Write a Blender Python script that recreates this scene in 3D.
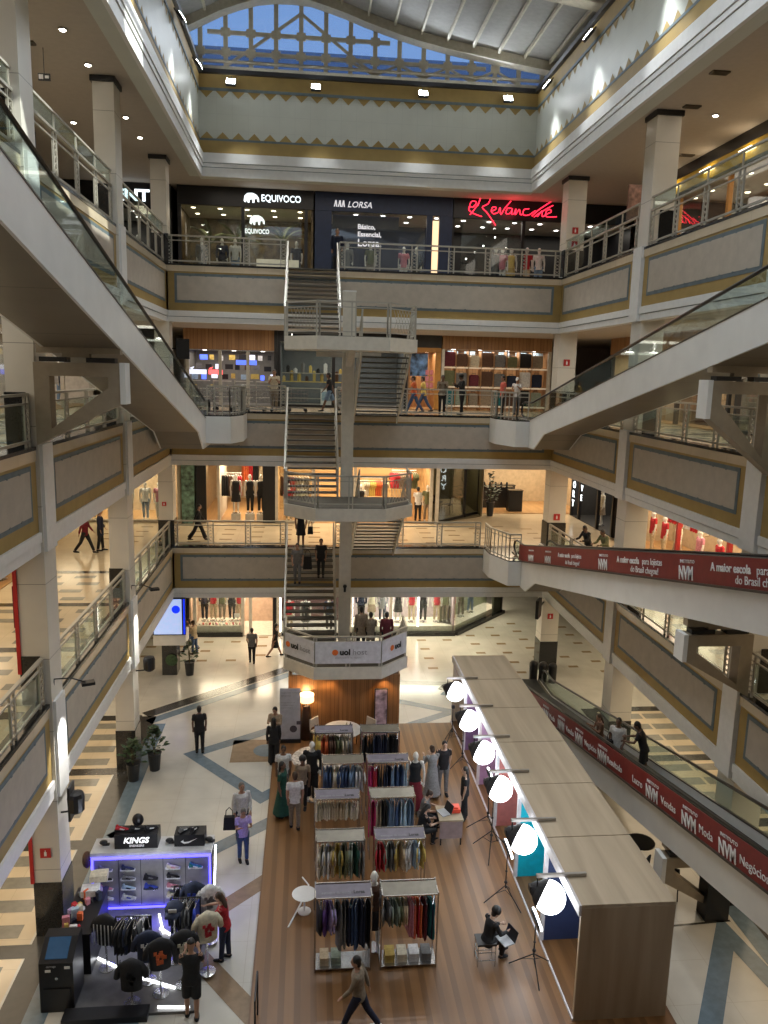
import bpy, bmesh, math, random
from mathutils import Vector, Matrix
random.seed(7)
for o in list(bpy.data.objects): bpy.data.objects.remove(o)
SC = bpy.context.scene
COL = SC.collection
PI = math.pi
# ------------------------------------------------------------------ camera
cd = bpy.data.cameras.new('camera'); cam = bpy.data.objects.new('camera', cd); COL.objects.link(cam)
cd.sensor_fit = 'HORIZONTAL'; cd.sensor_width = 36.0; cd.lens = 36.0 * 778.43 / 768.0
cd.clip_start = 0.05; cd.clip_end = 400
Fv = Vector((0.09788, 0.97974, -0.17473)); Rv = Vector((0.99517, -0.09498, 0.02488)); Uv = Rv.cross(Fv)
M = Matrix((Rv, Uv, -Fv)).transposed().to_4x4(); M.translation = Vector((0, 0, 12.0))
cam.matrix_world = M
SC.camera = cam
# ------------------------------------------------------------------ world, sun, exposure
SC.view_settings.view_transform = 'Standard'; SC.view_settings.look = 'None'
SC.view_settings.gamma = 1.0; SC.view_settings.use_curve_mapping = False
SC.view_settings.exposure = -0.08
W = bpy.data.worlds.new('sky'); SC.world = W; W.use_nodes = True
nt = W.node_tree; nt.nodes.clear()
wo = nt.nodes.new('ShaderNodeOutputWorld'); bg = nt.nodes.new('ShaderNodeBackground')
tc = nt.nodes.new('ShaderNodeTexCoord'); sp = nt.nodes.new('ShaderNodeSeparateXYZ'); cr = nt.nodes.new('ShaderNodeValToRGB')
nt.links.new(tc.outputs['Generated'], sp.inputs[0]); nt.links.new(sp.outputs['Z'], cr.inputs['Fac'])
cr.color_ramp.elements[0].position = 0.0; cr.color_ramp.elements[0].color = (0.50, 0.56, 0.66, 1)
cr.color_ramp.elements[1].position = 0.7; cr.color_ramp.elements[1].color = (0.36, 0.46, 0.64, 1)
bg.inputs['Strength'].default_value = 1.7
nt.links.new(cr.outputs[0], bg.inputs[0]); nt.links.new(bg.outputs[0], wo.inputs[0])
def light(name, kind, loc, energy, color=(1, 1, 1), size=1.0, size_y=None, rot=None, spot=None):
    l = bpy.data.lights.new(name, kind); l.energy = energy; l.color = color
    if kind == 'AREA':
        l.size = size
        if size_y: l.shape = 'RECTANGLE'; l.size_y = size_y
    elif kind == 'SUN': l.angle = size
    else: l.shadow_soft_size = size
    if spot: l.spot_size = spot; l.spot_blend = 0.6
    o = bpy.data.objects.new(name, l); COL.objects.link(o); o.location = loc
    if rot is not None: o.rotation_euler = rot
    return o
SUNDIR = Vector((-0.75, 0.33, -0.52)).normalized()
sun = light('sun', 'SUN', (10, -10, 40), 9.0, (1.0, 0.96, 0.90), 0.01)
sun.rotation_euler = SUNDIR.to_track_quat('-Z', 'Y').to_euler()
FLOOD_W = 1000
WARM = (1.0, 0.80, 0.55); NEUT = (1.0, 0.90, 0.76); COOL = (0.80, 0.90, 1.0)
# unseen area lamps added to stand in for roof and end window daylight
light('skylight_fill', 'AREA', (2.2, 11.8, 23.2), 860, (0.86, 0.93, 1.0), 10.5, 11.0)
light('end_window_fill', 'AREA', (2.2, 29.6, 23.1), 200, (0.86, 0.93, 1.0), 10.0, 1.4, rot=(math.radians(-55), 0, 0))
# rows of ceiling lamps under each walkway
for zc, e, col_ in ((4.98 - 1.9, 150, WARM), (10.44 - 2.15, 150, WARM), (15.74 - 2.15, 140, NEUT), (19.35, 90, NEUT)):
    light('walkway_light_back', 'AREA', (2.2, 32.4, zc), e * 1.6, col_, 13.0, 2.2)
    light('walkway_light_left', 'AREA', (-7.2, 19.0, zc), e * 1.5, col_, 1.8, 20.0)
    light('walkway_light_right', 'AREA', (11.4, 19.0, zc), e * 1.5, col_, 1.8, 20.0)
# ------------------------------------------------------------------ materials
_mats = {}
def pm(name, col, rough=0.5, metal=0.0, var=0.06, scale=6.0, bump=0.0, emit=None, es=1.0, spec=None, trans=0.0, coat=0.0, stretch=None):
    if name in _mats: return _mats[name]
    m = bpy.data.materials.new(name); m.use_nodes = True; t = m.node_tree; b = t.nodes['Principled BSDF']
    b.inputs['Roughness'].default_value = rough; b.inputs['Metallic'].default_value = metal
    if spec is not None: b.inputs['Specular IOR Level'].default_value = spec
    if coat: b.inputs['Coat Weight'].default_value = coat
    if trans:
        b.inputs['Transmission Weight'].default_value = trans
    c = t.nodes.new('ShaderNodeTexCoord'); n = t.nodes.new('ShaderNodeTexNoise'); n.inputs['Scale'].default_value = scale
    n.inputs['Detail'].default_value = 4
    src = c.outputs['Object']
    if stretch:
        mp = t.nodes.new('ShaderNodeMapping'); mp.inputs['Scale'].default_value = stretch
        t.links.new(src, mp.inputs[0]); src = mp.outputs[0]
    t.links.new(src, n.inputs['Vector'])
    r = t.nodes.new('ShaderNodeValToRGB'); r.color_ramp.elements[0].position = 0.3; r.color_ramp.elements[1].position = 0.7
    lo = [max(0, x * (1 - var * 2)) for x in col[:3]]; hi = [min(1, x * (1 + var * 2)) for x in col[:3]]
    r.color_ramp.elements[0].color = (*lo, 1); r.color_ramp.elements[1].color = (*hi, 1)
    t.links.new(n.outputs['Fac'], r.inputs[0]); t.links.new(r.outputs[0], b.inputs['Base Color'])
    if bump:
        bp = t.nodes.new('ShaderNodeBump'); bp.inputs['Strength'].default_value = bump; bp.inputs['Distance'].default_value = 0.02
        t.links.new(n.outputs['Fac'], bp.inputs['Height']); t.links.new(bp.outputs[0], b.inputs['Normal'])
    if emit:
        b.inputs['Emission Color'].default_value = (*emit, 1); b.inputs['Emission Strength'].default_value = es
    _mats[name] = m; return m
def grid_mat(name, col, line, size, lw=0.006, rough=0.2, axes='XY', var=0.03, coat=0.0):
    """tiles or panels with thin joints (world aligned through object coordinates)"""
    m = pm(name, col, rough, var=var, scale=1.3, coat=coat); t = m.node_tree; b = t.nodes['Principled BSDF']
    old = b.inputs['Base Color'].links[0].from_socket
    br = t.nodes.new('ShaderNodeTexBrick'); br.offset = 0; br.inputs['Mortar Size'].default_value = lw
    br.inputs['Brick Width'].default_value = size[0]; br.inputs['Row Height'].default_value = size[1]; br.inputs['Scale'].default_value = 1
    br.inputs['Color1'].default_value = (0, 0, 0, 1); br.inputs['Color2'].default_value = (0, 0, 0, 1); br.inputs['Mortar'].default_value = (1, 1, 1, 1)
    g = t.nodes.new('ShaderNodeNewGeometry'); s = t.nodes.new('ShaderNodeSeparateXYZ'); k = t.nodes.new('ShaderNodeCombineXYZ')
    t.links.new(g.outputs['Position'], s.inputs[0]); t.links.new(s.outputs[axes[0]], k.inputs[0]); t.links.new(s.outputs[axes[1]], k.inputs[1])
    t.links.new(k.outputs[0], br.inputs['Vector'])
    mx = t.nodes.new('ShaderNodeMix'); mx.data_type = 'RGBA'; t.links.new(br.outputs['Color'], mx.inputs['Factor'])
    t.links.new(old, mx.inputs['A']); mx.inputs['B'].default_value = (*line, 1); t.links.new(mx.outputs['Result'], b.inputs['Base Color'])
    return m
def wood_mat(name, c1, c2, axis='Z', period=0.12, rough=0.4, grain=14, plank=None, pk=0.45):
    """wood grain running along one axis"""
    m = bpy.data.materials.new(name); m.use_nodes = True; t = m.node_tree; b = t.nodes['Principled BSDF']; b.inputs['Roughness'].default_value = rough
    g = t.nodes.new('ShaderNodeNewGeometry'); mp = t.nodes.new('ShaderNodeMapping')
    s = {'X': (0.35, grain, grain), 'Y': (grain, 0.35, grain), 'Z': (grain, grain, 0.35)}[axis]
    mp.inputs['Scale'].default_value = s; t.links.new(g.outputs['Position'], mp.inputs[0])
    n = t.nodes.new('ShaderNodeTexNoise'); n.inputs['Scale'].default_value = 0.6; n.inputs['Detail'].default_value = 5; n.inputs['Distortion'].default_value = 0.6
    t.links.new(mp.outputs[0], n.inputs['Vector'])
    r = t.nodes.new('ShaderNodeValToRGB'); r.color_ramp.elements[0].position = 0.35; r.color_ramp.elements[1].position = 0.68
    r.color_ramp.elements[0].color = (*c1, 1); r.color_ramp.elements[1].color = (*c2, 1)
    t.links.new(n.outputs['Fac'], r.inputs[0]); out = r.outputs[0]
    if plank:
        s2 = t.nodes.new('ShaderNodeSeparateXYZ'); t.links.new(g.outputs['Position'], s2.inputs[0])
        mod = t.nodes.new('ShaderNodeMath'); mod.operation = 'MODULO'; mod.inputs[1].default_value = plank[1]
        add = t.nodes.new('ShaderNodeMath'); add.operation = 'ADD'; add.inputs[1].default_value = 100.0
        t.links.new(s2.outputs[plank[0]], add.inputs[0]); t.links.new(add.outputs[0], mod.inputs[0])
        lt = t.nodes.new('ShaderNodeMath'); lt.operation = 'LESS_THAN'; lt.inputs[1].default_value = plank[2]
        t.links.new(mod.outputs[0], lt.inputs[0])
        mx = t.nodes.new('ShaderNodeMix'); mx.data_type = 'RGBA'; t.links.new(lt.outputs[0], mx.inputs['Factor'])
        t.links.new(out, mx.inputs['A']); mx.inputs['B'].default_value = (*[x * pk for x in c1], 1); out = mx.outputs['Result']
    t.links.new(out, b.inputs['Base Color']); _mats[name] = m; return m
def glass_mat(name, col=(0.9, 0.97, 0.95), alpha=0.12, rough=0.03):
    m = bpy.data.materials.new(name); m.use_nodes = True; t = m.node_tree; t.nodes.remove(t.nodes['Principled BSDF'])
    o = [n for n in t.nodes if n.type == 'OUTPUT_MATERIAL'][0]
    tr = t.nodes.new('ShaderNodeBsdfTransparent'); tr.inputs[0].default_value = (*col, 1)
    gl = t.nodes.new('ShaderNodeBsdfGlossy'); gl.inputs['Roughness'].default_value = rough
    n = t.nodes.new('ShaderNodeTexNoise'); n.inputs['Scale'].default_value = 2.0
    ml = t.nodes.new('ShaderNodeMath'); ml.operation = 'MULTIPLY_ADD'; ml.inputs[1].default_value = alpha * 0.3; ml.inputs[2].default_value = alpha * 0.5
    lw = t.nodes.new('ShaderNodeLayerWeight'); lw.inputs['Blend'].default_value = 0.25
    ad = t.nodes.new('ShaderNodeMath'); ad.operation = 'MULTIPLY_ADD'; ad.inputs[1].default_value = alpha * 2.2
    t.links.new(n.outputs['Fac'], ml.inputs[0]); t.links.new(lw.outputs['Fresnel'], ad.inputs[0]); t.links.new(ml.outputs[0], ad.inputs[2])
    mx = t.nodes.new('ShaderNodeMixShader'); t.links.new(ad.outputs[0], mx.inputs[0]); t.links.new(tr.outputs[0], mx.inputs[1]); t.links.new(gl.outputs[0], mx.inputs[2])
    t.links.new(mx.outputs[0], o.inputs['Surface']); _mats[name] = m; return m
def emis(name, col, s):
    return pm(name, [c * 0.8 for c in col], 0.5, emit=col, es=s)
white = pm('white_panel', (0.80, 0.80, 0.77), 0.3, var=0.02, scale=2)
cream_col = grid_mat('column_panel', (0.70, 0.67, 0.60), (0.25, 0.23, 0.2), (50, 1.55), 0.006, 0.4, 'XZ', 0.03)
cornice_m = pm('cornice_white', (0.80, 0.80, 0.78), 0.5, var=0.02)
beige = pm('beige_paint', (0.37, 0.255, 0.085), 0.6, var=0.04, scale=3)
blueband = pm('blue_grey_paint', (0.13, 0.17, 0.19), 0.6)
ORDN = ['first','second','third','fourth','fifth','sixth','seventh','eighth','ninth','tenth','eleventh','twelfth','thirteenth','fourteenth','fifteenth','sixteenth','seventeenth','eighteenth','nineteenth','twentieth'] + ['twenty-'+w for w in ('first','second','third','fourth','fifth','sixth','seventh','eighth','ninth')]
inset_m = pm('mottled_plaster', (0.47, 0.42, 0.35), 0.7, var=0.035, scale=4, bump=0.05)
upper_m = grid_mat('upper_plaster', (0.60, 0.62, 0.56), (0.54, 0.56, 0.51), (0.55, 0.55), 0.006, 0.4, 'XZ', 0.02)
ceil_m = pm('ceiling_paint', (0.50, 0.45, 0.40), 0.8, var=0.02)
dark_m = pm('black_metal', (0.012, 0.012, 0.014), 0.4)
granite = pm('black_granite', (0.018, 0.018, 0.018), 0.15, var=0.4, scale=40)
steel = pm('painted_rail', (0.42, 0.40, 0.34), 0.4, 0.2, var=0.03)
chrome = pm('brushed_chrome', (0.55, 0.55, 0.55), 0.25, 0.9, var=0.05)
rubber = pm('black_rubber', (0.01, 0.01, 0.011), 0.35)
taupe = pm('taupe_soffit', (0.20, 0.17, 0.125), 0.45, var=0.03)
taupe_l = pm('taupe_bracket', (0.34, 0.28, 0.2), 0.5, var=0.04)
glass = glass_mat('clear_glass')
shopglass = glass_mat('shop_glass', (0.93, 0.97, 0.97), 0.10)
red_m = pm('banner_red', (0.21, 0.022, 0.020), 0.5, var=0.05)
wht_txt = pm('white_lettering', (0.8, 0.8, 0.8), 0.5)
floor_c = grid_mat('cream_stone', (0.57, 0.55, 0.49), (0.45, 0.41, 0.34), (1.2, 1.15), 0.004, 0.16, 'XY', 0.04)
floor_w = grid_mat('warm_cream_stone', (0.62, 0.52, 0.37), (0.45, 0.37, 0.26), (0.95, 0.85), 0.004, 0.18, 'XY', 0.04)
tile_brown = pm('brown_tile', (0.30, 0.22, 0.13), 0.2)
tile_grey = pm('grey_tile', (0.24, 0.23, 0.195), 0.2)
tile_dark = pm('dark_grey_tile', (0.042, 0.040, 0.036), 0.18)
tile_blue = pm('blue_grey_tile', (0.145, 0.20, 0.245), 0.2)
tile_tan = pm('tan_tile', (0.27, 0.19, 0.12), 0.2)
wood_deck = wood_mat('deck_wood', (0.170, 0.080, 0.027), (0.245, 0.122, 0.046), 'Y', rough=0.38, grain=5, plank=('X', 0.31, 0.12), pk=0.87)
wood_box = wood_mat('booth_oak', (0.33, 0.25, 0.165), (0.45, 0.355, 0.245), 'Z', rough=0.5, grain=5)
wood_boxy = wood_mat('booth_oak_roof', (0.38, 0.305, 0.21), (0.50, 0.41, 0.295), 'Y', rough=0.5, grain=5)
wood_wall = wood_mat('walnut_slats', (0.16, 0.07, 0.022), (0.30, 0.145, 0.05), 'Z', rough=0.4, grain=8, plank=('X', 0.14, 0.012))
wood_shop = wood_mat('shop_wood', (0.27, 0.14, 0.06), (0.42, 0.23, 0.10), 'Z', rough=0.5, grain=8, plank=('X', 0.16, 0.012))
# ------------------------------------------------------------------ builders
BASE = {}
class MB:
    def __init__(s): s.v = []; s.f = []; s.m = []; s.c = 0
    def mat(s, i): s.c = i; return s
    def add(s, vs, fs):
        n = len(s.v); s.v += [tuple(v) for v in vs]
        for f in fs: s.f.append([i + n for i in f]); s.m.append(s.c)
        return s
    def box(s, x0, x1, y0, y1, z0, z1):
        return s.add([(x0,y0,z0),(x1,y0,z0),(x1,y1,z0),(x0,y1,z0),(x0,y0,z1),(x1,y0,z1),(x1,y1,z1),(x0,y1,z1)],
                     [(0,3,2,1),(4,5,6,7),(0,1,5,4),(1,2,6,5),(2,3,7,6),(3,0,4,7)])
    def obox(s, c, size, rot):
        R = rot if isinstance(rot, Matrix) else Matrix.Rotation(rot, 3, 'Z'); c = Vector(c); h = [x / 2 for x in size]
        vs = [c + R @ Vector((sx*h[0], sy*h[1], sz*h[2])) for sz in (-1,1) for sx,sy in ((-1,-1),(1,-1),(1,1),(-1,1))]
        return s.add(vs, [(0,3,2,1),(4,5,6,7),(0,1,5,4),(1,2,6,5),(2,3,7,6),(3,0,4,7)])
    def bar(s, p, q, w, h):
        """rectangular bar from p to q"""
        p = Vector(p); q = Vector(q); d = q - p; L = d.length; d.normalize()
        up = Vector((0,0,1)) if abs(d.z) < 0.95 else Vector((0,1,0))
        x = d.cross(up).normalized(); z = x.cross(d)
        vs = [a + x*sx*w/2 + z*sz*h/2 for a in (p, q) for sx, sz in ((-1,-1),(1,-1),(1,1),(-1,1))]
        return s.add(vs, [(0,1,2,3),(7,6,5,4),(0,4,5,1),(1,5,6,2),(2,6,7,3),(3,7,4,0)])
    def path(s, pts, radii, n=8, cap=True):
        pts = [Vector(p) for p in pts]; k = len(pts)
        if not isinstance(radii, (list, tuple)) : radii = [radii] * k
        rings = []; ref = None
        for i, p in enumerate(pts):
            d = (pts[min(i+1,k-1)] - pts[max(i-1,0)])
            if d.length < 1e-9: d = Vector((0,0,1))
            d.normalize()
            if ref is None: ref = Vector((1,0,0)) if abs(d.x) < 0.8 else Vector((0,1,0))
            u = (ref - d * ref.dot(d)).normalized(); w = d.cross(u); ref = u
            r = radii[i]; ra, rb = r if isinstance(r, (list, tuple)) else (r, r)
            rings.append([p + u*ra*math.cos(2*PI*j/n) + w*rb*math.sin(2*PI*j/n) for j in range(n)])
        vs = [v for r in rings for v in r]; fs = []
        for i in range(k-1):
            for j in range(n): fs.append((i*n+j, i*n+(j+1)%n, (i+1)*n+(j+1)%n, (i+1)*n+j))
        if cap: fs.append(tuple(range(n))[::-1]); fs.append(tuple((k-1)*n+j for j in range(n)))
        return s.add(vs, fs)
    def tube(s, p, q, r, r2=None, n=8): return s.path([p, q], [r, r if r2 is None else r2], n)
    def poly(s, pts): return s.add(pts, [tuple(range(len(pts)))])
    def prism(s, pts, ax, a, b):
        n = len(pts)
        def P(u, v, w): return {'x': (w,u,v), 'y': (u,w,v), 'z': (u,v,w)}[ax]
        vs = [P(*p, a) for p in pts] + [P(*p, b) for p in pts]
        return s.add(vs, [tuple(range(n))[::-1], tuple(range(n,2*n))] + [(i,(i+1)%n,n+(i+1)%n,n+i) for i in range(n)])
    def lathe(s, prof, c=(0,0,0), n=16, axis='z', caps=True):
        vs = []; k = len(prof)
        for r, z in prof:
            for j in range(n):
                a = 2*PI*j/n; x, y = r*math.cos(a), r*math.sin(a)
                vs.append({'z': (c[0]+x, c[1]+y, c[2]+z), 'x': (c[0]+z, c[1]+x, c[2]+y), 'y': (c[0]+x, c[1]+z, c[2]+y)}[axis])
        fs = [(i*n+j, i*n+(j+1)%n, (i+1)*n+(j+1)%n, (i+1)*n+j) for i in range(k-1) for j in range(n)]
        if caps: fs += [tuple(range(n))[::-1], tuple((k-1)*n+j for j in range(n))]
        return s.add(vs, fs)
    def ball(s, c, r, n=12, m=8, zmin=-1.0, zmax=1.0):
        rx, ry, rz = r if isinstance(r, (list, tuple)) else (r, r, r)
        vs = []; a0 = math.asin(zmin); a1 = math.asin(zmax)
        for i in range(m+1):
            t = a0 + (a1-a0)*i/m
            for j in range(n):
                a = 2*PI*j/n; vs.append((c[0]+rx*math.cos(t)*math.cos(a), c[1]+ry*math.cos(t)*math.sin(a), c[2]+rz*math.sin(t)))
        fs = [(i*n+j, i*n+(j+1)%n, (i+1)*n+(j+1)%n, (i+1)*n+j) for i in range(m) for j in range(n)]
        fs += [tuple(range(n))[::-1], tuple(m*n+j for j in range(n))]
        return s.add(vs, fs)
    def mesh(s, name, mats, smooth=False, off=Vector((0,0,0))):
        me = bpy.data.meshes.new(name); me.from_pydata([tuple(Vector(v) - off) for v in s.v], [], s.f)
        for m in (mats if isinstance(mats, (list, tuple)) else [mats]): me.materials.append(m)
        me.polygons.foreach_set('material_index', s.m)
        if smooth: me.polygons.foreach_set('use_smooth', [True]*len(me.polygons))
        me.update()
        return me
    def build(s, name, mats, parent=None, smooth=False, at=None, fix=True):
        if parent is not None: off = BASE.get(parent.name, Vector((0,0,0)))
        elif at is not None: off = Vector(at)
        else:
            xs = [v[0] for v in s.v]; ys = [v[1] for v in s.v]; zs = [v[2] for v in s.v]
            off = Vector(((min(xs)+max(xs))/2, (min(ys)+max(ys))/2, min(zs)))
        me = s.mesh(name, mats, smooth, off)
        if fix:
            bm = bmesh.new(); bm.from_mesh(me); bmesh.ops.recalc_face_normals(bm, faces=bm.faces); bm.to_mesh(me); bm.free()
        o = bpy.data.objects.new(name, me); COL.objects.link(o)
        if parent is not None: o.parent = parent; BASE[o.name] = off
        else: o.location = off; BASE[o.name] = off
        return o
def tag(o, label, cat, group=None, kind=None):
    o['label'] = label
    if cat: o['category'] = cat
    if group: o['group'] = group
    if kind: o['kind'] = kind
    return o
def struct(o, label=None):
    o['kind'] = 'structure'
    if label: o['label'] = label
    return o
def thing(name, label, cat, at=(0,0,0), group=None):
    o = bpy.data.objects.new(name, None); COL.objects.link(o); o.empty_display_size = 0.2
    o.location = at; BASE[o.name] = Vector(at)
    return tag(o, label, cat, group)
def link_mesh(name, me, parent=None, loc=(0,0,0), rz=0.0, sc=None, mats=None):
    o = bpy.data.objects.new(name, me); COL.objects.link(o); o.location = loc; o.rotation_euler = (0,0,rz)
    if sc: o.scale = sc if isinstance(sc, (tuple, list)) else (sc, sc, sc)
    if parent is not None: o.parent = parent
    if mats:
        for i, m in enumerate(mats):
            if i < len(o.material_slots) and m: o.material_slots[i].link = 'OBJECT'; o.material_slots[i].material = m
    return o
KIDS = {}
def kids(o):
    return [c for c in bpy.data.objects if c.parent == o]
def copy_tree(o, parent=None, table=None):
    if table is None:
        table = {}
        for c in COL.objects:
            if c.parent: table.setdefault(c.parent.name, []).append(c)
    c = o.copy(); COL.objects.link(c); c.parent = parent
    for ch in table.get(o.name, []): copy_tree(ch, c, table)
    return c
def text_mesh(txt, size, depth=0.01, bold=0.0, align='LEFT', shear=0.0, space=1.0):
    cu = bpy.data.curves.new('lettering', 'FONT'); cu.body = txt; cu.size = size; cu.extrude = depth; cu.offset = bold; cu.align_x = align; cu.shear = shear; cu.space_character = space
    cu.resolution_u = 3
    o = bpy.data.objects.new('lettering', cu); me = bpy.data.meshes.new_from_object(o); bpy.data.objects.remove(o)
    return me
def text(txt, pos, right, up, size, mat, parent=None, depth=0.01, bold=0.0, align='LEFT', width=None, name='lettering', shear=0.0):
    me = text_mesh(txt, size, depth, bold, align, shear)
    r = Vector(right).normalized(); u = Vector(up).normalized(); n = r.cross(u)
    if width:
        xs = [v.co.x for v in me.vertices]; k = width / max(1e-6, max(xs)-min(xs))
        for v in me.vertices: v.co.x *= k
    off = BASE.get(parent.name, Vector((0,0,0))) if parent is not None else Vector((0,0,0))
    T = Matrix((r, u, n)).transposed().to_4x4(); T.translation = Vector(pos) - off
    me.transform(T); me.materials.clear(); me.materials.append(mat)
    o = bpy.data.objects.new(name, me); COL.objects.link(o)
    if parent is not None: o.parent = parent
    return o
def baked(mb, name, mats, voxel=0.014, it=4):
    """turn overlapping tapered volumes into one continuous skin"""
    me = mb.mesh(name, mats); o = bpy.data.objects.new(name, me); COL.objects.link(o)
    bm = bmesh.new(); bm.from_mesh(me); bmesh.ops.recalc_face_normals(bm, faces=bm.faces); bm.to_mesh(me); bm.free()
    r = o.modifiers.new('r', 'REMESH'); r.mode = 'VOXEL'; r.voxel_size = voxel; r.use_smooth_shade = True
    if it:
        sm = o.modifiers.new('s', 'SMOOTH'); sm.factor = 0.5; sm.iterations = it
    dg = bpy.context.evaluated_depsgraph_get(); dg.update()
    out = bpy.data.meshes.new_from_object(o.evaluated_get(dg)); bpy.data.objects.remove(o); bpy.data.meshes.remove(me)
    out.name = name; out.materials.clear()
    for m in (mats if isinstance(mats, (list, tuple)) else [mats]): out.materials.append(m)
    return out
# ================================================================== THE BUILDING
XL, XR, YB = -5.19, 9.60, 30.0
LV = [0.0, 5.22, 10.44, 15.74]
XWL, XWR, YW = -9.0, 13.2, 34.6
YN = -1.5
BAYS = [(-1.5, 0.9), (1.6, 8.1), (8.8, 15.4), (16.1, 22.5), (23.2, 30.0)]
COLY = [1.25, 8.45, 15.75, 22.85, 30.35]
# ground floor with its inlaid stone pattern
g = MB()
g.box(XWL-6, XWR+8, YN-6, 44, -0.3, 0.0)
def inlay(mb, pts, mi, z=0.004):
    mb.mat(mi); mb.poly([(x, y, z) for x, y in pts])
def strip(mb, p, q, w, mi, z=0.004):
    p = Vector((*p, 0)); q = Vector((*q, 0)); d = (q-p).normalized(); n = Vector((-d.y, d.x, 0))*w/2
    inlay(mb, [(p-n)[:2], (q-n)[:2], (q+n)[:2], (p+n)[:2]], mi, z)
def zig(mb, pts, w, mi, z=0.004):
    P = [Vector((*p, 0)) for p in pts]; n = []
    for i in range(len(P)):
        a = P[max(i-1,0)]; b = P[min(i+1,len(P)-1)]
        if 0 < i < len(P)-1:
            d1 = (P[i]-a).normalized(); d2 = (b-P[i]).normalized(); n1 = Vector((-d1.y,d1.x,0)); n2 = Vector((-d2.y,d2.x,0))
            k = (n1+n2).normalized(); n.append(k*(w/2)/max(0.3, k.dot(n1)))
        else:
            d = (b-a).normalized(); n.append(Vector((-d.y,d.x,0))*w/2)
    for i in range(len(P)-1):
        inlay(mb, [(P[i]-n[i])[:2], (P[i+1]-n[i+1])[:2], (P[i+1]+n[i+1])[:2], (P[i]+n[i])[:2]], mi, z)
# mats: 0 cream 1 warm 2 brown 3 grey 4 dark 5 blue 6 tan
inlay(g, [(-15, YN-6), (-5.75, YN-6), (-5.75, 26.0), (-15, 26.0)], 1, 0.002)
inlay(g, [(10.3, YN-6), (21, YN-6), (21, 26.0), (10.3, 26.0)], 1, 0.002)
for s, x0 in ((1, -5.7), (-1, 10.1)):
    inlay(g, [(x0, -6), (x0+0.5, -6), (x0+0.5, 26.2), (x0, 26.2)], 4)
    xb = x0+0.5 if s == 1 else x0-0.42
    inlay(g, [(xb, -6), (xb+0.42, -6), (xb+0.42, 25.6), (xb, 25.6)], 5)
for k in range(8):
    yb = 26.1 - 3.72*k
    for xa, xb in ((-9, -5.7), (10.6, 13.2)):
        inlay(g, [(xa, yb-0.2), (xb, yb-0.2), (xb, yb+0.2), (xa, yb+0.2)], 4)
    for j in range(4):
        y = yb - 0.62 - 0.83*j
        for cx in (-6.55, -8.2, 11.6, 12.7):
            inlay(g, [(cx-0.5, y-0.21), (cx+0.5, y-0.21), (cx+0.5, y+0.21), (cx-0.5, y+0.21)], 3)
strip(g, (-5.6, 26.3), (-0.3, 30.9), 0.5, 4); strip(g, (-5.4, 25.75), (-0.2, 30.3), 0.4, 5)
zig(g, [(-0.2, 25.6), (-3.55, 23.35), (-1.25, 20.65), (-0.3, 21.6)], 0.42, 5)
zig(g, [(-0.4, 19.9), (-3.2, 17.5), (-5.0, 19.2)], 0.42, 5)
zig(g, [(-0.5, 17.4), (-2.3, 15.6)], 0.42, 6); zig(g, [(-3.0, 15.6), (-0.2, 12.0)], 0.45, 6)
zig(g, [(-5.2, 11.5), (-3.4, 13.0), (-2.0, 11.0)], 0.5, 5)
inlay(g, [(-2.35, 22.75), (-0.6, 22.75), (-0.6, 24.25), (-2.35, 24.25)], 6)
inlay(g, [(-1.25+0.42*math.cos(a*PI/8), 23.5+0.42*math.sin(a*PI/8)) for a in range(16)], 5, 0.007)
zig(g, [(3.2, 27.25), (5.3, 26.15), (3.2, 24.9)], 0.36, 5)
strip(g, (3.0, 29.0), (6.6, 28.6), 0.4, 3)
strip(g, (5.2, 28.4), (9.6, 25.7), 0.5, 4); strip(g, (5.2, 27.85), (9.6, 25.2), 0.4, 5)
zig(g, [(6.75, 10.8), (9.3, 14.55), (9.75, 11.4)], 0.42, 5)
strip(g, (7.0, 14.75), (9.6, 14.9), 0.06, 4)
for i in range(-6, 14):
    for j in range(6):
        x = 0.45 + 1.2*i; y = 29.8 + 1.15*j + (0.0 if (i//2) % 2 else 0.57)
        if y < 31.0 + (0 if x > 2 else 0) and x < 4.2: continue
        if j % 3 == 2 and i % 4 == 1: continue
        inlay(g, [(x-0.21, y-0.11), (x+0.21, y-0.11), (x+0.21, y+0.11), (x-0.21, y+0.11)], 2)
struct(g.build('floor', [floor_c, floor_w, tile_brown, tile_grey, tile_dark, tile_blue, tile_tan], at=(0,0,0), fix=False), 'cream stone ground floor with blue grey chevron inlays')
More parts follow.
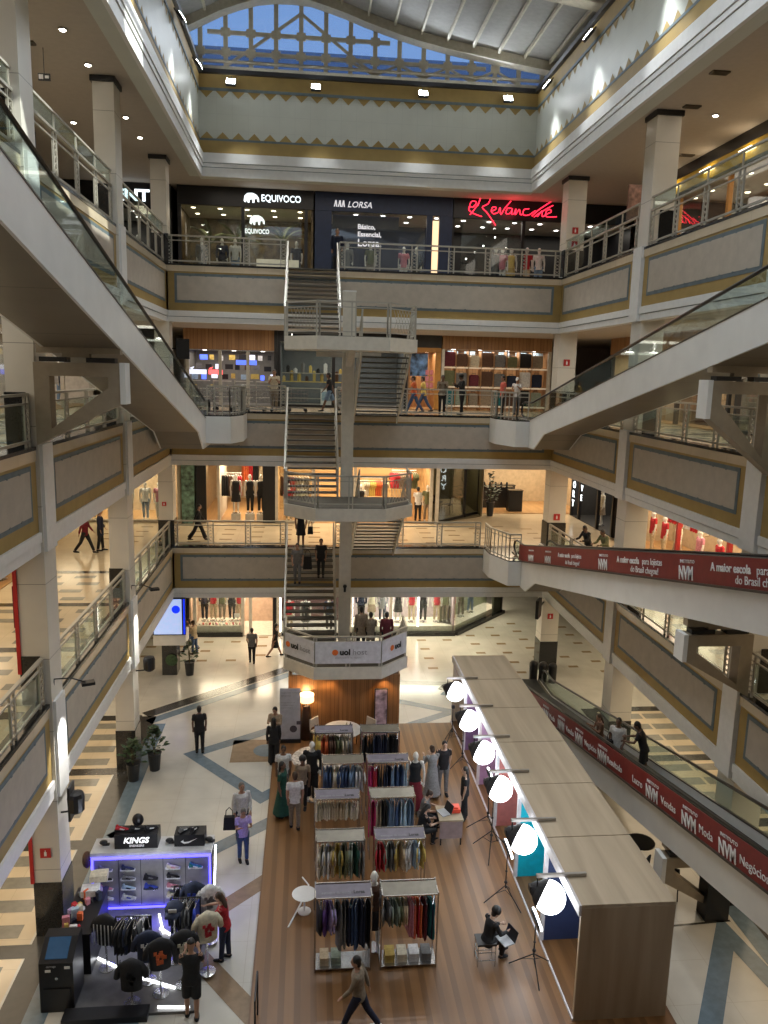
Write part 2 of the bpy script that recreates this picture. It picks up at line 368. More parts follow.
# upper slabs: floor, ceiling, edge band
def slab(L, xl, xr, yb, ceil_h=2.04):
    top = MB(); t = 0.02
    for (x0, x1, y0, y1) in ((XWL-6, xl+0.02, YN, 44), (xr-0.02, XWR+8, YN, 44), (xl, xr, yb-0.02, 44), (xl, xr, YN-5, 0.3)):
        top.mat(0); top.box(x0, x1, y0, y1, L-0.25, L-0.001)
    zt = L + 0.003
    for k in range(7):
        yb2 = 26.1 - 3.72*k
        for xa, xb in ((XWL, xl-0.35), (xr+0.35, XWR)):
            inlay(top, [(xa, yb2-0.16), (xb, yb2-0.16), (xb, yb2+0.16), (xa, yb2+0.16)], 3, zt)
        for j in range(4):
            y = yb2 - 0.62 - 0.83*j
            for cx in (-6.1, -7.2, -8.3, 10.6, 11.7, 12.8):
                xx = cx + (0.3 if j % 2 else 0)
                inlay(top, [(xx-0.33, y-0.17), (xx+0.33, y-0.17), (xx+0.33, y+0.17), (xx-0.33, y+0.17)], 2, zt)
    for i in range(-7, 9):
        for j in range(4):
            x = 0.3 + 1.2*i; y = 30.9 + 1.0*j + (0.5 if i % 2 else 0)
            inlay(top, [(x-0.25, y-0.1), (x+0.25, y-0.1), (x+0.25, y+0.1), (x-0.25, y+0.1)], 1, zt)
    for (x0,x1,y0,y1) in ((xl-0.3, xl+0.03, YN, yb), (xr-0.03, xr+0.3, YN, yb), (xl-0.3, xr+0.3, yb-0.03, yb+0.3)):
        top.mat(4); top.box(x0, x1, y0, y1, L-0.04, L+0.03)
    struct(top.build('floor', [floor_w, tile_brown, tile_grey, tile_dark, granite], at=(0,0,L), fix=False), 'upper walkway floor with small inlaid tiles')
def ceiling(z, xl, xr, yb):
    c = MB()
    for (x0, x1, y0, y1) in ((XWL-6, xl, YN, 44), (xr, XWR+8, YN, 44), (xl, xr, yb, 44)):
        c.box(x0, x1, y0, y1, z, z+0.06)
    struct(c.build('ceiling', ceil_m), 'plain painted walkway ceiling')
trim_n = [0]
def band(L, p0, p1, nrm, e0=0.0, e1=0.0):
    """one bay of the edge band: beige field, blue grey frame, mottled panel, white cornice"""
    p0 = Vector((*p0, 0)); p1 = Vector((*p1, 0)); d = (p1-p0).normalized(); n = Vector((*nrm, 0)); Ln = (p1-p0).length
    b = MB()
    def slabx(a0, a1, z0, z1, o0, o1, mi):
        b.mat(mi); q = [p0+d*a0+n*o0, p0+d*a1+n*o0, p0+d*a1+n*o1, p0+d*a0+n*o1]
        vs = [(v.x, v.y, z0) for v in q] + [(v.x, v.y, z1) for v in q]
        b.add(vs, [(0,3,2,1),(4,5,6,7),(0,1,5,4),(1,2,6,5),(2,3,7,6),(3,0,4,7)])
    slabx(0, Ln, L-1.64, L, -0.30, 0.0, 0)
    slabx(0, Ln, L-1.84, L-1.64, -0.30, 0.05, 3); slabx(0, Ln, L-2.04, L-1.86, -0.30, 0.02, 3); slabx(0, Ln, L-1.87, L-1.83, -0.30, 0.0, 1)
    m = 0.30
    slabx(m, Ln-m, L-1.36, L-0.31, 0.0, 0.012, 1)
    slabx(m+0.095, Ln-m-0.095, L-1.265, L-0.405, 0.0, 0.02, 2)
    k = int((Ln-2*m)/0.55)
    for i in range(1, k):
        a = m + (Ln-2*m)*i/k
        slabx(a-0.035, a+0.035, L-1.285, L-1.25, 0.0, 0.022, 1); slabx(a-0.035, a+0.035, L-0.42, L-0.385, 0.0, 0.022, 1)
    trim_n[0] += 1
    struct(b.build('trim_%d' % trim_n[0], [beige, blueband, inset_m, cornice_m]), 'beige balcony edge band with mottled panel in a blue grey frame')
for L in LV[1:]:
    slab(L, XL, XR, YB)
    for a, b_ in BAYS:
        band(L, (XL, a), (XL, b_), (1, 0)); band(L, (XR, a), (XR, b_), (-1, 0))
    band(L, (XL, YB), (XR, YB), (0, -1))
for z in (LV[1]-2.0, LV[2]-2.0, LV[3]-2.0): ceiling(z, XL-0.3, XR+0.3, YB+0.3)
ceiling(19.45, -4.3, 8.6, 30.3)
# columns with pilaster on the band line
def column(x0, x1, yc, label, front):
    t = thing('column', label, 'column', ((x0+x1)/2, yc, 0))
    s = MB(); s.box(x0, x1, yc-0.35, yc+0.35, 1.25, 19.35); s.build('shaft', cream_col, t)
    b = MB(); b.box(x0-0.02, x1+0.02, yc-0.37, yc+0.37, 0, 1.25); b.build('plinth', granite, t)
    c = MB(); c.box(x0-0.05, x1+0.05, yc-0.4, yc+0.4, 19.3, 19.44); c.build('capital', dark_m, t)
    for L in LV[1:]:
        xa, xb = (front-.04, front+0.13) if label.find('left') >= 0 else (front-0.09, x0+0.02)
        p = MB(); p.box(min(xa,xb), max(xa,xb), yc-0.30, yc+0.30, L-2.04, L+0.06); p.build('pilaster', cornice_m, t)
    for L in LV[1:]:
        p = MB(); xm = (x0-0.03, x1+0.03) if yc > 29 else ((x0-0.03, x0+0.36) if label.find('left') >= 0 else (x1-0.42, x1+0.03))
        p.box(xm[0], xm[1], yc-0.375, yc+0.375, L+0.03, L+1.05); p.build('granite_base', granite, t)
where = ['nearest the viewpoint', 'second from the viewpoint', 'carrying the escalator bracket', 'third from the viewpoint', 'at the back corner of the void']
for i, y in enumerate(COLY):
    column(-5.66, -5.12, y, 'tall cream square column on the left side, ' + where[i], XL)
    column(9.64, 10.35, y, 'tall cream square column on the right side, ' + where[i], XR)
# outer walls
w = MB(); w.box(XWL-6.2, XWL-6, YN-6, 44, 0, 19.5); struct(w.build('wall_left', ceil_m))
w = MB(); w.box(XWR+8, XWR+8.2, YN-6, 44, 0, 19.5); struct(w.build('wall_right', ceil_m))
w = MB(); w.box(XWL-6, XWR+8, 44, 44.2, 0, 19.5); struct(w.build('wall_back', ceil_m))
w = MB(); w.box(XWL-6, XWR+8, YN-6.2, YN-6, 0, 24.5); struct(w.build('wall_front', ceil_m))  # unseen wall behind the viewpoint, put in to bounce light
# upper drum: cornice, zigzag frieze
UL, UR = -3.93, 8.28
def upper(p0, p1, nrm, side):
    p0 = Vector((*p0, 0)); p1 = Vector((*p1, 0)); d = (p1-p0).normalized(); n = Vector((*nrm, 0)); Ln = (p1-p0).length; b = MB()
    def bx(a0, a1, z0, z1, o0, o1, mi):
        b.mat(mi); q = [p0+d*a0+n*o0, p0+d*a1+n*o0, p0+d*a1+n*o1, p0+d*a0+n*o1]
        b.add([(v.x, v.y, z0) for v in q] + [(v.x, v.y, z1) for v in q], [(0,3,2,1),(4,5,6,7),(0,1,5,4),(1,2,6,5),(2,3,7,6),(3,0,4,7)])
    bx(0, Ln, 18.78, 22.3, -0.35, 0, 0)
    bx(0, Ln, 18.78, 19.08, 0, 0.10, 1); bx(0, Ln, 19.10, 19.22, 0, 0.13, 1); bx(0, Ln, 19.24, 19.56, 0, 0.16, 1); bx(0, Ln, 19.07, 19.25, 0, 0.09, 3)
    bx(0, Ln, 19.56, 20.0, 0, 0.03, 2); bx(0, Ln, 20.0, 20.07, 0, 0.04, 3)
    bx(0, Ln, 21.65, 21.74, 0, 0.04, 3); bx(0, Ln, 21.74, 22.18, 0, 0.03, 2); bx(0, Ln, 22.18, 22.32, 0, 0.16, 4)
    k = int(Ln/0.55)
    for i in range(k):
        a = Ln*(i+0.5)/k; h = Ln/k*0.42; b.mat(2)
        for z0, z1 in ((20.07, 20.30), (21.65, 21.42)):
            q = [p0+d*(a-h)+n*0.012, p0+d*(a+h)+n*0.012, p0+d*a+n*0.012]
            b.poly([(q[0].x,q[0].y,z0), (q[1].x,q[1].y,z0), (q[2].x,q[2].y,z1)])
    struct(b.build('wall_' + side, [upper_m, cornice_m, beige, blueband, dark_m], fix=False), 'pale upper wall with beige zigzag friezes')
upper((UL, YN), (UL, YB), (1, 0), 'upper_left'); upper((UR, YN), (UR, YB), (-1, 0), 'upper_right'); upper((UL, YB), (UR, YB), (0, -1), 'upper_back')
# barrel vault roof
RZ = [(-5,23.45),(-3.9,24.0),(-3.0,24.45),(-2.0,24.8),(-1.0,24.95),(0.0,24.9),(1.0,24.65),(2.0,24.32),(3.5,23.92),(5.2,23.6),(7.5,23.3),(8.3,23.2),(10.0,22.95)]
def rz(x):
    for (a, za), (c, zc) in zip(RZ, RZ[1:]):
        if x <= c: return za + (zc-za)*max(0, (x-a))/(c-a)
    return RZ[-1][1]
roof_m = pm('roof_sheet', (0.26, 0.255, 0.24), 0.6, var=0.04); rib_m = pm('roof_steel', (0.42, 0.38, 0.29), 0.5)
xs = [-5.0 + (15.0)*i/24 for i in range(25)]
def vault(y0, y1, nm, skip=(-1,-1), only=None):
    b = MB()
    for i in range(24):
        if skip[0] <= i < skip[1] or (only and not (only[0] <= i < only[1])): continue
        xa, xb = xs[i], xs[i+1]; z0, z1 = rz(xa), rz(xb)
        b.add([(xa,y0,z0),(xb,y0,z1),(xb,y1,z1),(xa,y1,z0),(xa,y0,z0+.1),(xb,y0,z1+.1),(xb,y1,z1+.1),(xa,y1,z0+.1)], [(0,3,2,1),(4,5,6,7),(0,1,5,4),(1,2,6,5),(2,3,7,6),(3,0,4,7)])
    struct(b.build('ceiling', roof_m), 'grey barrel vault roof sheeting')
vault(18.6, 30.6, 'far'); vault(-1.5, 5.0, 'near')
# unseen glass strips and opaque sheets, spaced to shape the sun patches
vault(5.0, 18.6, 'mid', (9, 19))
vg = [(7.0, 8.6), (10.2, 11.0), (12.2, 13.4), (14.8, 16.6)]
edges = [5.0] + [v for p_ in vg for v in p_] + [18.6]
for i in range(0, len(edges), 2): vault(edges[i], edges[i+1], 'strip', (-1, -1), (9, 19))
b = MB()
for y0, y1 in vg:
    for i in range(9, 19):
        xa, xb = xs[i], xs[i+1]; b.poly([(xa,y0,rz(xa)+.05),(xb,y0,rz(xb)+.05),(xb,y1,rz(xb)+.05),(xa,y1,rz(xa)+.05)])
struct(b.build('window_1', glass, fix=False), 'unseen glazed strips in the roof above the void, spaced for sun patches')
for y in (29.75, 24.6, 19.2, 13.8, 8.4, 3.0):
    t = thing('roof_arch', 'beige steel arch rib spanning the barrel vault, %s' % {29.75:'above the end window', 24.6:'second from the end window', 19.2:'third from the end window', 13.8:'fourth from the end window', 8.4:'fifth from the end window', 3.0:'nearest the viewpoint'}[y], 'roof arch', (2.2, y, 22.3))
    b = MB()
    for i in range(24):
        xa, xb = xs[i], xs[i+1]; b.bar((xa,y,rz(xa)-.16), (xb,y,rz(xb)-.16), 0.34, 0.3)
    b.build('rib', rib_m, t)
    b = MB()
    for i in range(24):
        xa, xb = xs[i], xs[i+1]; b.bar((xa,y,rz(xa)-.33), (xb,y,rz(xb)-.33), 0.5, 0.05)
    b.build('flange', rib_m, t)
x = -3.6
pn = 0
while x < 8.6:
    b = MB(); b.bar((x, 5.0, rz(x)-.08), (x, 29.5, rz(x)-.08), 0.07, 0.13)
    tag(b.build('purlin', rib_m), 'slim steel purlin under the vault, %s from the left' % ORDN[pn], 'purlin', 'purlins under the barrel vault'); x += 0.93; pn += 1
# lattice trusses at the sides
for side, X in (('left', UL-0.5), ('right', UR+0.5)):
    t = thing('lattice_truss', 'steel lattice truss on the %s edge of the roof opening' % side, 'truss', (X, 14, 22.3))
    b = MB(); b.bar((X, -1.2, 22.45), (X, 29.8, 22.45), 0.12, 0.12); b.build('bottom_chord', rib_m, t)
    b = MB(); b.bar((X, -1.2, rz(X)-.25), (X, 29.8, rz(X)-.25), 0.12, 0.12); b.build('top_chord', rib_m, t)
    y = 29.5; k = 0; b = MB()
    while y > 0:
        b.bar((X, y, 22.45), (X, y-0.45, rz(X)-.25), 0.05, 0.05); b.bar((X, y-0.45, rz(X)-.25), (X, y-0.9, 22.45), 0.05, 0.05); b.bar((X, y, 22.45), (X, y, rz(X)-.25), 0.06, 0.06); y -= 0.9
    b.build('lattice', rib_m, t)
    w = MB(); w.box(X-0.35 if side == 'left' else X+0.25, X-0.25 if side == 'left' else X+0.35, -1.5, 30.3, 22.3, rz(X)+0.1)
    struct(w.build('wall_clerestory_' + side, dark_m))
# end window with its lattice
t = thing('end_window_truss', 'arched steel lattice frame in front of the blue end window', 'truss', (2.2, 30.15, 22.3))
mx = [-3.85 + 0.875*i for i in range(15)]
for i, x in enumerate(mx):
    b = MB(); b.bar((x, 30.12, 22.3), (x, 30.12, rz(x)-.3), 0.15, 0.12)
    for z in (22.95, 23.6):
        if z < rz(x)-.45: b.obox((x, 30.08, z), (0.32, 0.05, 0.26), 0)
    b.build('mullion', rib_m, t)
b = MB(); b.bar((-3.93, 30.1, 22.42), (8.28, 30.1, 22.42), 0.18, 0.12); b.build('bottom_chord', rib_m, t)
b = MB(); b.tube((-3.93, 30.0, 22.62), (8.28, 30.0, 22.62), 0.06); b.build('pipe', rib_m, t)
for z in (22.95, 23.6):
    xs_ok = [x_*.1 for x_ in range(-38, 83) if rz(x_*.1)-.5 > z]
    if xs_ok: b = MB(); b.bar((xs_ok[0], 30.12, z), (xs_ok[-1], 30.12, z), 0.10, 0.12); b.build('rail', rib_m, t)
b = MB()
for x0, z0, x1, z1 in ((-0.35, 24.35, -2.1, 23.1), (-2.1, 23.1, -3.0, 22.5), (-0.35, 24.35, 1.4, 23.1), (1.4, 23.1, 2.3, 22.5)): b.bar((x0,30.1,z0),(x1,30.1,z1),0.08,0.09)
for i in range(6, 13):
    x0, x1 = mx[i], mx[i+1]; b.bar((x0,30.1,22.5 if i % 2 else 22.9),(x1,30.1,22.9 if i % 2 else 22.5),.06,.08)
b.build('diagonals', rib_m, t)
win_m = glass_mat('blue_glazing', (0.55, 0.68, 0.85), 0.12)
b = MB(); n = 24; pts = [(xs_, rz(xs_)) for xs_ in [-4.3+13.0*i/n for i in range(n+1)]]
b.prism([(-4.3, 22.2)] + pts + [(8.7, 22.2)], 'y', 30.5, 30.53); struct(b.build('window_2', win_m), 'blue arched end window')
b = MB(); b.box(-18, 26, 60, 61, 0, 32.6); b.prism([(-18,32.6),(26,32.6),(24,34.2),(-16,34.2)], 'y', 60.0, 61)
tag(b.build('neighbouring_roof', pm('far_roof', (0.07, 0.10, 0.17), 0.7)), 'dark blue grey roof of the neighbouring building seen through the end window', 'roof')
b = MB(); b.prism([(-1.0+4.2*math.cos(a*PI/16), 29.6+2.6*math.sin(a*PI/16)) for a in range(17)] + [(-5.2,0),(3.2,0)], 'y', 59.2, 59.98)
tag(b.build('neighbouring_gable', pm('far_gable', (0.45, 0.6, 0.85), 0.5)), 'pale blue arched gable glass of the neighbouring building', 'gable')
# ================================================================== RAILINGS
def railing(label, p0, p1, L, h=0.98, sp=1.5, upper=0.0, group='balcony railings', glassy=False, at0=True):
    p0 = Vector((*p0, 0)); p1 = Vector((*p1, 0)); d = (p1-p0); Ln = d.length; d.normalize(); ang = math.atan2(d.y, d.x)
    t = thing('balcony_railing', label, 'railing', ((p0.x+p1.x)/2, (p0.y+p1.y)/2, L+0.03), group)
    z = L + 0.03
    def P(a, zz): return (p0.x+d.x*a, p0.y+d.y*a, zz)
    b = MB(); b.bar(P(0, z+h), P(Ln, z+h), 0.075, 0.05); b.build('handrail', steel, t)
    b = MB(); b.bar(P(0, z+h-.17), P(Ln, z+h-.17), 0.035, 0.035); b.build('mid_rail', steel, t)
    b = MB(); b.bar(P(0, z+.10), P(Ln, z+.10), 0.04, 0.05); b.build('bottom_rail', steel, t)
    n = max(1, round(Ln/sp)); xs_ = [0.09] + [Ln*i/n for i in range(1, n)] + [Ln-0.09]
    for i, a in enumerate(xs_):
        w = 0.10
        for s_ in (-1, 1):
            b = MB(); b.bar(P(a+s_*w, z), P(a+s_*w, z+h), 0.04, 0.05); b.build('post', steel, t)
            # posts stand upright: bar() keeps width along x or y by itself
        b = MB(); zz = z+.14; k = 0
        while zz < z+h-.22:
            b.bar(P(a-w, zz), P(a+w, zz+.13), 0.016, 0.016); b.bar(P(a+w, zz), P(a-w, zz+.13), 0.016, 0.016); zz += .13
        b.build('lattice', steel, t)
    if glassy:
        for i in range(len(xs_)-1):
            b = MB(); a0, a1 = xs_[i]+.13, xs_[i+1]-.13; b.bar(P(a0, z+.46), P(a1, z+.46), 0.008, 0.66); b.build('glass_pane', glass, t)
    if upper:
        b = MB(); b.bar(P(0, z+h+upper), P(Ln, z+h+upper), 0.06, 0.045); b.build('upper_handrail', steel, t)
        for i, a in enumerate(xs_):
            b = MB(); b.bar(P(a, z+h), P(a, z+h+upper), 0.035, 0.035); b.build('upper_post', steel, t)
            if i < len(xs_)-1:
                b = MB(); b.bar(P(a+.05, z+h+upper/2), P(xs_[i+1]-.05, z+h+upper/2), 0.008, upper-.06); b.build('upper_glass', glass, t)
    return t
ORD = {1: 'first', 2: 'second', 3: 'third'}
for li in (1, 2, 3):
    L = LV[li]; fl = ORD[li] + ' floor'
    for side, X in (('left', XL+0.07-0.14), ('right', XR-0.07+0.14)):
        for bi, (a, b_) in enumerate(BAYS[1:], 1):
            wh = {1: 'nearest bay', 2: 'second bay', 3: 'third bay', 4: 'last bay before the back corner'}[bi]
            if side == 'right' and li == 1 and bi == 4: b_ = 29.9
            railing('grey balcony railing, %s side of the %s, %s' % (side, fl, wh), (X, a+.05), (X, b_-.05), L, upper=0.36 if li == 3 else 0.0, glassy=(li < 3), sp=1.45)
Yr = YB+0.1
SX0, SX1 = -0.80, 1.04
for li in (1, 2, 3):
    L = LV[li]; fl = ORD[li] + ' floor'
    x0 = XL+.02 if li != 2 else -2.75
    railing('grey steel railing at the back of the %s, left of the stairs' % fl, (x0, Yr), (SX0-.06, Yr), L, glassy=False)
    xe = XR-0.1 if li == 3 else (7.3 if li == 2 else 6.9)
    xs0 = SX1+.08 if li == 3 else 3.6
    railing('grey steel railing at the back of the %s, right of the stairs' % fl, (xs0, Yr), (xe, Yr), L)
    if li < 3:
        railing('short grey railing between the two stair flights on the %s' % fl, (SX1+.08, Yr), (1.65, Yr), L, sp=0.8)
# ================================================================== STAIRS
tread_m = pm('stair_tread', (0.10, 0.09, 0.07), 0.6); land_m = pm('stair_steel', (0.62, 0.585, 0.50), 0.5, var=0.03)
YL0, YL1 = 26.1, 23.95   # landing back and front
def octo(z0, z1, mb, inset=0.0, grow=0.0):
    i = inset
    mb.prism([(-0.76+i, 26.3), (-0.76+i, 24.95+i*.4), (0.24+i*.4, YL1+i), (2.45-i*.4, YL1+i), (3.42-i, 24.95+i*.4), (3.42-i, 26.3)], 'z', z0, z1)
def lathe_steps(t, x0, x1, ya, za, yb, zb, n=15):
    for k in range(n):
        z = za + (zb-za)*(k+1)/(n+0.0) if False else za + (zb-za)*k/n
        y = ya + (yb-ya)*k/n; dy = (yb-ya)/n
        b = MB(); y0, y1 = sorted((y, y+dy*1.12)); zt = za + (zb-za)*(k+1)/n
        b.box(x0+.05, x1-.05, y0, y1, zt-.05, zt); b.build('tread', tread_m, t)
    for x in (x0, x1-.05):
        b = MB(); b.prism([(ya, za-.05), (yb, zb-.05), (yb, zb-.33), (ya, za-.33)], 'x', x, x+.05); b.build('stringer', land_m, t)
def stair_rail(t, x, ya, za, yb, zb, h=0.95):
    b = MB(); b.bar((x, ya, za+h), (x, yb, zb+h), 0.06, 0.05); b.build('handrail', steel, t)
    b = MB(); b.bar((x, ya, za+h*.5), (x, yb, zb+h*.5), 0.03, 0.03); b.bar((x, ya, za+.12), (x, yb, zb+.12), 0.03, 0.03); b.build('mid_rail', steel, t)
    for k in range(5):
        f = k/4; b = MB(); y = ya+(yb-ya)*f; z = za+(zb-za)*f; b.bar((x, y, z-.1), (x, y, z+h), 0.045, 0.045); b.build('baluster', steel, t)
def land_rail(t, z):
    P = [(-0.70, 26.2), (-0.70, 24.99), (0.27, 24.02), (2.42, 24.02), (3.36, 24.99), (3.36, 26.2)]
    for i in range(5):
        a, c = Vector((*P[i], 0)), Vector((*P[i+1], 0)); d = (c-a); L_ = d.length; d.normalize()
        for nm, h, w in (('handrail', 1.0, .06), ('mid_rail', .84, .035), ('bottom_rail', .12, .04)):
            b = MB(); b.bar((a.x, a.y, z+h), (c.x, c.y, z+h), w, w*.8); b.build(nm, steel, t)
        n = 2 if L_ > 1.5 else 1
        for k in range(n+1):
            for s_ in (-.06, .06):
                q = a + d*(min(max(L_*k/n + s_, .04), L_-.04)); b = MB(); b.bar((q.x, q.y, z-.05), (q.x, q.y, z+1.0), .04, .04); b.build('baluster', steel, t)
        b = MB(); k = 0.2
        while k < L_-.2:   # diamond mesh panel
            p, q = a+d*k, a+d*min(k+.3, L_-.1); b.bar((p.x, p.y, z+.14), (q.x, q.y, z+.82), .010, .010); b.bar((q.x, q.y, z+.14), (p.x, p.y, z+.82), .010, .010); k += .15
        if i in (0, 1, 3, 4) : b.build('mesh_panel', steel, t)
for li, zl in ((3, 13.10), (2, 7.83), (1, 2.61)):
    zt, zb = LV[li], LV[li-1]
    t = thing('staircase', 'open tread staircase with an octagonal landing between the %s' % {3:'third and second floors', 2:'second and first floors', 1:'first floor and the ground floor'}[li], 'stairs', (1.3, 26.5, zb), 'stair flights of the central tower')
    b = MB(); octo(zl-.42, zl-.02, b); b.build('landing_fascia', land_m, t)
    b = MB(); octo(zl-.02, zl, b, 0.08); b.build('landing_floor', tread_m, t)
    lathe_steps(t, SX0, SX1, YL0, zl, 30.0, zt)
    lathe_steps(t, 1.72, 3.42, YL0, zl, 30.0, zb) if li > 1 else lathe_steps(t, 1.72, 3.42, YL0, zl, 30.0, 0.0)
    for x in (SX0+.02, SX1-.02): stair_rail(t, x, YL0, zl, 30.0, zt)
    for x in (1.74, 3.40): stair_rail(t, x, YL0, zl, 30.0, zb)
    land_rail(t, zl)
t = thing('stair_column', 'beige steel column that carries the landings of the central stairs', 'column', (1.36, 26.9, 0))
b = MB(); b.box(1.14, 1.55, 26.75, 27.15, 0, 14.66); b.build('shaft', land_m, t)
for z in (13.1, 7.83, 2.61):
    b = MB(); b.prism([(24.6, z-.43), (27.0, z-.43), (27.0, z-.95)], 'x', 1.24, 1.45); b.build('bracket', land_m, t)
    b = MB(); b.obox((1.35, 26.95, z-.5), (2.2, .25, .16), 0); b.build('crossbeam', land_m, t)
b = MB(); b.box(1.12, 1.57, 26.73, 27.17, 14.66, 14.70); b.build('cap_plate', cornice_m, t)
b = MB(); b.ball((1.34, 26.7, 4.55), .07); b.box(1.30, 1.38, 26.66, 26.75, 4.35, 4.6)
tag(b.build('security_camera', dark_m), 'small black security camera on the stair column above the lowest landing', 'camera')
# ================================================================== MOVING RAMPS
deck_m = pm('ramp_tread', (0.05, 0.05, 0.05), 0.5, 0.4)
soffit_pan = grid_mat('taupe_soffit_panel', (0.21, 0.175, 0.125), (0.10, 0.08, 0.06), (50, 2.4), 0.012, 0.42, 'XY', 0.03)
def ramp(label, Xa, Xb, z0, s, Y0, rise, banner=False, thick=0.74, flip=False):
    """Xa atrium side plane, Xb outer plane; panel top follows z0 + s*(Y0-Y)"""
    t = thing('moving_walkway', label, 'escalator', ((Xa+Xb)/2, Y0, z0), 'inclined moving walkways')
    Y1 = Y0 - rise/s; Yk = Y0
    zt = lambda y: z0 + s*(Y0-y)
    top = [(Y0+1.6, z0), (Y0, z0)] + [(Y1, z0+rise), (Y1-2.5, z0+rise)]
    bot = [(Y1-2.5, z0+rise-thick), (Y1-.4, z0+rise-thick), (Y0-1.6, zt(Y0-1.6)-thick), (Y0-.5, z0-1.02), (Y0+1.3, z0-1.02), (Y0+1.6, z0-.8)]
    if z0 < 0.2:   # starts on the ground
        bot = [(Y1-2.5, z0+rise-thick), (Y1-.4, z0+rise-thick), (Y0-3.5, 0.02), (Y0+1.6, 0.02)]; top = [(Y0+1.6, 0.12), (Y0, 0.12), (Y1, z0+rise), (Y1-2.5, z0+rise)]
    d = .05 if Xb > Xa else -.05
    b = MB(); b.prism(top + bot, 'x', Xa, Xa+d); b.build('side_panel', white, t)
    b = MB(); b.prism(top + bot, 'x', Xb-d, Xb); b.build('side_panel', white, t)
    b = MB(); pb = bot; e = .04
    b.prism([(y, z) for y, z in bot] + [(y, z+e) for y, z in bot[::-1]], 'x', Xa+d, Xb-d); b.build('soffit', soffit_pan, t)
    b = MB(); tr = [(Y0+1.6, z0+0.02), (Y0+.2, z0+.02), (Y1, z0+rise-.30), (Y1-2.5, z0+rise+.0)]
    b.prism(tr + [(y, z-.05) for y, z in tr[::-1]], 'x', Xa+4*d, Xb-4*d); b.build('tread_belt', deck_m, t)
    for X, dd in ((Xa, d), (Xb-d, d)):
        xm = X+dd/2
        b = MB(); b.prism(top[:4] + [(y, z+.03) for y, z in top[:4][::-1]], 'x', xm-.035, xm+.035); b.build('deck_trim', pm('ramp_trim', (0.10,0.09,0.075), 0.35, 0.5), t)
        r0, h = [(Y0+1.2, z0+.05), (Y0, z0+.05), (Y1, z0+rise+.05), (Y1-2.3, z0+rise+.05)], .50
        b = MB(); b.prism(r0 + [(y, z+h) for y, z in r0[::-1]], 'x', xm-.006, xm+.006); b.build('glass_balustrade', glass, t)
        b = MB(); hz = h+.06
        pth = [(xm, Y0+1.0, z0+.02), (xm, Y0+1.28, z0+.12), (xm, Y0+1.38, z0+.3), (xm, Y0+1.28, z0+.5), (xm, Y0+.95, z0+hz+.03)]
        for q in range(1): pth += [(xm, Y0, z0+hz+.05), (xm, Y1, z0+rise+hz+.02), (xm, Y1-2.4, z0+rise+hz)]
        b.path(pth, [(.04,.035)]*len(pth), 6); b.build('handrail', rubber, t)
    if banner:
        xo = Xa - (.10 if Xb > Xa else -.10)
        bn0_ = thing('banner', banner, 'banner', (xo, Y0, z0))
        hb = .60
        b = MB(); q = [(Y0+.2, z0+.03), (Y0-.3, zt(Y0-.3)+.0), (Y1+2.0, z0+rise-2*s)]
        b.prism(q + [(y, z+hb) for y, z in q[::-1]], 'x', xo-.008, xo+.008); bn = b.build('cloth', red_m, bn0_)
        b = MB(); b.prism([(y, z-.02) for y, z in q] + [(y, z+.03) for y, z in q[::-1]], 'x', xo-.03, xo+.02); b.build('edge_trim', pm('ramp_trim', (0.10,0.09,0.075), 0.35, 0.5), bn0_)
        return t, bn, xo, zt
    return t
S = 0.2085
ramp('white clad moving walkway rising on the right between the second and third floors', 8.0, 9.35, 10.50, S, 27.6, 5.25)
_, bn1, xo, zt1 = ramp('white clad moving walkway on the right with the upper red banner', 8.0, 9.35, 5.25, S, 27.6, 5.25, banner='long red NVM banner along the upper moving walkway')
_, bn0, xo, zt0 = ramp('white clad moving walkway on the right rising from the ground floor', 8.0, 9.35, 0.10, S, 27.2, 5.15, banner='long red NVM banner along the lowest moving walkway')
ramp('white clad moving walkway on the left between the second and third floors', -3.5, -4.95, 10.37, 0.2315, 27.2, 5.4)
def banner_text(bn, xo, zt, items):
    up = Vector((0, 0, 1)); rt = Vector((0, -1, S)).normalized(); un = Vector((0, S, 1)).normalized()
    for y, dz, txt, size, bold, nm in items:
        text(txt, (xo-.022, y, zt(y)+dz), rt, un, size, wht_txt, bn, 0.004, bold, name=nm, width=(.60 if nm == 'logo' or txt == 'INSTITUTO' else None))
IT = []
y = 27.25
def nvm(y, k=1.0): return [(y, .07, 'NVM', .40*k, .010, 'logo'), (y, .42, 'INSTITUTO', .10*k, 0, 'lettering')]
IT += nvm(27.2, .75) + nvm(25.9, .8)
def frase(y, k): return [(y, .31, 'A maior escola', .19*k, .006, 'slogan'), (y-1.28*k, .31, 'para lojistas', .19*k, 0, 'slogan'), (y-.75*k, .10, 'do Brasil chegou!', .19*k, 0, 'slogan')]
IT = nvm(26.5, .75) + nvm(24.6, .8) + frase(23.3, .95) + nvm(19.9) + frase(18.7, 1.15) + nvm(15.4) + frase(14.15, 1.2) + nvm(10.8) + frase(9.6, 1.2)
banner_text(bn1, xo, zt1, IT)
IT = []
for y, wrd in ((23.6, 'Lucro'), (21.2, 'Resultado'), (18.9, 'Vendas'), (16.5, 'Resultado'), (14.55, 'Lucro')): pass
for y, wy, wrd in ((25.4, 24.6, 'Lucro'), (23.8, 23.1, 'Moda'), (22.25, 21.5, 'Vendas'), (20.7, 19.95, 'Negócios'), (18.95, 18.3, 'Resultado'), (16.0, 15.25, 'Vendas'), (14.3, 13.6, 'Moda'), (12.85, 12.15, 'Negócios'), (11.0, 10.3, 'Lucro')): IT += nvm(y) + [(wy, .16, wrd, .24, 0, 'slogan')]
IT += [(16.75, .16, 'Lucro', .24, 0, 'slogan')]
banner_text(bn0, xo, zt0, IT)
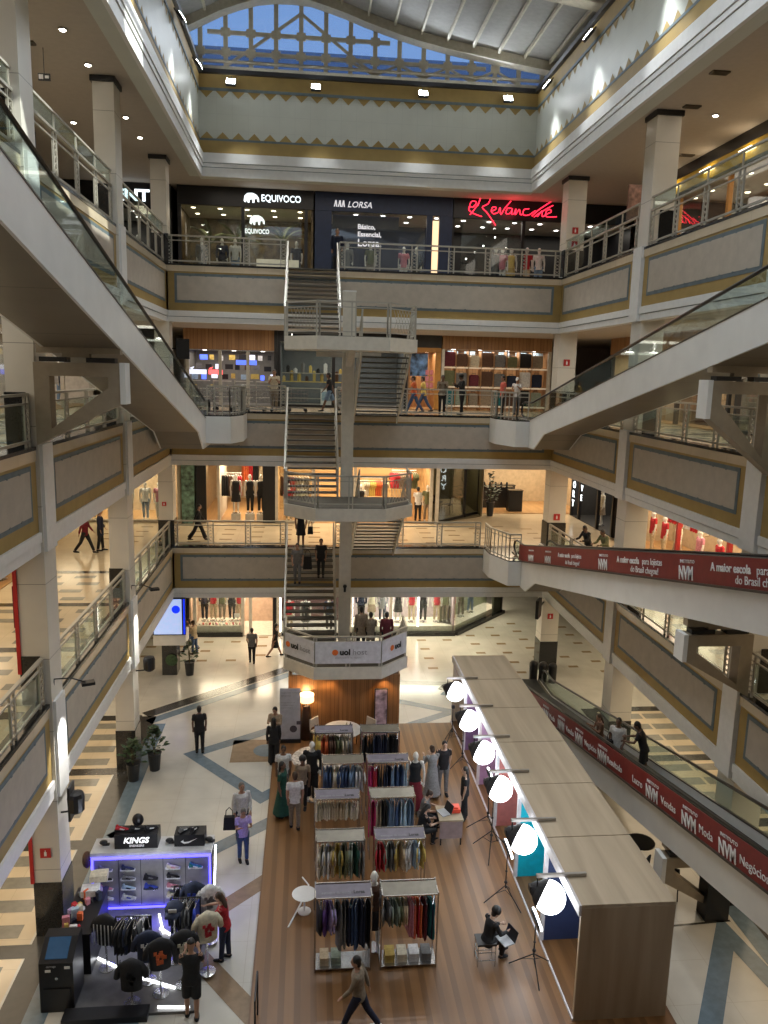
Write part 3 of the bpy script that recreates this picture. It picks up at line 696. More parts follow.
# landing boxes where the walkways leave the back slab
def landing(label, pts, L, rail_pts):
    t = thing('walkway_landing', label, 'landing', (pts[0][0], pts[0][1], L-.95))
    b = MB(); b.prism(pts, 'z', L-.95, L-.02); b.build('fascia', white, t)
    b = MB(); b.prism(pts, 'z', L-.02, L+.02); b.build('floor_plate', granite, t)
    b = MB(); b.prism([(x+(.01 if 0 else 0), y) for x, y in pts], 'z', L-.50, L-.485)
    P = rail_pts
    for i in range(len(P)-1):
        a, c = Vector((*P[i], 0)), Vector((*P[i+1], 0)); d = c-a; n = max(1, round(d.length/.28)); 
        for nm, h, w in (('handrail', 1.0, .06), ('mid_rail', .85, .03), ('bottom_rail', .1, .035)):
            b = MB(); b.bar((a.x, a.y, L+h), (c.x, c.y, L+h), w, w); b.build(nm, steel, t)
        for k in range(n+1):
            q = a+d*k/n; b = MB(); b.bar((q.x, q.y, L), (q.x, q.y, L+1.0), .035, .035); b.build('baluster', steel, t)
for li in (1, 2):
    landing('white clad landing box on the right at the back of the %s floor' % ORD[li], [(7.05, 30.0), (7.05, 29.0), (7.5, 27.75), (8.0, 27.75), (9.4, 27.75), (9.4, 30.0)], LV[li], [(7.1, 30.0), (7.1, 29.05), (7.53, 27.82), (7.95, 27.82)])
landing('white clad landing box on the left at the back of the second floor', [(-5.1, 30.0), (-5.1, 27.3), (-3.5, 27.3), (-2.65, 27.3), (-2.3, 28.3), (-2.3, 30.0)], LV[2], [(-3.45, 27.36), (-2.68, 27.36), (-2.36, 28.3), (-2.36, 30.0)])
# ================================================================== WALKWAY BRACKETS
def bracket(label, Xc, Xt, yc, zt, hc=2.9, ht=0.78):
    t = thing('walkway_bracket', label, 'bracket', (Xc, yc, zt-hc))
    s = 1 if Xt > Xc else -1
    a, b_ = [(Xc, zt), (Xt, zt), (Xt, zt-ht), (Xc, zt-hc)], [(Xc+s*.28, zt-.25), (Xt-s*.22, zt-.25), (Xt-s*.22, zt-.25-(ht-.25)*.4), (Xc+s*.28, zt-hc*.80)]
    m = MB(); n = 4; y0, y1 = yc-.16, yc+.16
    vs = [(x, y0, z) for x, z in a+b_] + [(x, y1, z) for x, z in a+b_]
    fs = []
    for i in range(4):
        j = (i+1) % 4; fs += [(i, j, 4+j, 4+i), (8+i, 12+i, 12+j, 8+j), (i, 8+i, 8+j, j), (4+i, 4+j, 12+j, 12+i)]
    m.add(vs, fs); m.build('truss_frame', taupe_l, t)
    m = MB(); m.box(min(Xt, Xt+s*.10), max(Xt, Xt+s*.10), yc-.2, yc+.2, zt-ht, zt+.02); m.build('end_plate', white, t)
    m = MB(); m.box(min(Xc+s*.1, Xc+s*.6), max(Xc+s*.1, Xc+s*.6), yc-.12, yc+.12, zt+.01, zt+.10); m.build('bearing_pad', dark_m, t)
    m = MB(); m.box(min(Xt-s*.1, Xt-s*.62), max(Xt-s*.1, Xt-s*.62), yc-.12, yc+.12, zt+.01, zt+.10); m.build('bearing_pad', dark_m, t)
    m = MB(); m.box(min(Xc+s*.05, Xt), max(Xc+s*.05, Xt), yc-.1, yc+.1, zt+.17, zt+.34); m.build('cross_tube', taupe_l, t)
    m = MB(); m.box(min(Xc+s*.5, Xc+s*1.0), max(Xc+s*.5, Xc+s*1.0), yc-.08, yc+.08, zt+.1, zt+.2); m.build('spacer', taupe_l, t)
bracket('beige triangular bracket under the left moving walkway', XL+.1, -3.52, 15.4, 12.06, 1.55, .75)
bracket('beige triangular bracket under the right moving walkway of the second floor', XR-.1, 8.02, 15.2, 12.02, 1.9, .75)
bracket('beige triangular bracket under the red banner walkway of the first floor', XR-.1, 8.02, 15.2, 6.72, 1.40, .58)
bracket('beige triangular bracket under the lowest moving walkway', XR-.1, 8.02, 15.2, 1.52, 1.45, .6)
# ================================================================== PEOPLE AND MANNEQUINS
skin_a = pm('skin_tan', (0.36, 0.20, 0.13), 0.5); skin_b = pm('skin_brown', (0.16, 0.085, 0.055), 0.5); skin_c = pm('skin_light', (0.50, 0.32, 0.23), 0.5)
plast = pm('mannequin_white', (0.66, 0.64, 0.60), 0.35); hairk = pm('black_hair', (0.012, 0.010, 0.009), 0.5); hairb = pm('brown_hair', (0.05, 0.028, 0.016), 0.5); hairg = pm('grey_hair', (0.13, 0.12, 0.11), 0.6)
FAB = {}
def fab(name, col, rough=0.85):
    if name not in FAB: FAB[name] = pm('fabric_' + name, col, rough, var=0.10, scale=18, bump=0.15)
    return FAB[name]
CL = dict(black=(0.012,0.012,0.014), navy=(0.015,0.022,0.05), white=(0.62,0.62,0.62), cream=(0.55,0.50,0.38), grey=(0.16,0.16,0.16), khaki=(0.23,0.19,0.14), tan=(0.30,0.23,0.16),
          denim=(0.05,0.09,0.19), denimlt=(0.15,0.23,0.35), red=(0.42,0.02,0.03), darkred=(0.16,0.01,0.02), green=(0.012,0.07,0.05), teal=(0.02,0.16,0.18), orange=(0.62,0.13,0.04), coral=(0.6,0.12,0.09),
          pink=(0.55,0.22,0.28), magenta=(0.50,0.03,0.15), lilac=(0.42,0.34,0.62), purple=(0.12,0.05,0.22), olive=(0.13,0.14,0.07), yellow=(0.62,0.46,0.12), mustard=(0.45,0.32,0.08), beige=(0.48,0.38,0.25),
          brown=(0.10,0.05,0.03), floral=(0.24,0.25,0.25), sage=(0.25,0.30,0.24), royal=(0.03,0.06,0.40), maroon=(0.12,0.02,0.03), sky=(0.35,0.48,0.60))
def F(n): return fab(n, CL[n])
POSES = {
 'stand': dict(la=(2, 8, 8), ra=(2, 8, 8), ll=(2, 0), rl=(-2, 0), lean=0, head=4),
 'relaxed': dict(la=(8, 10, 25), ra=(-2, 10, 12), ll=(6, 2), rl=(-6, 3), lean=0, head=-4),
 'walk': dict(la=(26, 7, 18), ra=(-22, 7, 10), ll=(24, 4), rl=(-22, 14), lean=4, head=2),
 'hands': dict(la=(30, 6, 95), ra=(30, 6, 95), ll=(4, 0), rl=(-4, 2), lean=3, head=14),
 'clasp': dict(la=(-12, 8, 18), ra=(-12, 8, 18), ll=(5, 0), rl=(-5, 0), lean=2, head=6),
 'reach': dict(la=(52, 10, 40), ra=(62, 12, 22), ll=(4, 0), rl=(-4, 0), lean=8, head=14),
 'down': dict(la=(8, 9, 20), ra=(10, 9, 20), ll=(22, 34), rl=(0, 6), lean=3, head=12),
 'sit': dict(la=(38, 6, 60), ra=(38, 6, 60), ll=(88, 82), rl=(84, 96), lean=14, head=22),
 'lean': dict(la=(45, 14, 55), ra=(45, 14, 55), ll=(2, 0), rl=(-6, 2), lean=18, head=8),
 'mann': dict(la=(4, 12, 10), ra=(-4, 12, 8), ll=(6, 3), rl=(-4, 2), lean=0, head=0),
}
R_ = math.radians
def joints(p):
    J = {}; P = POSES[p]
    def leg(sx, pitch, knee):
        h = Vector((sx*.095, 0, .93)); a = R_(pitch); k = h + Vector((0, math.sin(a), -math.cos(a)))*.44
        c = R_(pitch-knee); an = k + Vector((0, math.sin(c), -math.cos(c)))*.41; return h, k, an
    J['L'] = leg(-1, *P['ll']); J['R'] = leg(1, *P['rl'])
    low = min(J['L'][2].z, J['R'][2].z) - .08; d = Vector((0, 0, -low))
    if p == 'sit': d = Vector((0, 0, 0))
    J['L'] = [v+d for v in J['L']]; J['R'] = [v+d for v in J['R']]
    hip = Vector((0, 0, .95)) + d; ln = R_(P['lean']); T = Matrix.Rotation(-ln, 3, 'X')
    J['hip'] = hip; J['T'] = T
    def up(x, y, z): return hip + T @ Vector((x, y, z))
    J['up'] = up
    def arm(sx, pitch, ab, el):
        s_ = up(sx*.185, -.01, .47); a = R_(pitch); q = R_(ab); 
        e = s_ + T @ Vector((sx*math.sin(q), math.sin(a)*math.cos(q), -math.cos(a)*math.cos(q)))*.29
        a2 = R_(pitch+el); inn = -0.35*math.sin(R_(el)); w = e + T @ Vector((sx*inn, math.sin(a2), -math.cos(a2))).normalized()*.25
        dr = (w-e).normalized(); return s_, e, w, w+dr*.09
    J['LA'] = arm(-1, *P['la']); J['RA'] = arm(1, *P['ra'])
    J['neck'] = up(0, .0, .52); hd = R_(P['head']); c = up(0, .015, .56) + T @ Vector((0, math.sin(hd)*.11, math.cos(hd)*.11)); J['head'] = c; J['HT'] = T @ Matrix.Rotation(-hd, 3, 'X')
    return J
PM = {}
def body_mesh(p, fem=False, mann=False):
    key = ('body', p, fem, mann)
    if key in PM: return PM[key]
    J = joints(p); b = MB(); up = J['up']; w = .88 if fem else 1.0
    b.path([up(0,0,-.10), up(0,0,0), up(0,.01,.12), up(0,.0,.26), up(0,0,.40), up(0,-.01,.475), up(0,0,.53), up(0,.01,.60)],
           [(.13,.095), (.165,.115), (.135*w,.10), (.150*w,.11), (.178*w,.115), (.13*w,.075), (.056,.056), (.05,.05)], 16)
    h = J['head']; HT = J['HT']
    b2 = MB(); b2.ball((0,0,0), (.075,.095,.118), 16, 12); b2.ball((0,.04,-.055), (.055,.055,.055), 12, 8)
    b2.path([(0,.088,.025), (0,.112,-.018), (0,.09,-.028)], [.010,.017,.010], 6)
    for s_ in (-1, 1): b2.ball((s_*.077,-.005,-.005), (.012,.02,.032), 8, 6)
    b2.path([(-.022,.090,-.058),(0,.097,-.058),(.022,.090,-.058)], [.006,.010,.006], 6)
    b.add([h + HT @ Vector(v) for v in b2.v], b2.f)
    for k in ('L', 'R'):
        a, c, e = J[k]; b.path([a+Vector((0,0,.06)), a, a.lerp(c,.5), c, c.lerp(e,.3), e], [(.07,.085), (.088,.092), .075, .054, .056, .038], 12)
        b.path([e+Vector((0,-.035,-.01)), e+Vector((0,0,-.03)), e+Vector((0,.07,-.052)), e+Vector((0,.155,-.062))], [.030,(.038,.04),(.042,.026),(.032,.016)], 10)
    for k, sx in (('LA', -1), ('RA', 1)):
        s_, e, wv, hd = J[k]; b.path([s_+J['T'] @ Vector((-sx*.05,0,.01)), s_, s_.lerp(e,.5), e, e.lerp(wv,.35), wv], [.052,.056,.046,.038,.038,.026], 10)
        dr = (hd-wv).normalized(); side = dr.cross(J['T'] @ Vector((0,1,0)));
        if side.length < .2: side = dr.cross(Vector((0,0,1)))
        side.normalize(); nrm = side.cross(dr)
        b.path([wv, wv+dr*.045, wv+dr*.085], [(.024,.020),(.020,.040) if abs(side.x) < .5 else (.040,.020),(.034,.017)], 8)
        for i, ln in enumerate((.062, .072, .067, .052)):
            o = side*(-.027+.018*i); r0 = wv+dr*.078+o; b.path([r0, r0+dr*ln*.5+nrm*.006, r0+dr*ln+nrm*.024], [.0095,.009,.0075], 6)
        tb = wv+dr*.03+side*(-sx)*.028; b.path([tb, tb+dr*.035+side*(-sx)*.022, tb+dr*.065+side*(-sx)*.022+nrm*.012], [.012,.011,.009], 6)
    me = baked(b, 'person_body', [skin_a, hairk], voxel=.0125 if not mann else .018, it=2)
    if not mann:    # eyes and brows set into the same skin
        bm = bmesh.new(); bm.from_mesh(me); e = MB()
        for s_ in (-1, 1):
            c = h + HT @ Vector((s_*.030, .088, .012)); e.ball(tuple(c), (.011,.008,.007), 8, 5)
            p0 = h + HT @ Vector((s_*.016, .093, .034)); p1 = h + HT @ Vector((s_*.048, .083, .034)); e.path([p0, p1], [.005,.004], 5)
        tm = e.mesh('tmp', [hairk]); n0 = len(bm.faces); bm.from_mesh(tm); bm.faces.ensure_lookup_table()
        for f in bm.faces[n0:]: f.material_index = 1
        bm.to_mesh(me); bm.free(); bpy.data.meshes.remove(tm)
    PM[key] = me; return me
def top_mesh(p, kind, fem=False):
    key = ('top', p, kind, fem)
    if key in PM: return PM[key]
    J = joints(p); b = MB(); up = J['up']; w = .90 if fem else 1.02
    lowz = -.12 if kind != 'tank' else -.05
    if kind == 'coat': lowz = -.30
    b.path([up(0,0,lowz), up(0,0,0), up(0,.01,.12), up(0,.0,.26), up(0,0,.40), up(0,-.01,.478), up(0,0,.508)],
           [(.182,.135), (.182,.132), (.160*w,.122), (.170*w,.128), (.195*w,.130), (.145*w,.088), (.075,.07)], 16)
    ext = {'tee': .66, 'long': 2.0, 'coat': 2.0, 'tank': .0}[kind]
    for k, sx in (('LA', -1), ('RA', 1)):
        s_, e, wv, hd = J[k]; st = s_+J['T'] @ Vector((-sx*.05,0,.01))
        if ext == 0: continue
        if ext < 1: b.path([st, s_, s_.lerp(e, ext)], [.054,.060,.056], 10)
        else: b.path([st, s_, s_.lerp(e,.5), e, e.lerp(wv,.4), e.lerp(wv,.93)], [.056,.064,.057,.050,.048,.038], 10)
    me = baked(b, 'shirt', [F('black')], voxel=.018, it=3); PM[key] = me; return me
def bottom_mesh(p, kind):
    key = ('bot', p, kind)
    if key in PM: return PM[key]
    J = joints(p); b = MB(); up = J['up']; hip = J['hip']
    b.path([up(0,0,-.13), up(0,0,-.02), up(0,0,.06)], [(.165,.118),(.178,.126),(.158,.115)], 14)
    if kind in ('trousers', 'shorts', 'wide'):
        for k in ('L', 'R'):
            a, c, e = J[k]; g = .03 if kind == 'wide' else 0
            if kind == 'shorts': b.path([a+Vector((0,0,.05)), a, a.lerp(c,.5), a.lerp(c,.95)], [.085,.104,.102,.098], 12)
            else: b.path([a+Vector((0,0,.05)), a, a.lerp(c,.5), c, c.lerp(e,.5), c.lerp(e,.97)], [.085,.102,.088,.070+g*.6,.064+g,.058+g*1.4], 12)
    else:
        low = {'skirt': .50, 'long': .14}[kind]; mid = (J['L'][1]+J['R'][1])/2
        pts = [up(0,0,-.02), up(0,0,-.14), Vector((0, mid.y*.7, (hip.z+low)/2)), Vector((0, mid.y*.8, low))]
        b.path(pts, [(.172,.125),(.195,.15),(.215,.20) if kind == 'long' else (.19,.16),(.30,.28) if kind == 'long' else (.22,.19)], 18)
    me = baked(b, 'trousers', [F('black')], voxel=.018, it=3); PM[key] = me; return me
def hair_mesh(p, kind):
    key = ('hair', p, kind)
    if key in PM: return PM[key]
    J = joints(p); h = J['head']; HT = J['HT']; b2 = MB()
    if kind == 'cap':
        b2.ball((0,-.005,.025), (.086,.106,.108), 14, 8, zmin=0.1); b2.path([(0,.07,.045),(0,.17,.03)], [(.07,.012),(.055,.008)], 10)
    else:
        b2.ball((0,-.018,.028), (.084,.097,.106), 14, 10, zmin=-.35)
        b2.ball((0,-.045,-.03), (.076,.062,.085), 12, 8)
        if kind == 'long': b2.path([(0,-.055,.04),(0,-.078,-.08),(0,-.085,-.20),(0,-.08,-.30)], [(.075,.05),(.088,.045),(.085,.035),(.05,.02)], 12)
        if kind == 'bun': b2.ball((0,-.10,.075), (.045,.045,.045), 10, 8)
        if kind == 'curly': b2.ball((0,-.03,.05), (.12,.12,.12), 12, 8, zmin=-.5)
    b = MB(); b.add([h + HT @ Vector(v) for v in b2.v], b2.f)
    me = baked(b, 'hair', [hairk], voxel=.014, it=2); PM[key] = me; return me
def shoe_mesh(p, k):
    key = ('shoe', p, k)
    if key in PM: return PM[key]
    e = joints(p)[k][2]; b = MB()
    b.path([e+Vector((0,-.06,-.02)), e+Vector((0,-.02,-.035)), e+Vector((0,.07,-.048)), e+Vector((0,.17,-.06)), e+Vector((0,.195,-.062))], [.028,(.048,.048),(.05,.036),(.042,.024),(.02,.012)], 10)
    me = b.mesh('shoe', [F('black')], True); PM[key] = me; return me
TREE = []
def person(label, x, y, z, face, pose='stand', fem=False, h=1.72, skin=skin_a, top=('tee', 'black'), bot=('trousers', 'black'), hair=('short', hairk), shoes='black', group=None, name='person'):
    """face: degrees, 0 looks along +Y (away from the viewpoint)"""
    t = link_mesh(name, body_mesh(pose, fem), None, (x, y, z + (.035 if pose == 'sit' else 0)), R_(face), h*.93/1.75, [skin, hairk])
    tag(t, label, 'person', group)
    if top: 
        link_mesh('shirt' if top[0] != 'coat' else 'jacket', top_mesh(pose, top[0], fem), t, mats=[F(top[1])])
    if bot: link_mesh({'trousers':'trousers','shorts':'shorts','wide':'trousers','skirt':'skirt','long':'skirt'}[bot[0]], bottom_mesh(pose, bot[0]), t, mats=[F(bot[1])])
    if hair: link_mesh('hair' if hair[0] != 'cap' else 'cap', hair_mesh(pose, hair[0]), t, mats=[hair[1]])
    for k in ('L', 'R'): link_mesh('shoe', shoe_mesh(pose, k), t, mats=[F(shoes)])
    return t
def bag(label, x, y, z, w, hgt, m, rzv=0, cat='bag'):
    t = thing('handbag', label, cat, (x, y, z)); b = MB()
    b.prism([(x-w/2, z), (x+w/2, z), (x+w*.42, z+hgt), (x-w*.42, z+hgt)], 'y', y-.06, y+.06); b.build('bag_body', m, t)
    b = MB(); b.path([(x-w*.3, y, z+hgt-.01), (x-w*.25, y, z+hgt+.16), (x, y, z+hgt+.24), (x+w*.25, y, z+hgt+.16), (x+w*.3, y, z+hgt-.01)], .012, 6); b.build('strap', m, t)
    return t
bl, nv, wh_ = 'black', 'navy', 'white'
# ground floor, open side
person('person in black tee and trousers standing alone by the blue chevron', -3.34, 23.43, 0, 10, 'stand', h=1.72, top=('tee', bl), bot=('trousers', bl), skin=skin_b)
person('person in dark shirt walking away past the ground floor shop', -2.25, 31.2, 0, 0, 'relaxed', h=1.66, top=('tee', 'grey'), bot=('trousers', bl))
person('person in black skirt striding left of the stairs', -1.33, 31.9, 0, -75, 'walk', True, 1.66, top=('tee', bl), bot=('skirt', bl), hair=('long', hairk))
person('person in pale shirt and jeans beside the glowing screen', -4.75, 32.3, 0, 60, 'hands', True, 1.62, top=('tee', 'beige'), bot=('trousers', 'denim'), hair=('bun', hairb))
person('person in jeans and beige cardigan nearest the glowing screen', -5.0, 32.7, 0, 100, 'walk', True, 1.64, top=('long', 'tan'), bot=('trousers', 'denim'), hair=('long', hairb))
person('person in tan jacket looking down beside the white roll-up stand', -0.95, 23.25, 0, 165, 'hands', h=1.76, top=('coat', 'tan'), bot=('trousers', bl))
person('person in long black dress with her back turned near the roll-up stand', -0.98, 22.55, 0, 8, 'stand', True, 1.68, top=('long', bl), bot=('wide', bl), hair=('long', hairk), skin=skin_b)
person('person in white tee facing the viewpoint in the group on the deck', -0.62, 20.5, .08, 185, 'stand', h=1.72, top=('tee', wh_), bot=('trousers', 'grey'), skin=skin_b)
person('person in long dark green dress in the group on the deck', -0.62, 19.55, .08, 250, 'relaxed', True, 1.74, top=('tee', 'green'), bot=('long', 'green'), hair=('long', hairk), skin=skin_b)
person('person in beige blouse and black trousers behind the white shirt', -0.08, 19.95, .08, 175, 'stand', True, 1.66, top=('tee', 'tan'), bot=('trousers', bl), skin=skin_b, hair=('curly', hairk))
person('person in white shirt and khaki trousers seen from behind', -0.27, 18.95, .08, 5, 'clasp', h=1.74, top=('tee', wh_), bot=('trousers', 'khaki'), skin=skin_a, hair=('short', hairb))
person('grey haired person in a white striped shirt on the open floor', -1.62, 18.62, 0, 200, 'relaxed', h=1.76, top=('long', wh_), bot=('trousers', nv), hair=('short', hairg))
person('person in pale lilac shirt and blue jeans on the open floor', -1.52, 17.75, 0, 195, 'hands', True, 1.58, top=('tee', 'lilac'), bot=('trousers', 'denim'), hair=('short', hairg))
bag('black shoulder bag hanging beside the lilac shirt', -1.86, 17.85, .82, .30, .34, F('black'))
person('person in red top and jeans holding a baseball jacket at the kiosk', -1.62, 14.45, 0, 75, 'reach', True, 1.66, top=('tee', 'red'), bot=('trousers', nv), hair=('long', hairb), skin=skin_c)
t = person('person in black printed tee and shorts with a cap at the kiosk', -2.08, 12.98, 0, 5, 'hands', h=1.76, top=('tee', bl), bot=('shorts', bl), hair=('cap', hairk), skin=skin_a)
person('person in olive jacket and dark jeans walking on the near end of the deck', 1.0, 12.4, .08, 78, 'walk', h=1.74, top=('long', 'khaki'), bot=('trousers', nv), shoes='white')
# right half of the deck
person('person in long black dress beside the umbrella lights', 4.30, 19.1, .08, 80, 'stand', True, 1.70, top=('tee', bl), bot=('wide', bl), hair=('long', hairk), skin=skin_c)
person('person in black tee looking down near the umbrella lights', 3.95, 20.5, .08, 185, 'clasp', h=1.78, top=('tee', bl), bot=('trousers', 'grey'), skin=skin_c)
person('person in long grey patterned dress on the deck', 3.6, 20.3, .08, 20, 'hands', True, 1.70, top=('long', 'floral'), bot=('long', 'floral'), hair=('bun', hairb), skin=skin_c)
person('person in black seated at the low table with arms forward', 2.95, 18.05, -.36, -70, 'sit', True, 1.66, top=('tee', bl), bot=('trousers', bl), hair=('long', hairk), skin=skin_c)
person('person with brown hair seated behind the low table', 3.1, 18.8, -.36, -100, 'sit', True, 1.66, top=('tee', 'grey'), bot=('trousers', bl), hair=('bun', hairb), skin=skin_c)
person('person in black seated on a stool with a laptop on the knees', 3.75, 13.95, -.28, -70, 'sit', True, 1.66, top=('long', bl), bot=('trousers', bl), hair=('curly', hairk), skin=skin_c)
# stairs and landing
person('person in brown jacket on the lowest landing, left of three', 1.85, 25.3, 2.62, 10, 'stand', h=1.74, top=('coat', 'tan'), bot=('trousers', bl))
person('person in beige jacket on the lowest landing, middle of three', 2.15, 25.0, 2.62, 0, 'hands', h=1.62, top=('coat', 'khaki'), bot=('trousers', bl))
person('person in dark maroon jacket on the lowest landing, right of three', 2.68, 24.95, 2.62, 0, 'stand', True, h=1.66, top=('coat', 'maroon'), bot=('trousers', bl))
person('person in black dress stepping onto the stairs from the first floor', -0.25, 30.1, 5.24, 185, 'relaxed', True, 1.70, top=('tee', bl), bot=('skirt', bl), hair=('short', hairk), skin=skin_b)
bag('black handbag carried at the top of the stairs', 0.12, 30.05, 5.74, .22, .30, F('black'))
person('person in grey tee carrying a jacket down the stairs', -0.36, 28.5, 4.16, 180, 'down', h=1.70, top=('tee', 'grey'), bot=('trousers', 'grey'))
bag('black backpack carried down the stairs beside the grey tee', 0.02, 28.5, 4.72, .34, .50, F('black'), cat='backpack')
person('person in black tee coming down the stairs on the right', 0.52, 28.7, 4.33, 180, 'down', h=1.66, top=('tee', bl), bot=('trousers', bl))
# first floor walkways
person('person in black walking on the first floor past the dress shop', -4.35, 31.1, 5.24, -85, 'walk', True, 1.66, top=('long', bl), bot=('wide', bl), hair=('short', hairk))
person('person in dark red jacket walking on the left first floor walkway', -8.1, 28.8, 5.24, -90, 'walk', True, 1.66, top=('long', 'darkred'), bot=('trousers', bl))
person('person in navy coat beside the dark red jacket on the first floor', -7.65, 29.2, 5.24, -80, 'relaxed', h=1.72, top=('coat', nv), bot=('trousers', bl))
person('person in black standing by the left first floor column', -6.75, 29.6, 5.24, 100, 'stand', h=1.74, top=('long', bl), bot=('trousers', bl))
person('person in white shirt browsing inside the first floor shop', 5.15, 35.6, 5.24, 5, 'hands', h=1.74, top=('tee', wh_), bot=('trousers', bl))
for i, (x, y, lb, c) in enumerate(((10.2, 26.9, 'left', bl), (10.6, 26.2, 'middle', 'olive'), (11.0, 25.5, 'right', 'grey'))):
    person('person in dark clothes leaning over behind the upper red banner, %s of three' % lb, x, y, 5.24, 110, 'lean', h=1.70, top=('long', c), bot=('trousers', bl), skin=skin_b)
# second floor
person('person in pale yellow polo standing behind the second floor railing', -1.35, 31.6, 10.46, 180, 'hands', h=1.74, top=('tee', 'cream'), bot=('trousers', 'khaki'))
person('person in black tee and denim shorts walking by the second floor stairs', 0.85, 31.5, 10.46, 90, 'walk', h=1.72, top=('tee', bl), bot=('shorts', 'denimlt'), skin=skin_b)
person('person in red top behind the second floor stairs', 1.45, 32.0, 10.46, 90, 'relaxed', True, 1.66, top=('tee', 'red'), bot=('trousers', 'maroon'), hair=('long', hairk))
person('person in orange top and jeans walking on the second floor', 4.25, 31.5, 10.46, 80, 'walk', True, 1.68, top=('tee', 'orange'), bot=('trousers', 'denim'), hair=('short', hairb))
person('person in yellow top just behind the orange top', 4.75, 32.3, 10.46, 80, 'walk', True, 1.66, top=('tee', 'yellow'), bot=('trousers', 'denim'))
person('person in brown jacket at the luggage shop, left of a pair', 5.35, 31.2, 10.46, 170, 'hands', h=1.68, top=('long', 'khaki'), bot=('trousers', bl), skin=skin_b)
person('person in black at the luggage shop, right of a pair', 6.15, 31.2, 10.46, 100, 'hands', True, 1.74, top=('long', bl), bot=('trousers', bl), skin=skin_b, hair=('curly', hairk))
person('person in coral shirt standing at the luggage shop', 7.85, 31.3, 10.46, 95, 'stand', h=1.72, top=('tee', 'coral'), bot=('trousers', bl), skin=skin_a)
person('person in white top with cap by the right end of the luggage shop', 8.6, 31.9, 10.46, 150, 'hands', True, 1.66, top=('tee', wh_), bot=('trousers', 'grey'), hair=('cap', F('white')))
# third floor
person('person in dark suit standing at the head of the stairs', 1.05, 31.0, 15.76, 180, 'relaxed', h=1.76, top=('coat', nv), bot=('trousers', bl))
# lowest ramp
person('person in brown top riding the lowest walkway, first of three', 8.5, 20.4, 1.02, 90, 'hands', True, 1.60, top=('tee', 'brown'), bot=('trousers', 'grey'), hair=('long', hairb))
person('person in white tee with a shoulder bag on the lowest walkway', 8.55, 19.3, 1.27, 140, 'relaxed', h=1.74, top=('tee', wh_), bot=('trousers', 'grey'), skin=skin_b)
bag('small black crossbody bag of the white tee on the walkway', 8.3, 19.25, 2.0, .22, .26, F('black'))
person('person in black tee and shorts leaning on the walkway handrail', 9.0, 18.6, 1.45, 60, 'lean', h=1.76, top=('tee', bl), bot=('shorts', bl), skin=skin_b, shoes='white')
# ------------------------------------------------------------------ mannequins
MG = {}
def mannequin(label, x, y, z, face=180, top=('tee','black'), bot=('trousers','black'), group=None, h=1.78, headless=False):
    t = link_mesh('mannequin', body_mesh('mann', True, True), None, (x, y, z+.02), R_(face), h/1.75, [plast, plast])
    tag(t, label, 'mannequin', group)
    if top: link_mesh('shirt', top_mesh('mann', top[0], True), t, mats=[F(top[1])])
    if bot: link_mesh('skirt' if bot[0] in ('skirt','long') else 'trousers', bottom_mesh('mann', bot[0]), t, mats=[F(bot[1])])
    b = PM.get('mbase')
    if b is None:
        m = MB(); m.lathe([(.17,-.02),(.17,-.005),(.16,.0)], n=16); b = PM['mbase'] = m.mesh('base_plate', [chrome])
    link_mesh('base_plate', b, t)
    return t
# ================================================================== WOODEN DECK, WALL, BOOTH
DZ = 0.08
b = MB(); b.box(-1.02, 7.0, 8.0, 25.1, 0.004, DZ)
tag(b.build('wooden_deck', wood_deck), 'low striped wood deck covering the middle of the ground floor', 'deck')
t = thing('timber_screen_wall', 'walnut slatted wall below the lowest stair landing', 'wall panel', (1.38, 24.5, DZ))
b = MB(); b.box(-0.58, 3.12, 24.42, 24.52, DZ, 2.15); b.build('panel', wood_wall, t)
b = MB(); b.box(-0.58, -0.48, 24.52, 26.4, DZ, 2.15); b.box(3.02, 3.12, 24.52, 26.4, DZ, 2.15); b.build('return_panel', wood_wall, t)
# banners on the landing railing
ban = pm('banner_white', (0.62, 0.62, 0.66), 0.5); orange_m = pm('logo_orange', (0.75, 0.17, 0.03), 0.5); blk_txt = pm('black_lettering', (0.02,0.02,0.02), 0.5); grey_txt = pm('grey_lettering', (0.3,0.3,0.32), 0.5)
P = [(-0.74, 24.97), (0.25, 23.97), (2.44, 23.97), (3.40, 24.97)]
for i, nm in enumerate(('left slanted side', 'front', 'right slanted side')):
    a, c = Vector((*P[i], 0)), Vector((*P[i+1], 0)); d = (c-a); L_ = d.length; d.normalize(); n = Vector((d.y, -d.x, 0))
    t = thing('banner', 'white uol host banner on the %s of the lowest landing' % nm, 'banner', ((a.x+c.x)/2, (a.y+c.y)/2, 2.72), 'uol host banners')
    q = [a+d*.03-n*.018, c-d*.03-n*.018]
    b = MB(); b.bar((q[0].x,q[0].y,3.09), (q[1].x,q[1].y,3.09), .012, .74); c_ = b.build('cloth', ban, t)
    m = a+d*(L_*.5-.42)+n*.0
    if i == 0: m = a+d*.18+n*.0
    if i == 2: m = a+d*.55+n*.0
    b = MB(); rr = .10; b.add([tuple(m+d*(-.0+rr*math.cos(k*PI/8))+Vector((0,0,3.1+rr*math.sin(k*PI/8)))) for k in range(16)], [tuple(range(16))]); b.build('logo_dot', orange_m, c_, fix=False)
    text('uol', tuple(m+d*.15+Vector((0,0,3.02))), d, (0,0,1), .27, blk_txt, c_, .003, .012, name='logo')
    if i < 2: text('host', tuple(m+d*.56+Vector((0,0,3.02))), d, (0,0,1), .27, grey_txt, c_, .003, 0, name='logo')
    if i == 1: text('promovendo o seu negócio', tuple(m+d*.0+Vector((0,0,2.90))), d, (0,0,1), .075, grey_txt, c_, .002, 0)
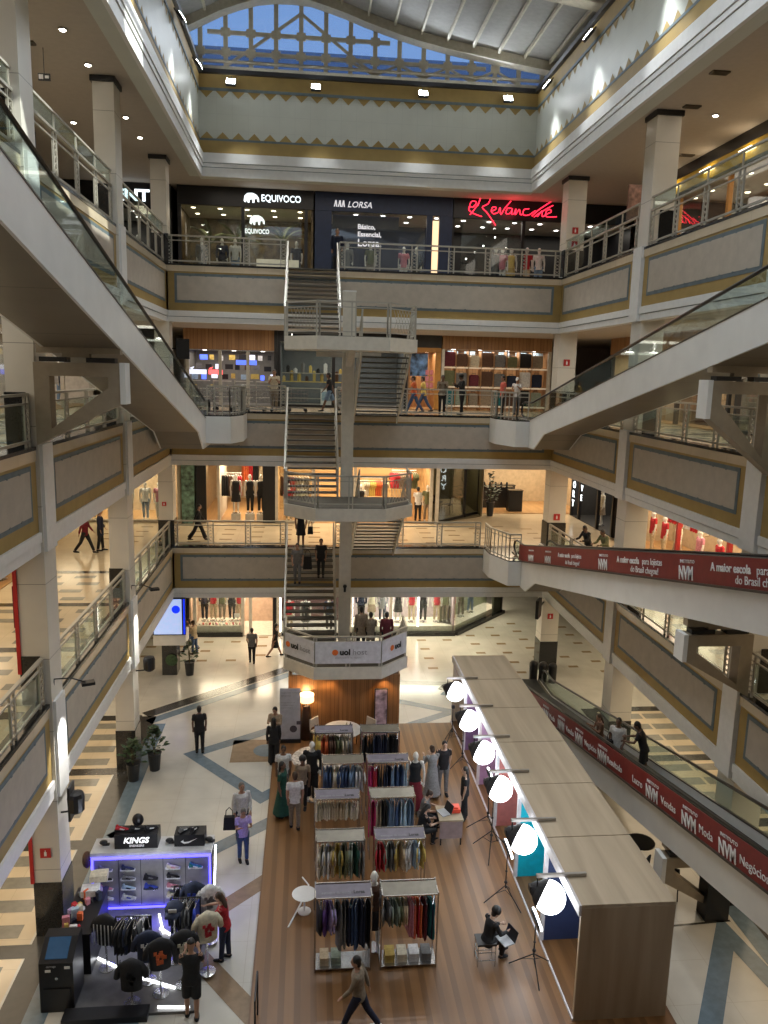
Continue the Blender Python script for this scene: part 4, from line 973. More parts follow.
# ------------------------------------------------------------------ studio booth
t = thing('studio_booth', 'long oak clad photo booth with coloured backdrops on its open side', 'booth', (5.95, 18.8, 0))
BX0, BX1, BY0, BY1, BZ = 5.06, 6.86, 12.35, 25.2, 2.5
n = 6; st = (BY1-BY0)/n
for k in range(n):
    b = MB(); b.box(BX0, BX1, BY0+k*st+.012, BY0+(k+1)*st-.012, BZ-.06, BZ); b.build('roof_panel', wood_boxy, t)
b = MB(); b.box(BX0+.02, BX1-.02, BY0+.02, BY1-.02, BZ-.09, BZ-.06); b.build('roof_frame', dark_m, t)
b = MB(); b.box(BX0, BX1, BY0, BY0+.07, 0.0, BZ-.06); b.build('end_wall', wood_box, t)
b = MB(); b.box(BX0, BX1, BY1-.07, BY1, 0.0, BZ-.06); b.build('end_wall', wood_box, t)
b = MB(); b.box(BX1-.06, BX1, BY0+.07, BY1-.07, 0.0, BZ-.06); b.build('back_wall', wood_box, t)
b = MB(); b.box(BX0+.02, BX1-.06, BY0+.07, BY1-.07, DZ, DZ+.04); b.build('booth_floor', wood_deck, t)
edge = pm('booth_edge_white', (0.66, 0.64, 0.66), 0.5)
b = MB(); b.box(BX0-.05, BX0, BY0, BY1, BZ-.22, BZ-.0); b.box(BX0-.03, BX0, BY0, BY1, DZ, DZ+.05); b.build('edge_trim', edge, t)
cols = ['booth_navy', 'booth_cyan', 'booth_coral', 'booth_lilac', 'booth_plum', 'booth_blue']
rgb = [(0.02,0.035,0.10), (0.0,0.42,0.55), (0.50,0.16,0.14), (0.42,0.26,0.42), (0.20,0.11,0.22), (0.10,0.18,0.45)]
for k in range(n):
    mt = pm(cols[k], rgb[k], 0.5); y1 = BY0+(k+1)*st
    b = MB(); b.box(BX0+.04, BX1-.07, y1-.06, y1-.03, DZ+.04, BZ-.09); b.build('backdrop', mt, t)
    b = MB(); b.box(BX1-.09, BX1-.07, BY0+k*st+.08, y1-.06, DZ+.04, BZ-.09); b.build('backdrop', mt, t)
    if k < n-1: b = MB(); b.box(BX0-.03, BX0+.05, y1-.07, y1+.01, DZ, BZ-.1); b.build('edge_post', edge, t)
b = MB(); b.box(5.35, 5.62, 12.95, 13.02, .12, .16); tag(b.build('floor_strip', dark_m), 'small black strip lying on the floor of the navy booth', 'strip')
for i, (x, y, c, lb) in enumerate(((5.75, 16.9, 'coral', 'coral cushion seat in the third booth'), (5.8, 19.0, 'pink', 'pink cushion seat in the fourth booth'))):
    b = MB(); b.lathe([(.26,0),(.30,.06),(.31,.30),(.27,.38),(.1,.40)], (x, y, .12), 18); tag(b.build('pouf', F(c), smooth=True), lb, 'pouf')
# ------------------------------------------------------------------ studio lights
glow = emis('softlight_glow', (0.93, 0.97, 1.0), 9.0)
alu = pm('aluminium_arm', (0.40, 0.38, 0.36), 0.35, 0.8)
def umbrella(y, lb, i):
    x = 4.58
    t = thing('studio_light', lb, 'studio light', (x, y, 2.2), 'globe studio lights along the booth')
    b = MB(); b.box(x-.13, x+.86, y-.03, y+.03, BZ+.01, BZ+.07); b.build('arm', alu, t)
    b = MB(); b.tube((x-.10, y, BZ+.02), (x-.10, y, 2.22), .014); b.ball((x-.10, y, 2.24), .04); b.build('drop_rod', dark_m, t)
    ax = Vector((.80,-.52,-.30)).normalized(); c0 = Vector((x+.14, y-.04, 2.10)); r = .315
    b = MB(); q_ = [-PI/2+.55+i_*.12 for i_ in range(6)]; b.path([c0-ax*.40, c0-ax*.34] + [c0+ax*(r*1.03*math.sin(q)) for q in q_], [.06,.13] + [r*1.03*math.cos(q) for q in q_], 18); b.build('reflector_shell', pm('umbrella_black', (0.02,0.022,0.03), 0.6), t)
    b = MB(); q_ = [-.42+i_*(PI/2+.42)/11 for i_ in range(12)]; b.path([c0+ax*(r*math.sin(q)) for q in q_], [max(.01, r*math.cos(q)) for q in q_], 20); b.build('diffuser_dome', glow, t, smooth=True)
    b = MB(); b.box(x-.22, x-.08, y+.05, y+.18, 2.14, 2.26); b.build('lamp_head', dark_m, t)
    light('studio_light_glow', 'POINT', (x+.75, y, 2.0), 45, (0.82, 0.9, 1.0), .25)
for i, y in enumerate((13.2, 15.1, 17.2, 19.05, 21.0, 23.1)):
    umbrella(y, 'white globe softlight with a black shell, %s' % ['nearest the viewpoint', 'second from the viewpoint', 'third from the viewpoint', 'fourth from the viewpoint', 'fifth from the viewpoint', 'farthest from the viewpoint'][i], i)
def tripod(name, lb, x, y, h, ring, rot=0.0, spread=.5):
    t = thing(name, lb, 'ring light' if ring else 'tripod', (x, y, DZ))
    b = MB(); b.tube((x, y, DZ+.35), (x, y, DZ+h), .016, .011); b.build('pole', dark_m, t)
    for k in range(3):
        a = rot + k*2*PI/3; b = MB(); b.tube((x, y, DZ+.62 if not ring else DZ+.42), (x+spread*math.cos(a), y+spread*math.sin(a), DZ+.01), .012); b.build('leg', dark_m, t)
        b = MB(); b.tube((x, y, DZ+.3), (x+spread*.5*math.cos(a), y+spread*.5*math.sin(a), DZ+.33 if not ring else DZ+.22), .007); b.build('brace', dark_m, t)
    b = MB(); b.ball((x, y, DZ+.5), .04); b.ball((x, y, DZ+h*.65), .028); b.build('knob', dark_m, t)
    if ring:
        R = Matrix.Rotation(R_(-20), 3, 'Y'); b = MB(); pts = [Vector((0, .20*math.cos(k*PI/12), .20*math.sin(k*PI/12))) for k in range(25)]
        c = Vector((x+.02, y, DZ+h+.14)); b.path([c+R@p for p in pts], .032, 8, cap=False); rl = b.build('ring_lamp', glow, t, smooth=True)
        b = MB(); b.path([c+Vector((-.03,0,0))+R@(p*1.03) for p in pts], .026, 6, cap=False); b.build('ring_back', dark_m, rl)
    else:
        b = MB(); b.box(x-.05, x+.05, y-.04, y+.04, DZ+h, DZ+h+.1); b.build('head', dark_m, t)
tripod('ring_light', 'ring light on a black tripod in front of the navy booth', 4.64, 13.6, 1.06, True, .5)
tripod('ring_light', 'ring light on a black tripod in front of the cyan booth', 4.60, 15.75, 1.2, True, 1.1)
tripod('tripod', 'black light stand in front of the coral booth', 4.70, 17.6, 1.5, False, .2, .55)
tripod('ring_light', 'ring light on a tripod beside the long black dress', 4.84, 18.6, 1.42, True, 0.8, .55)
tripod('ring_light', 'ring light on a tripod at the far end of the booth', 4.80, 21.9, 1.4, True, 1.4, .5)
tripod('tripod', 'thin black light stand at the back edge of the deck', 4.75, 23.4, 1.3, False, 1.9, .45)
# low table with monitors, stool with laptop
t = thing('low_table', 'low pale table with seated people around it', 'table', (3.8, 18.3, DZ))
b = MB(); b.box(3.42, 4.05, 17.95, 18.65, DZ+.68, DZ+.72); b.build('tabletop', pm('pale_top', (0.34,0.27,0.18), .4), t)
for sx in (3.46, 3.98):
    for sy in (17.99, 18.59): b = MB(); b.box(sx, sx+.035, sy, sy+.035, DZ, DZ+.68); b.build('leg', dark_m, t)
b = MB(); b.box(3.44, 4.03, 17.97, 17.99, DZ+.2, DZ+.66); b.build('front_panel', pm('pinkish_panel', (0.30,0.22,0.22), .5), t)
b = MB(); b.box(3.80, 4.02, 18.25, 18.55, DZ+.73, DZ+.83); b.box(3.85, 3.97, 18.30, 18.50, DZ+.83, DZ+.86)
tag(b.build('toolbox', pm('orange_red_plastic', (0.75, 0.07, 0.03), .4)), 'bright orange red case standing on the low table', 'case')
def laptop(lb, x, y, z, rz_):
    t = thing('laptop', lb, 'laptop', (0,0,0))
    b = MB(); b.box(-.17,.17,-.12,.12,0,.018); b.build('keyboard', pm('laptop_grey', (0.35,0.36,0.38), .4), t)
    b = MB(); b.prism([(.12,.01),(.20,.23),(.212,.225),(.132,.005)], 'x', -.17, .17); b.build('screen', dark_m, t)
    t.location = (x, y, z); t.rotation_euler = (0,0,rz_)
laptop('open laptop on the low table beside the orange case', 3.58, 18.3, DZ+.725, -1.2)
laptop('open laptop on the knees of the seated person in black', 4.10, 13.86, .62, -1.2)
t = thing('folding_stool', 'thin chrome framed stool under the person with the laptop', 'stool', (3.72, 13.95, DZ))
b = MB(); b.box(3.52, 3.92, 13.78, 14.12, .56, .60); b.build('seat', dark_m, t)
for sx in (3.54, 3.90):
    for sy in (13.80, 14.10): b = MB(); b.tube((sx, sy, DZ), (sx, sy, .56), .012); b.build('leg', chrome, t)
for zz in (.22, .40): b = MB(); b.tube((3.54,13.8,zz),(3.90,13.8,zz),.008); b.tube((3.54,14.1,zz),(3.90,14.1,zz),.008); b.tube((3.54,13.8,zz),(3.54,14.1,zz),.008); b.build('stretcher', chrome, t)
def chair(lb, x, y, z, rot, m, cat='chair'):
    t = thing('chair', lb, cat, (0,0,0))
    b = MB(); b.box(-.22,.22,-.22,.22,.43,.48); b.build('seat', m, t)
    b = MB(); b.path([(-.21,-.22,.5),(-.2,-.25,.84),(.2,-.25,.84),(.21,-.22,.5)], [(.02,.02)]*4, 6); b.box(-.2,.2,-.25,-.22,.56,.84); b.build('backrest', m, t)
    for sx in (-.2,.2):
        for sy in (-.2,.2): b = MB(); b.tube((sx,sy,.44),(sx*1.1,sy*1.1,0),.014); b.build('leg', dark_m, t)
    t.location = (x,y,z); t.rotation_euler = (0,0,rot); return t
# ------------------------------------------------------------------ clothes racks with single garments
def garment_mesh(kind, ln):
    key = ('garm', kind, ln)
    if key in PM: return PM[key]
    b = MB(); hw = {'top': .21, 'dress': .20, 'trousers': .16}[kind]; rows = []
    rr = random.Random(hash(key) % 999)
    prof = [(0.0, .03), (.03, hw*.75), (.07, hw), (ln*.5, hw*.86), (ln*.95, hw*(1.05 if kind == 'dress' else .9)), (ln, hw*.9)]
    n = 10; vs = []
    for z, w in prof:
        for j in range(n):
            a = 2*PI*j/n; th = .030*(1+.35*math.sin(3*a+z*9)) * (1.1 if z > .1 else .5)
            vs.append((th*math.cos(a), w*math.sin(a), -.10-z))
    k = len(prof); b.add(vs, [(i*n+j, i*n+(j+1)%n, (i+1)*n+(j+1)%n, (i+1)*n+j) for i in range(k-1) for j in range(n)] + [tuple(range(n))[::-1], tuple((k-1)*n+j for j in range(n))])
    if kind == 'top':
        for s_ in (-1, 1): b.path([(0, s_*hw*.85, -.15), (.0, s_*(hw+.05), -.30), (.0, s_*(hw+.03), -.45)], [(.022,.05),(.02,.05),(.018,.04)], 6)
    me = b.mesh('garment', [F('black')], True)
    bm = bmesh.new(); bm.from_mesh(me); bmesh.ops.recalc_face_normals(bm, faces=bm.faces); bm.to_mesh(me); bm.free()
    PM[key] = me; return me
def hanger_mesh():
    if 'hanger' not in PM:
        b = MB(); b.path([(0,0,.02),(0,.02,.0),(0,.0,-.03),(0,0,-.08)], .004, 5); b.path([(0,-.2,-.125),(0,0,-.07),(0,.2,-.125)], .006, 5); PM['hanger'] = b.mesh('hanger', [chrome])
    return PM['hanger']
def cname(c): return {'denimlt':'light denim','denim':'dark denim','darkred':'dark red','sky':'pale blue','royal':'bright blue'}.get(c, c)
def hang(x, y, z, colours, kind, ln, label, group, width, n, rng, tilt=0.0, k0=0):
    for i in range(n):
        c = colours[int(i*len(colours)/n)] if isinstance(colours, list) else colours
        xx = x + (i+.5)*width/n + rng.uniform(-.008, .008)
        g_ = link_mesh('hanging_garment', garment_mesh(kind, ln), None, (xx, y+rng.uniform(-.02,.02), z), rng.uniform(-.4,.4)+tilt, (1+rng.uniform(-.1,.2), 1, 1+rng.uniform(-.08,.05)), [F(c)])
        tag(g_, label % (cname(c), ORDN[i+k0]), 'garment', group)
        link_mesh('hanger', hanger_mesh(), g_)
sign_m = pm('rack_sign', (0.19, 0.17, 0.21), 0.6); signb = pm('rack_sign_bronze', (0.17, 0.15, 0.115), 0.35, 0.4)
def rack(x0, x1, y, lb, sign, h=1.74):
    y -= .18
    t = thing('clothes_rack', lb, 'clothes rack', ((x0+x1)/2, y, DZ), 'clothes racks on the wooden deck'); yb = y+.46
    for X in (x0, x1):
        for Y in (y, yb): b = MB(); b.box(X-.015, X+.015, Y-.015, Y+.015, DZ, h+.04); b.build('post', chrome, t)
        b = MB(); b.box(X-.012, X+.012, y, yb, h-.02, h+.02); b.box(X-.012, X+.012, y, yb, DZ+.06, DZ+.09); b.build('side_bar', chrome, t)
    b = MB(); b.box(x0, x1, y-.012, y+.012, h-.02, h+.005); b.build('front_rail', chrome, t)
    b = MB(); b.box(x0, x1, y+.188, y+.212, h-.13, h-.105); b.build('hanging_rail', chrome, t)
    b = MB(); b.box(x0, x1, yb-.012, yb+.012, h-.02, h+.02); b.build('rear_rail', chrome, t)
    b = MB(); b.prism([(y+.36, h+.05), (y+.06, h-.03), (y+.06, h-.05), (y+.36, h+.03)], 'x', x0-.01, x1+.01)
    hb = b.build('header_board', sign_m if sign else signb, t)
    if sign:
        u = Vector((0, .30, .08)).normalized(); text('estoque da moda', (x0+.12, y+.13, h-.004), (1,0,0), u, .085, grey_txt, hb, .001); text('Lorsa', (x1-.36, y+.13, h-.004), (1,0,0), u, .10, blk_txt, hb, .001, .003)
    b = MB(); b.box(x0, x1, y, yb, DZ+.05, DZ+.07); b.build('bottom_shelf', chrome, t) if y < 15 else None
rng = random.Random(5)
RK = [
 (0.22, 1.34, 14.05, 'front row left clothes rack with lilac sign', True, [(['black','purple','lilac','grey'], 'top', .62, .0, .42, 7), (['grey','navy','denim','navy','black'], 'trousers', .98, .42, .70, 11)], 'front row left rack'),
 (1.55, 2.68, 14.05, 'front row right clothes rack with bronze header', False, [(['grey','sage','olive','beige'], 'top', .50, .0, .55, 9), (['pink','coral','orange','red'], 'dress', .80, .52, .30, 6), (['maroon','teal','navy'], 'dress', .85, .82, .28, 5)], 'front row right rack'),
 (0.25, 1.33, 15.95, 'second row left clothes rack with bronze header', False, [(['cream','white','beige','yellow','olive','sage','green','grey'], 'top', .72, 0, 1.08, 18)], 'second row left rack'),
 (1.58, 2.70, 15.95, 'second row right clothes rack with lilac sign', True, [(['red','sage','grey','mustard','beige','white','sky','yellow'], 'top', .60, 0, 1.10, 18)], 'second row right rack'),
 (0.24, 1.33, 17.70, 'third row left clothes rack with lilac sign', True, [(['cream','beige','cream'], 'trousers', .40, 0, 1.08, 18)], 'third row left rack'),
 (1.60, 2.70, 17.70, 'third row right clothes rack with bronze header', False, [(['magenta','tan','black'], 'dress', .90, 0, .42, 7), (['denimlt','denim','sky','denimlt'], 'dress', .95, .42, .66, 10)], 'third row right rack'),
 (0.45, 1.55, 19.45, 'fourth row left clothes rack with bronze header', False, [(['denim','cream','denim','denimlt','white'], 'top', .66, 0, 1.08, 17)], 'fourth row left rack'),
 (1.66, 2.78, 19.45, 'fourth row right clothes rack with lilac sign', True, [(['magenta','red','black'], 'dress', .80, 0, .42, 7), (['navy','denimlt','denim','sky'], 'dress', .95, .42, .68, 10)], 'fourth row right rack'),
 (0.27, 1.36, 21.25, 'back row left clothes rack with lilac sign', True, [(['yellow','orange','brown','olive','cream','grey'], 'top', .62, 0, 1.08, 17)], 'back row left rack'),
 (1.62, 2.72, 21.25, 'back row right clothes rack with bronze header', False, [(['black','navy','black'], 'dress', .80, 0, 1.10, 18)], 'back row right rack')]
for x0, x1, y, lb, sg, sets, gn in RK:
    rack(x0, x1, y, lb, sg)
    kk = 0
    for cs, kind, ln, off, wd, n_ in sets:
        word = {'top': 'shirt', 'dress': 'dress', 'trousers': 'trousers' if ln > .6 else 'shorts'}[kind]
        hang(x0+.02+off, y+.02, 1.74-.12, cs, kind, ln, '%s ' + word + ', %s from the left on the ' + gn, 'garments on the ' + gn, wd-.02, n_, rng, 0.0, kk); kk += n_
# folded things on the bottom shelves of the front row
for (x, w_, c) in ((.32,.18,'beige'),(.55,.2,'sage'),(1.65,.2,'mustard'),(1.9,.2,'cream'),(2.15,.2,'white'),(2.4,.2,'grey')):
    for k in range(3):
        b = MB(); b.box(x, x+w_, 13.95, 14.25, DZ+.071+k*.06, DZ+.125+k*.06); tag(b.build('folded_cloth', F(c)), '%s folded cloth in a stack under the front row %s rack, %s' % (c, 'left' if x < 1 else 'right', ['bottom','middle','top'][k]), 'clothes', 'folded clothes on the front racks')
def dressform(lb, x, y, top, bot, z=DZ, face=180):
    return mannequin(lb, x, y, z, face, top, bot)
dressform('mannequin in black and dark red standing right of the fourth row rack', 3.0, 19.6, ('tank', 'black'), ('long', 'darkred'))
dressform('mannequin in long black outfit at the left of the fourth row rack', 0.18, 20.35, ('long', 'black'), ('wide', 'black'))
dressform('mannequin in black between the front row racks', 1.44, 14.5, ('tank', 'brown'), ('skirt', 'black'))
t = thing('floor_lamp', 'floor lamp with a glowing drum shade and brown column base', 'floor lamp', (0.02, 24.15, DZ))
b = MB(); b.lathe([(.22,0),(.15,.8),(.12,1.12),(.12,1.16)], (.02,24.15,DZ), 20); b.build('base', pm('lamp_brown', (0.035,0.015,0.008), .4), t, smooth=True)
b = MB(); b.tube((.02,24.15,1.22),(.02,24.15,1.45),.02); b.build('stem', dark_m, t)
b = MB(); b.lathe([(.24,0),(.24,.23)], (.02,24.15,1.38), 24, caps=False); b.build('lamp_shade', pm('shade_glow', (0.8,0.7,0.5), .6, emit=(1.0,0.66,0.32), es=2.4), t, smooth=True, fix=False)
light('lamp_glow', 'POINT', (.02, 24.15, 1.55), 30, (1, .66, .35), .08)
for x in (.75, 2.6): light('wall_washer', 'SPOT', (x, 24.15, 2.12), 40, (1, .6, .28), .05, rot=(R_(8),0,0), spot=R_(100))
t = thing('round_table', 'small round white table in front of the slatted wall', 'table', (1.15, 23.2, DZ))
b = MB(); b.lathe([(.62,.72),(.63,.735),(.62,.75)], (1.15,23.2,DZ), 28); b.build('tabletop', pm('table_white', (.62,.60,.56), .3), t)
b = MB(); b.lathe([(.28,0),(.26,.03),(.04,.06),(.04,.72)], (1.15,23.2,DZ), 20); b.build('pedestal', cornice_m, t)
b = MB(); b.obox((.98,23.2,.855), (.32,.22,.02), .3); tag(b.build('notebook', dark_m), 'black notebook lying on the round white table', 'notebook')
for x_, lb in ((1.3, 'cream'), (1.42, 'grey')):
    b = MB(); b.lathe([(.03,0),(.036,.12),(.02,.16),(.02,.2)], (x_,23.25,.833), 12); tag(b.build('bottle', F('cream' if lb == 'cream' else 'grey')), '%s bottle on the round white table' % lb, 'bottle')
chair('white chair left of the round table', .45, 23.7, DZ, R_(-130), pm('chair_white', (.50,.46,.40), .5)); chair('white chair right of the round table', 1.95, 23.6, DZ, R_(130), pm('chair_white', (.50,.46,.40), .5))
b = MB(); b.lathe([(.85,0),(.86,.008),(.85,.016)], (.42,22.75,DZ+.002), 32); tag(b.build('round_rug', pm('rug_white', (.55,.52,.47), .9, var=.3, scale=9)), 'round mottled white rug left of the racks', 'rug')
t = thing('poster_stand', 'slim standing poster with a picture beside the slatted wall', 'poster stand', (2.5, 24.2, DZ))
b = MB(); b.box(2.26, 2.70, 24.18, 24.24, DZ, 1.75); b.build('frame', dark_m, t); b = MB(); b.box(2.29, 2.67, 24.165, 24.18, DZ+.05, 1.72); b.build('print', pm('poster_pinkgrey', (.38,.28,.32), .5, var=.35, scale=5), t)
t = thing('rollup_banner', 'tall white roll-up banner stand left of the slatted wall', 'banner stand', (-.50, 23.9, 0))
b = MB(); b.box(-.84, -.18, 23.86, 23.87, .1, 1.95); b.build('print', pm('rollup_print', (.50,.50,.55), .5), t)
b = MB(); b.box(-.86, -.16, 23.80, 23.94, DZ, DZ+.12); b.build('cassette', dark_m, t)
for z_, s_, tx in ((1.78,.07,'Quem está começando'), (1.68,.07,'tem pressa'), (1.45,.048,'Crie seu site e sua loja'), (1.36,.048,'com o apoio de quem'), (1.27,.048,'entende do assunto')): text(tx, (-.80,23.852,z_), (1,0,0), (0,0,1), s_, grey_txt, t, .001, .001)
b = MB(); b.lathe([(.12,-.002),(.12,.0)], (-.4,23.858,.55), 16, axis='y'); b.box(-.3,-.15,23.853,23.858,.7,.82); b.build('picture', pm('dark_print', (.07,.06,.08), .5), t)
b = MB(); b.path([(-.35,15.2,DZ+.01),(-.1,15.9,DZ+.01),(.1,16.6,DZ+.01),(-.05,16.9,DZ+.01)], .02, 6); tag(b.build('cable', cornice_m), 'white cable lying on the deck left of the racks', 'cable')
b = MB(); b.lathe([(.27,0),(.28,.008),(.27,.016)], (.0,15.7,.52), 24); b.tube((.0,15.7,DZ),(.0,15.7,.52),.02); b.lathe([(.15,0),(.15,.02)], (.0,15.7,DZ+.001), 16)
tag(b.build('side_table', cornice_m), 'small round white side table at the left of the front row rack', 'table')
b = MB(); b.path([(-.86,12.2,DZ),(-.86,12.2,1.0),(-.86,12.9,1.0),(-.86,12.9,DZ)], .018, 6); tag(b.build('black_barrier', dark_m), 'slim black frame at the left edge of the deck', 'barrier')
b = MB(); b.box(3.2,3.3,16.2,16.25,DZ,.5) ; 
# ------------------------------------------------------------------ plants and the glowing screen
leaf = pm('leaf_green', (0.035, 0.075, 0.03), .5, var=.3, scale=20); pot_m = pm('dark_pot', (0.02,0.022,0.026), .4)
def plant(lb, x, y, z=0, h=1.3, n=60, seed=1, pot=.55, spread=.34):
    r = random.Random(seed); t = thing('potted_plant', lb, 'plant', (x, y, z))
    b = MB(); b.lathe([(.15,0),(.20,pot*.95),(.22,pot),(.19,pot),(.17,pot*.9)], (x,y,z), 16); b.build('pot', pot_m, t)
    b = MB()
    for k in range(4): b.path([(x,y,z+pot*.8),(x+r.uniform(-.05,.05),y+r.uniform(-.05,.05),z+pot+(h-pot)*.5),(x+r.uniform(-.15,.15),y+r.uniform(-.15,.15),z+h*.92)], [.014,.011,.006], 5)
    b.build('stem', pm('plant_stem', (0.09,0.07,0.03), .7), t)
    b = MB()
    for k in range(n):
        a = r.uniform(0,2*PI); zz = z+pot+.05+(h-pot)*r.random(); rr = spread*r.uniform(.2,1)*math.sin(PI*min(1,max(.25,(zz-z-pot)/(h-pot)+.2)));
        c = Vector((x+rr*math.cos(a), y+rr*math.sin(a), zz)); d = Vector((math.cos(a), math.sin(a), r.uniform(-.2,.7))).normalized(); w = d.cross(Vector((0,0,1))).normalized()*.075; L_ = r.uniform(.15,.26)
        b.add([c, c+d*L_*.5+w+Vector((0,0,.02)), c+d*L_, c+d*L_*.5-w+Vector((0,0,.02))], [(0,1,2),(0,2,3)])
    b.build('foliage', leaf, t, fix=False)
plant('potted leafy plant beside the glowing screen pillar', -4.62, 30.0, h=1.35, seed=3)
plant('potted leafy plant right of the left black plinth', -4.55, 22.45, h=1.3, seed=4, n=90)
plant('potted leafy plant in front of the left black plinth', -5.05, 21.85, h=1.2, seed=8, n=70)
plant('potted plant on the first floor beside the dark cafe', 8.95, 37.1, 5.24, 2.1, 90, 9, .7, .5)
t = thing('digital_screen', 'glowing blue and white digital screen on the back left column', 'screen', (-5.3, 29.8, 1.72))
b = MB(); b.box(-5.98, -4.72, 29.86, 29.96, 1.70, 3.2); b.build('housing', dark_m, t)
b = MB(); b.box(-5.94, -4.86, 29.845, 29.86, 1.74, 3.16); b.build('display', pm('screen_glow', (.5,.6,.8), .3, emit=(.42,.58,1.0), es=.75), t)
b = MB(); b.lathe([(.16,-.003),(.16,0)], (-5.08,29.843,2.75), 20, axis='y'); b.build('logo', pm('screen_blue', (0,.02,.6), .3, emit=(.0,.03,.9), es=1.2), t)
b = MB(); b.box(-4.8,-4.74,29.84,29.86,1.74,3.16); b.build('side_strip', pm('screen_blue', (0,.02,.6), .3), t)
b = MB(); b.box(-5.99,-4.74,29.93,30.8,1.25,1.72); b.build('shelf', cornice_m, t)
b = MB(); b.lathe([(.2,0),(.24,.01),(.22,.03)], (-5.3,29.90,.65), 18, axis='y'); tag(b.build('wreath', leaf), 'small green round plant on the plinth under the glowing screen', 'plant')
def speaker(lb, x, y, z, rz_=0, arm=(1,0)):
    t = thing('loudspeaker', lb, 'loudspeaker', (x,y,z)); b = MB(); b.lathe([(.10,-.02),(.17,.04),(.18,.34),(.15,.42),(.06,.44)], (x,y,z), 12); b.build('cabinet', rubber, t)
    b = MB(); b.bar((x,y,z+.02),(x+arm[0],y+arm[1],z-.02),.03,.03); b.build('arm', dark_m, t)
speaker('black loudspeaker on the left column above the open floor', -4.72, 22.9, 3.0, arm=(-.45,0))
speaker('black loudspeaker on the left column above the kiosk', -4.80, 15.6, 2.75, arm=(-.4,0))
b = MB(); b.box(-4.93,-4.88,15.45,15.8,2.6,3.35); tag(b.build('speaker_plate', dark_m), 'dark mounting plate on the left column above the kiosk', 'plate')
speaker('black loudspeaker on the back right column of the ground floor', 9.3, 29.6, 3.7, arm=(.35,.4))
b = MB(); b.obox((9.25,29.3,2.9),(.12,.6,.75),-.5); b.bar((9.25,29.3,2.9),(9.7,30.05,2.95),.05,.05); tag(b.build('tilted_monitor', dark_m), 'dark tilted monitor on the back right ground floor column', 'monitor')
for x_, lb in ((9.1,'left'),(9.45,'middle'),(9.8,'right')):
    b = MB(); b.lathe([(.16,0),(.17,.7),(.13,.78),(.03,.8)], (x_,29.0-(x_-9.1)*.4,0), 16); tag(b.build('litter_bin', rubber), 'black bin at the foot of the back right column, %s of three' % lb, 'bin')
# red fire signs
def fire(lb, x, y, z, nx, ny, s_=.3, tx=''):
    s_ *= .72
    t = thing('fire_sign', lb, 'sign', (x,y,z)); w = Vector((-ny, nx, 0))
    b = MB(); b.add([tuple(Vector((x,y,z))+w*a*s_/2+Vector((nx,ny,0))*o+Vector((0,0,c*s_/2))) for o in (0,.012) for a,c in ((-1,-1),(1,-1),(1,1),(-1,1))], [(0,1,2,3),(4,5,6,7),(0,4,5,1),(1,5,6,2),(2,6,7,3),(3,7,4,0)])
    b.build('plate', pm('sign_red', (.5,.02,.02), .5), t)
    b = MB(); o = Vector((nx,ny,0))*.016; c0 = Vector((x,y,z))+o
    b.add([tuple(c0+w*u*s_+Vector((0,0,v*s_))) for u,v in ((-.12,-.3),(.12,-.3),(.12,.12),(.04,.2),(.04,.32),(-.04,.32),(-.04,.2),(-.12,.12))], [tuple(range(8))]); b.build('pictogram', wht_txt, t, fix=False)
fire('small red fire sign on the near left column of the ground floor', -5.4, 15.38, 1.6+.35, 0, -1)
fire('small red fire sign on the back left column of the first floor', -5.45, 29.98, 6.9, 0, -1, .22)
fire('small red fire sign on the back right column of the ground floor', 9.98, 29.98, 2.35, 0, -1, .32)
fire('small red fire sign on the back right column of the first floor', 9.98, 29.98, 6.5, 0, -1, .36)
fire('small red fire sign on the back right column of the second floor', 9.98, 29.98, 12.6, 0, -1, .34)
fire('lower red fire sign on the back right column of the third floor', 9.98, 29.98, 17.0, 0, -1, .32)
fire('upper red fire sign on the back right column of the third floor', 9.98, 29.98, 17.5, 0, -1, .32)
for z_, c in ((2.0, 'ground floor'), (5.9, 'first floor')):
    b = MB(); b.box(-5.73, -5.66, 15.36, 15.46, z_ if z_ > 3 else 1.25, z_+2.6 if z_ > 3 else 3.2); tag(b.build('red_pipe_cover', pm('sign_red', (.5,.02,.02), .5)), 'narrow red strip on the near left column of the %s' % c, 'strip')
for y_, L_, c in ((15.75, 5.22, 'near'), (22.85, 5.22, 'far')):   # flood lamps clipped on the pilasters
    t = thing('clip_lamp', 'small black clip lamp on the %s left pilaster of the first floor' % c, 'lamp', (-5.05, y_, L_+.2))
    b = MB(); b.path([(-5.15,y_-.1,L_+.25),(-5.1,y_-.2,L_+.5),(-4.8,y_-.1,L_+.48),(-4.52,y_,L_+.34)], .015, 6); b.build('arm', dark_m, t)
    b = MB(); b.obox((-4.50,y_+.02,L_+.32),(.26,.2,.06),.4); b.build('head', dark_m, t)
    light('clip_lamp_beam', 'SPOT', (-4.40, y_-.02, L_+.25), 420, (1,.97,.9), .03, rot=(0, R_(24), 0), spot=R_(42))
# ------------------------------------------------------------------ things under the lowest walkway
chair('black chair behind the booth under the lowest walkway', 7.9, 16.2, 0, .8, F('black')); chair('black chair beside the bracket under the lowest walkway', 8.6, 15.9, 0, -.5, F('black'))
b = MB(); b.box(9.0, 9.55, 14.9, 15.3, 0, 1.2); tag(b.build('black_cabinet', rubber), 'black cabinet at the foot of the right column under the walkway', 'cabinet')
t = thing('round_cafe_table', 'small black table with chairs under the lowest walkway', 'table', (8.3,16.9,0)); b = MB(); b.lathe([(.35,.7),(.35,.73)], (8.3,16.9,0), 18); b.build('tabletop', rubber, t); b = MB(); b.lathe([(.22,0),(.2,.03),(.03,.05),(.03,.7)], (8.3,16.9,0), 12); b.build('pedestal', dark_m, t)
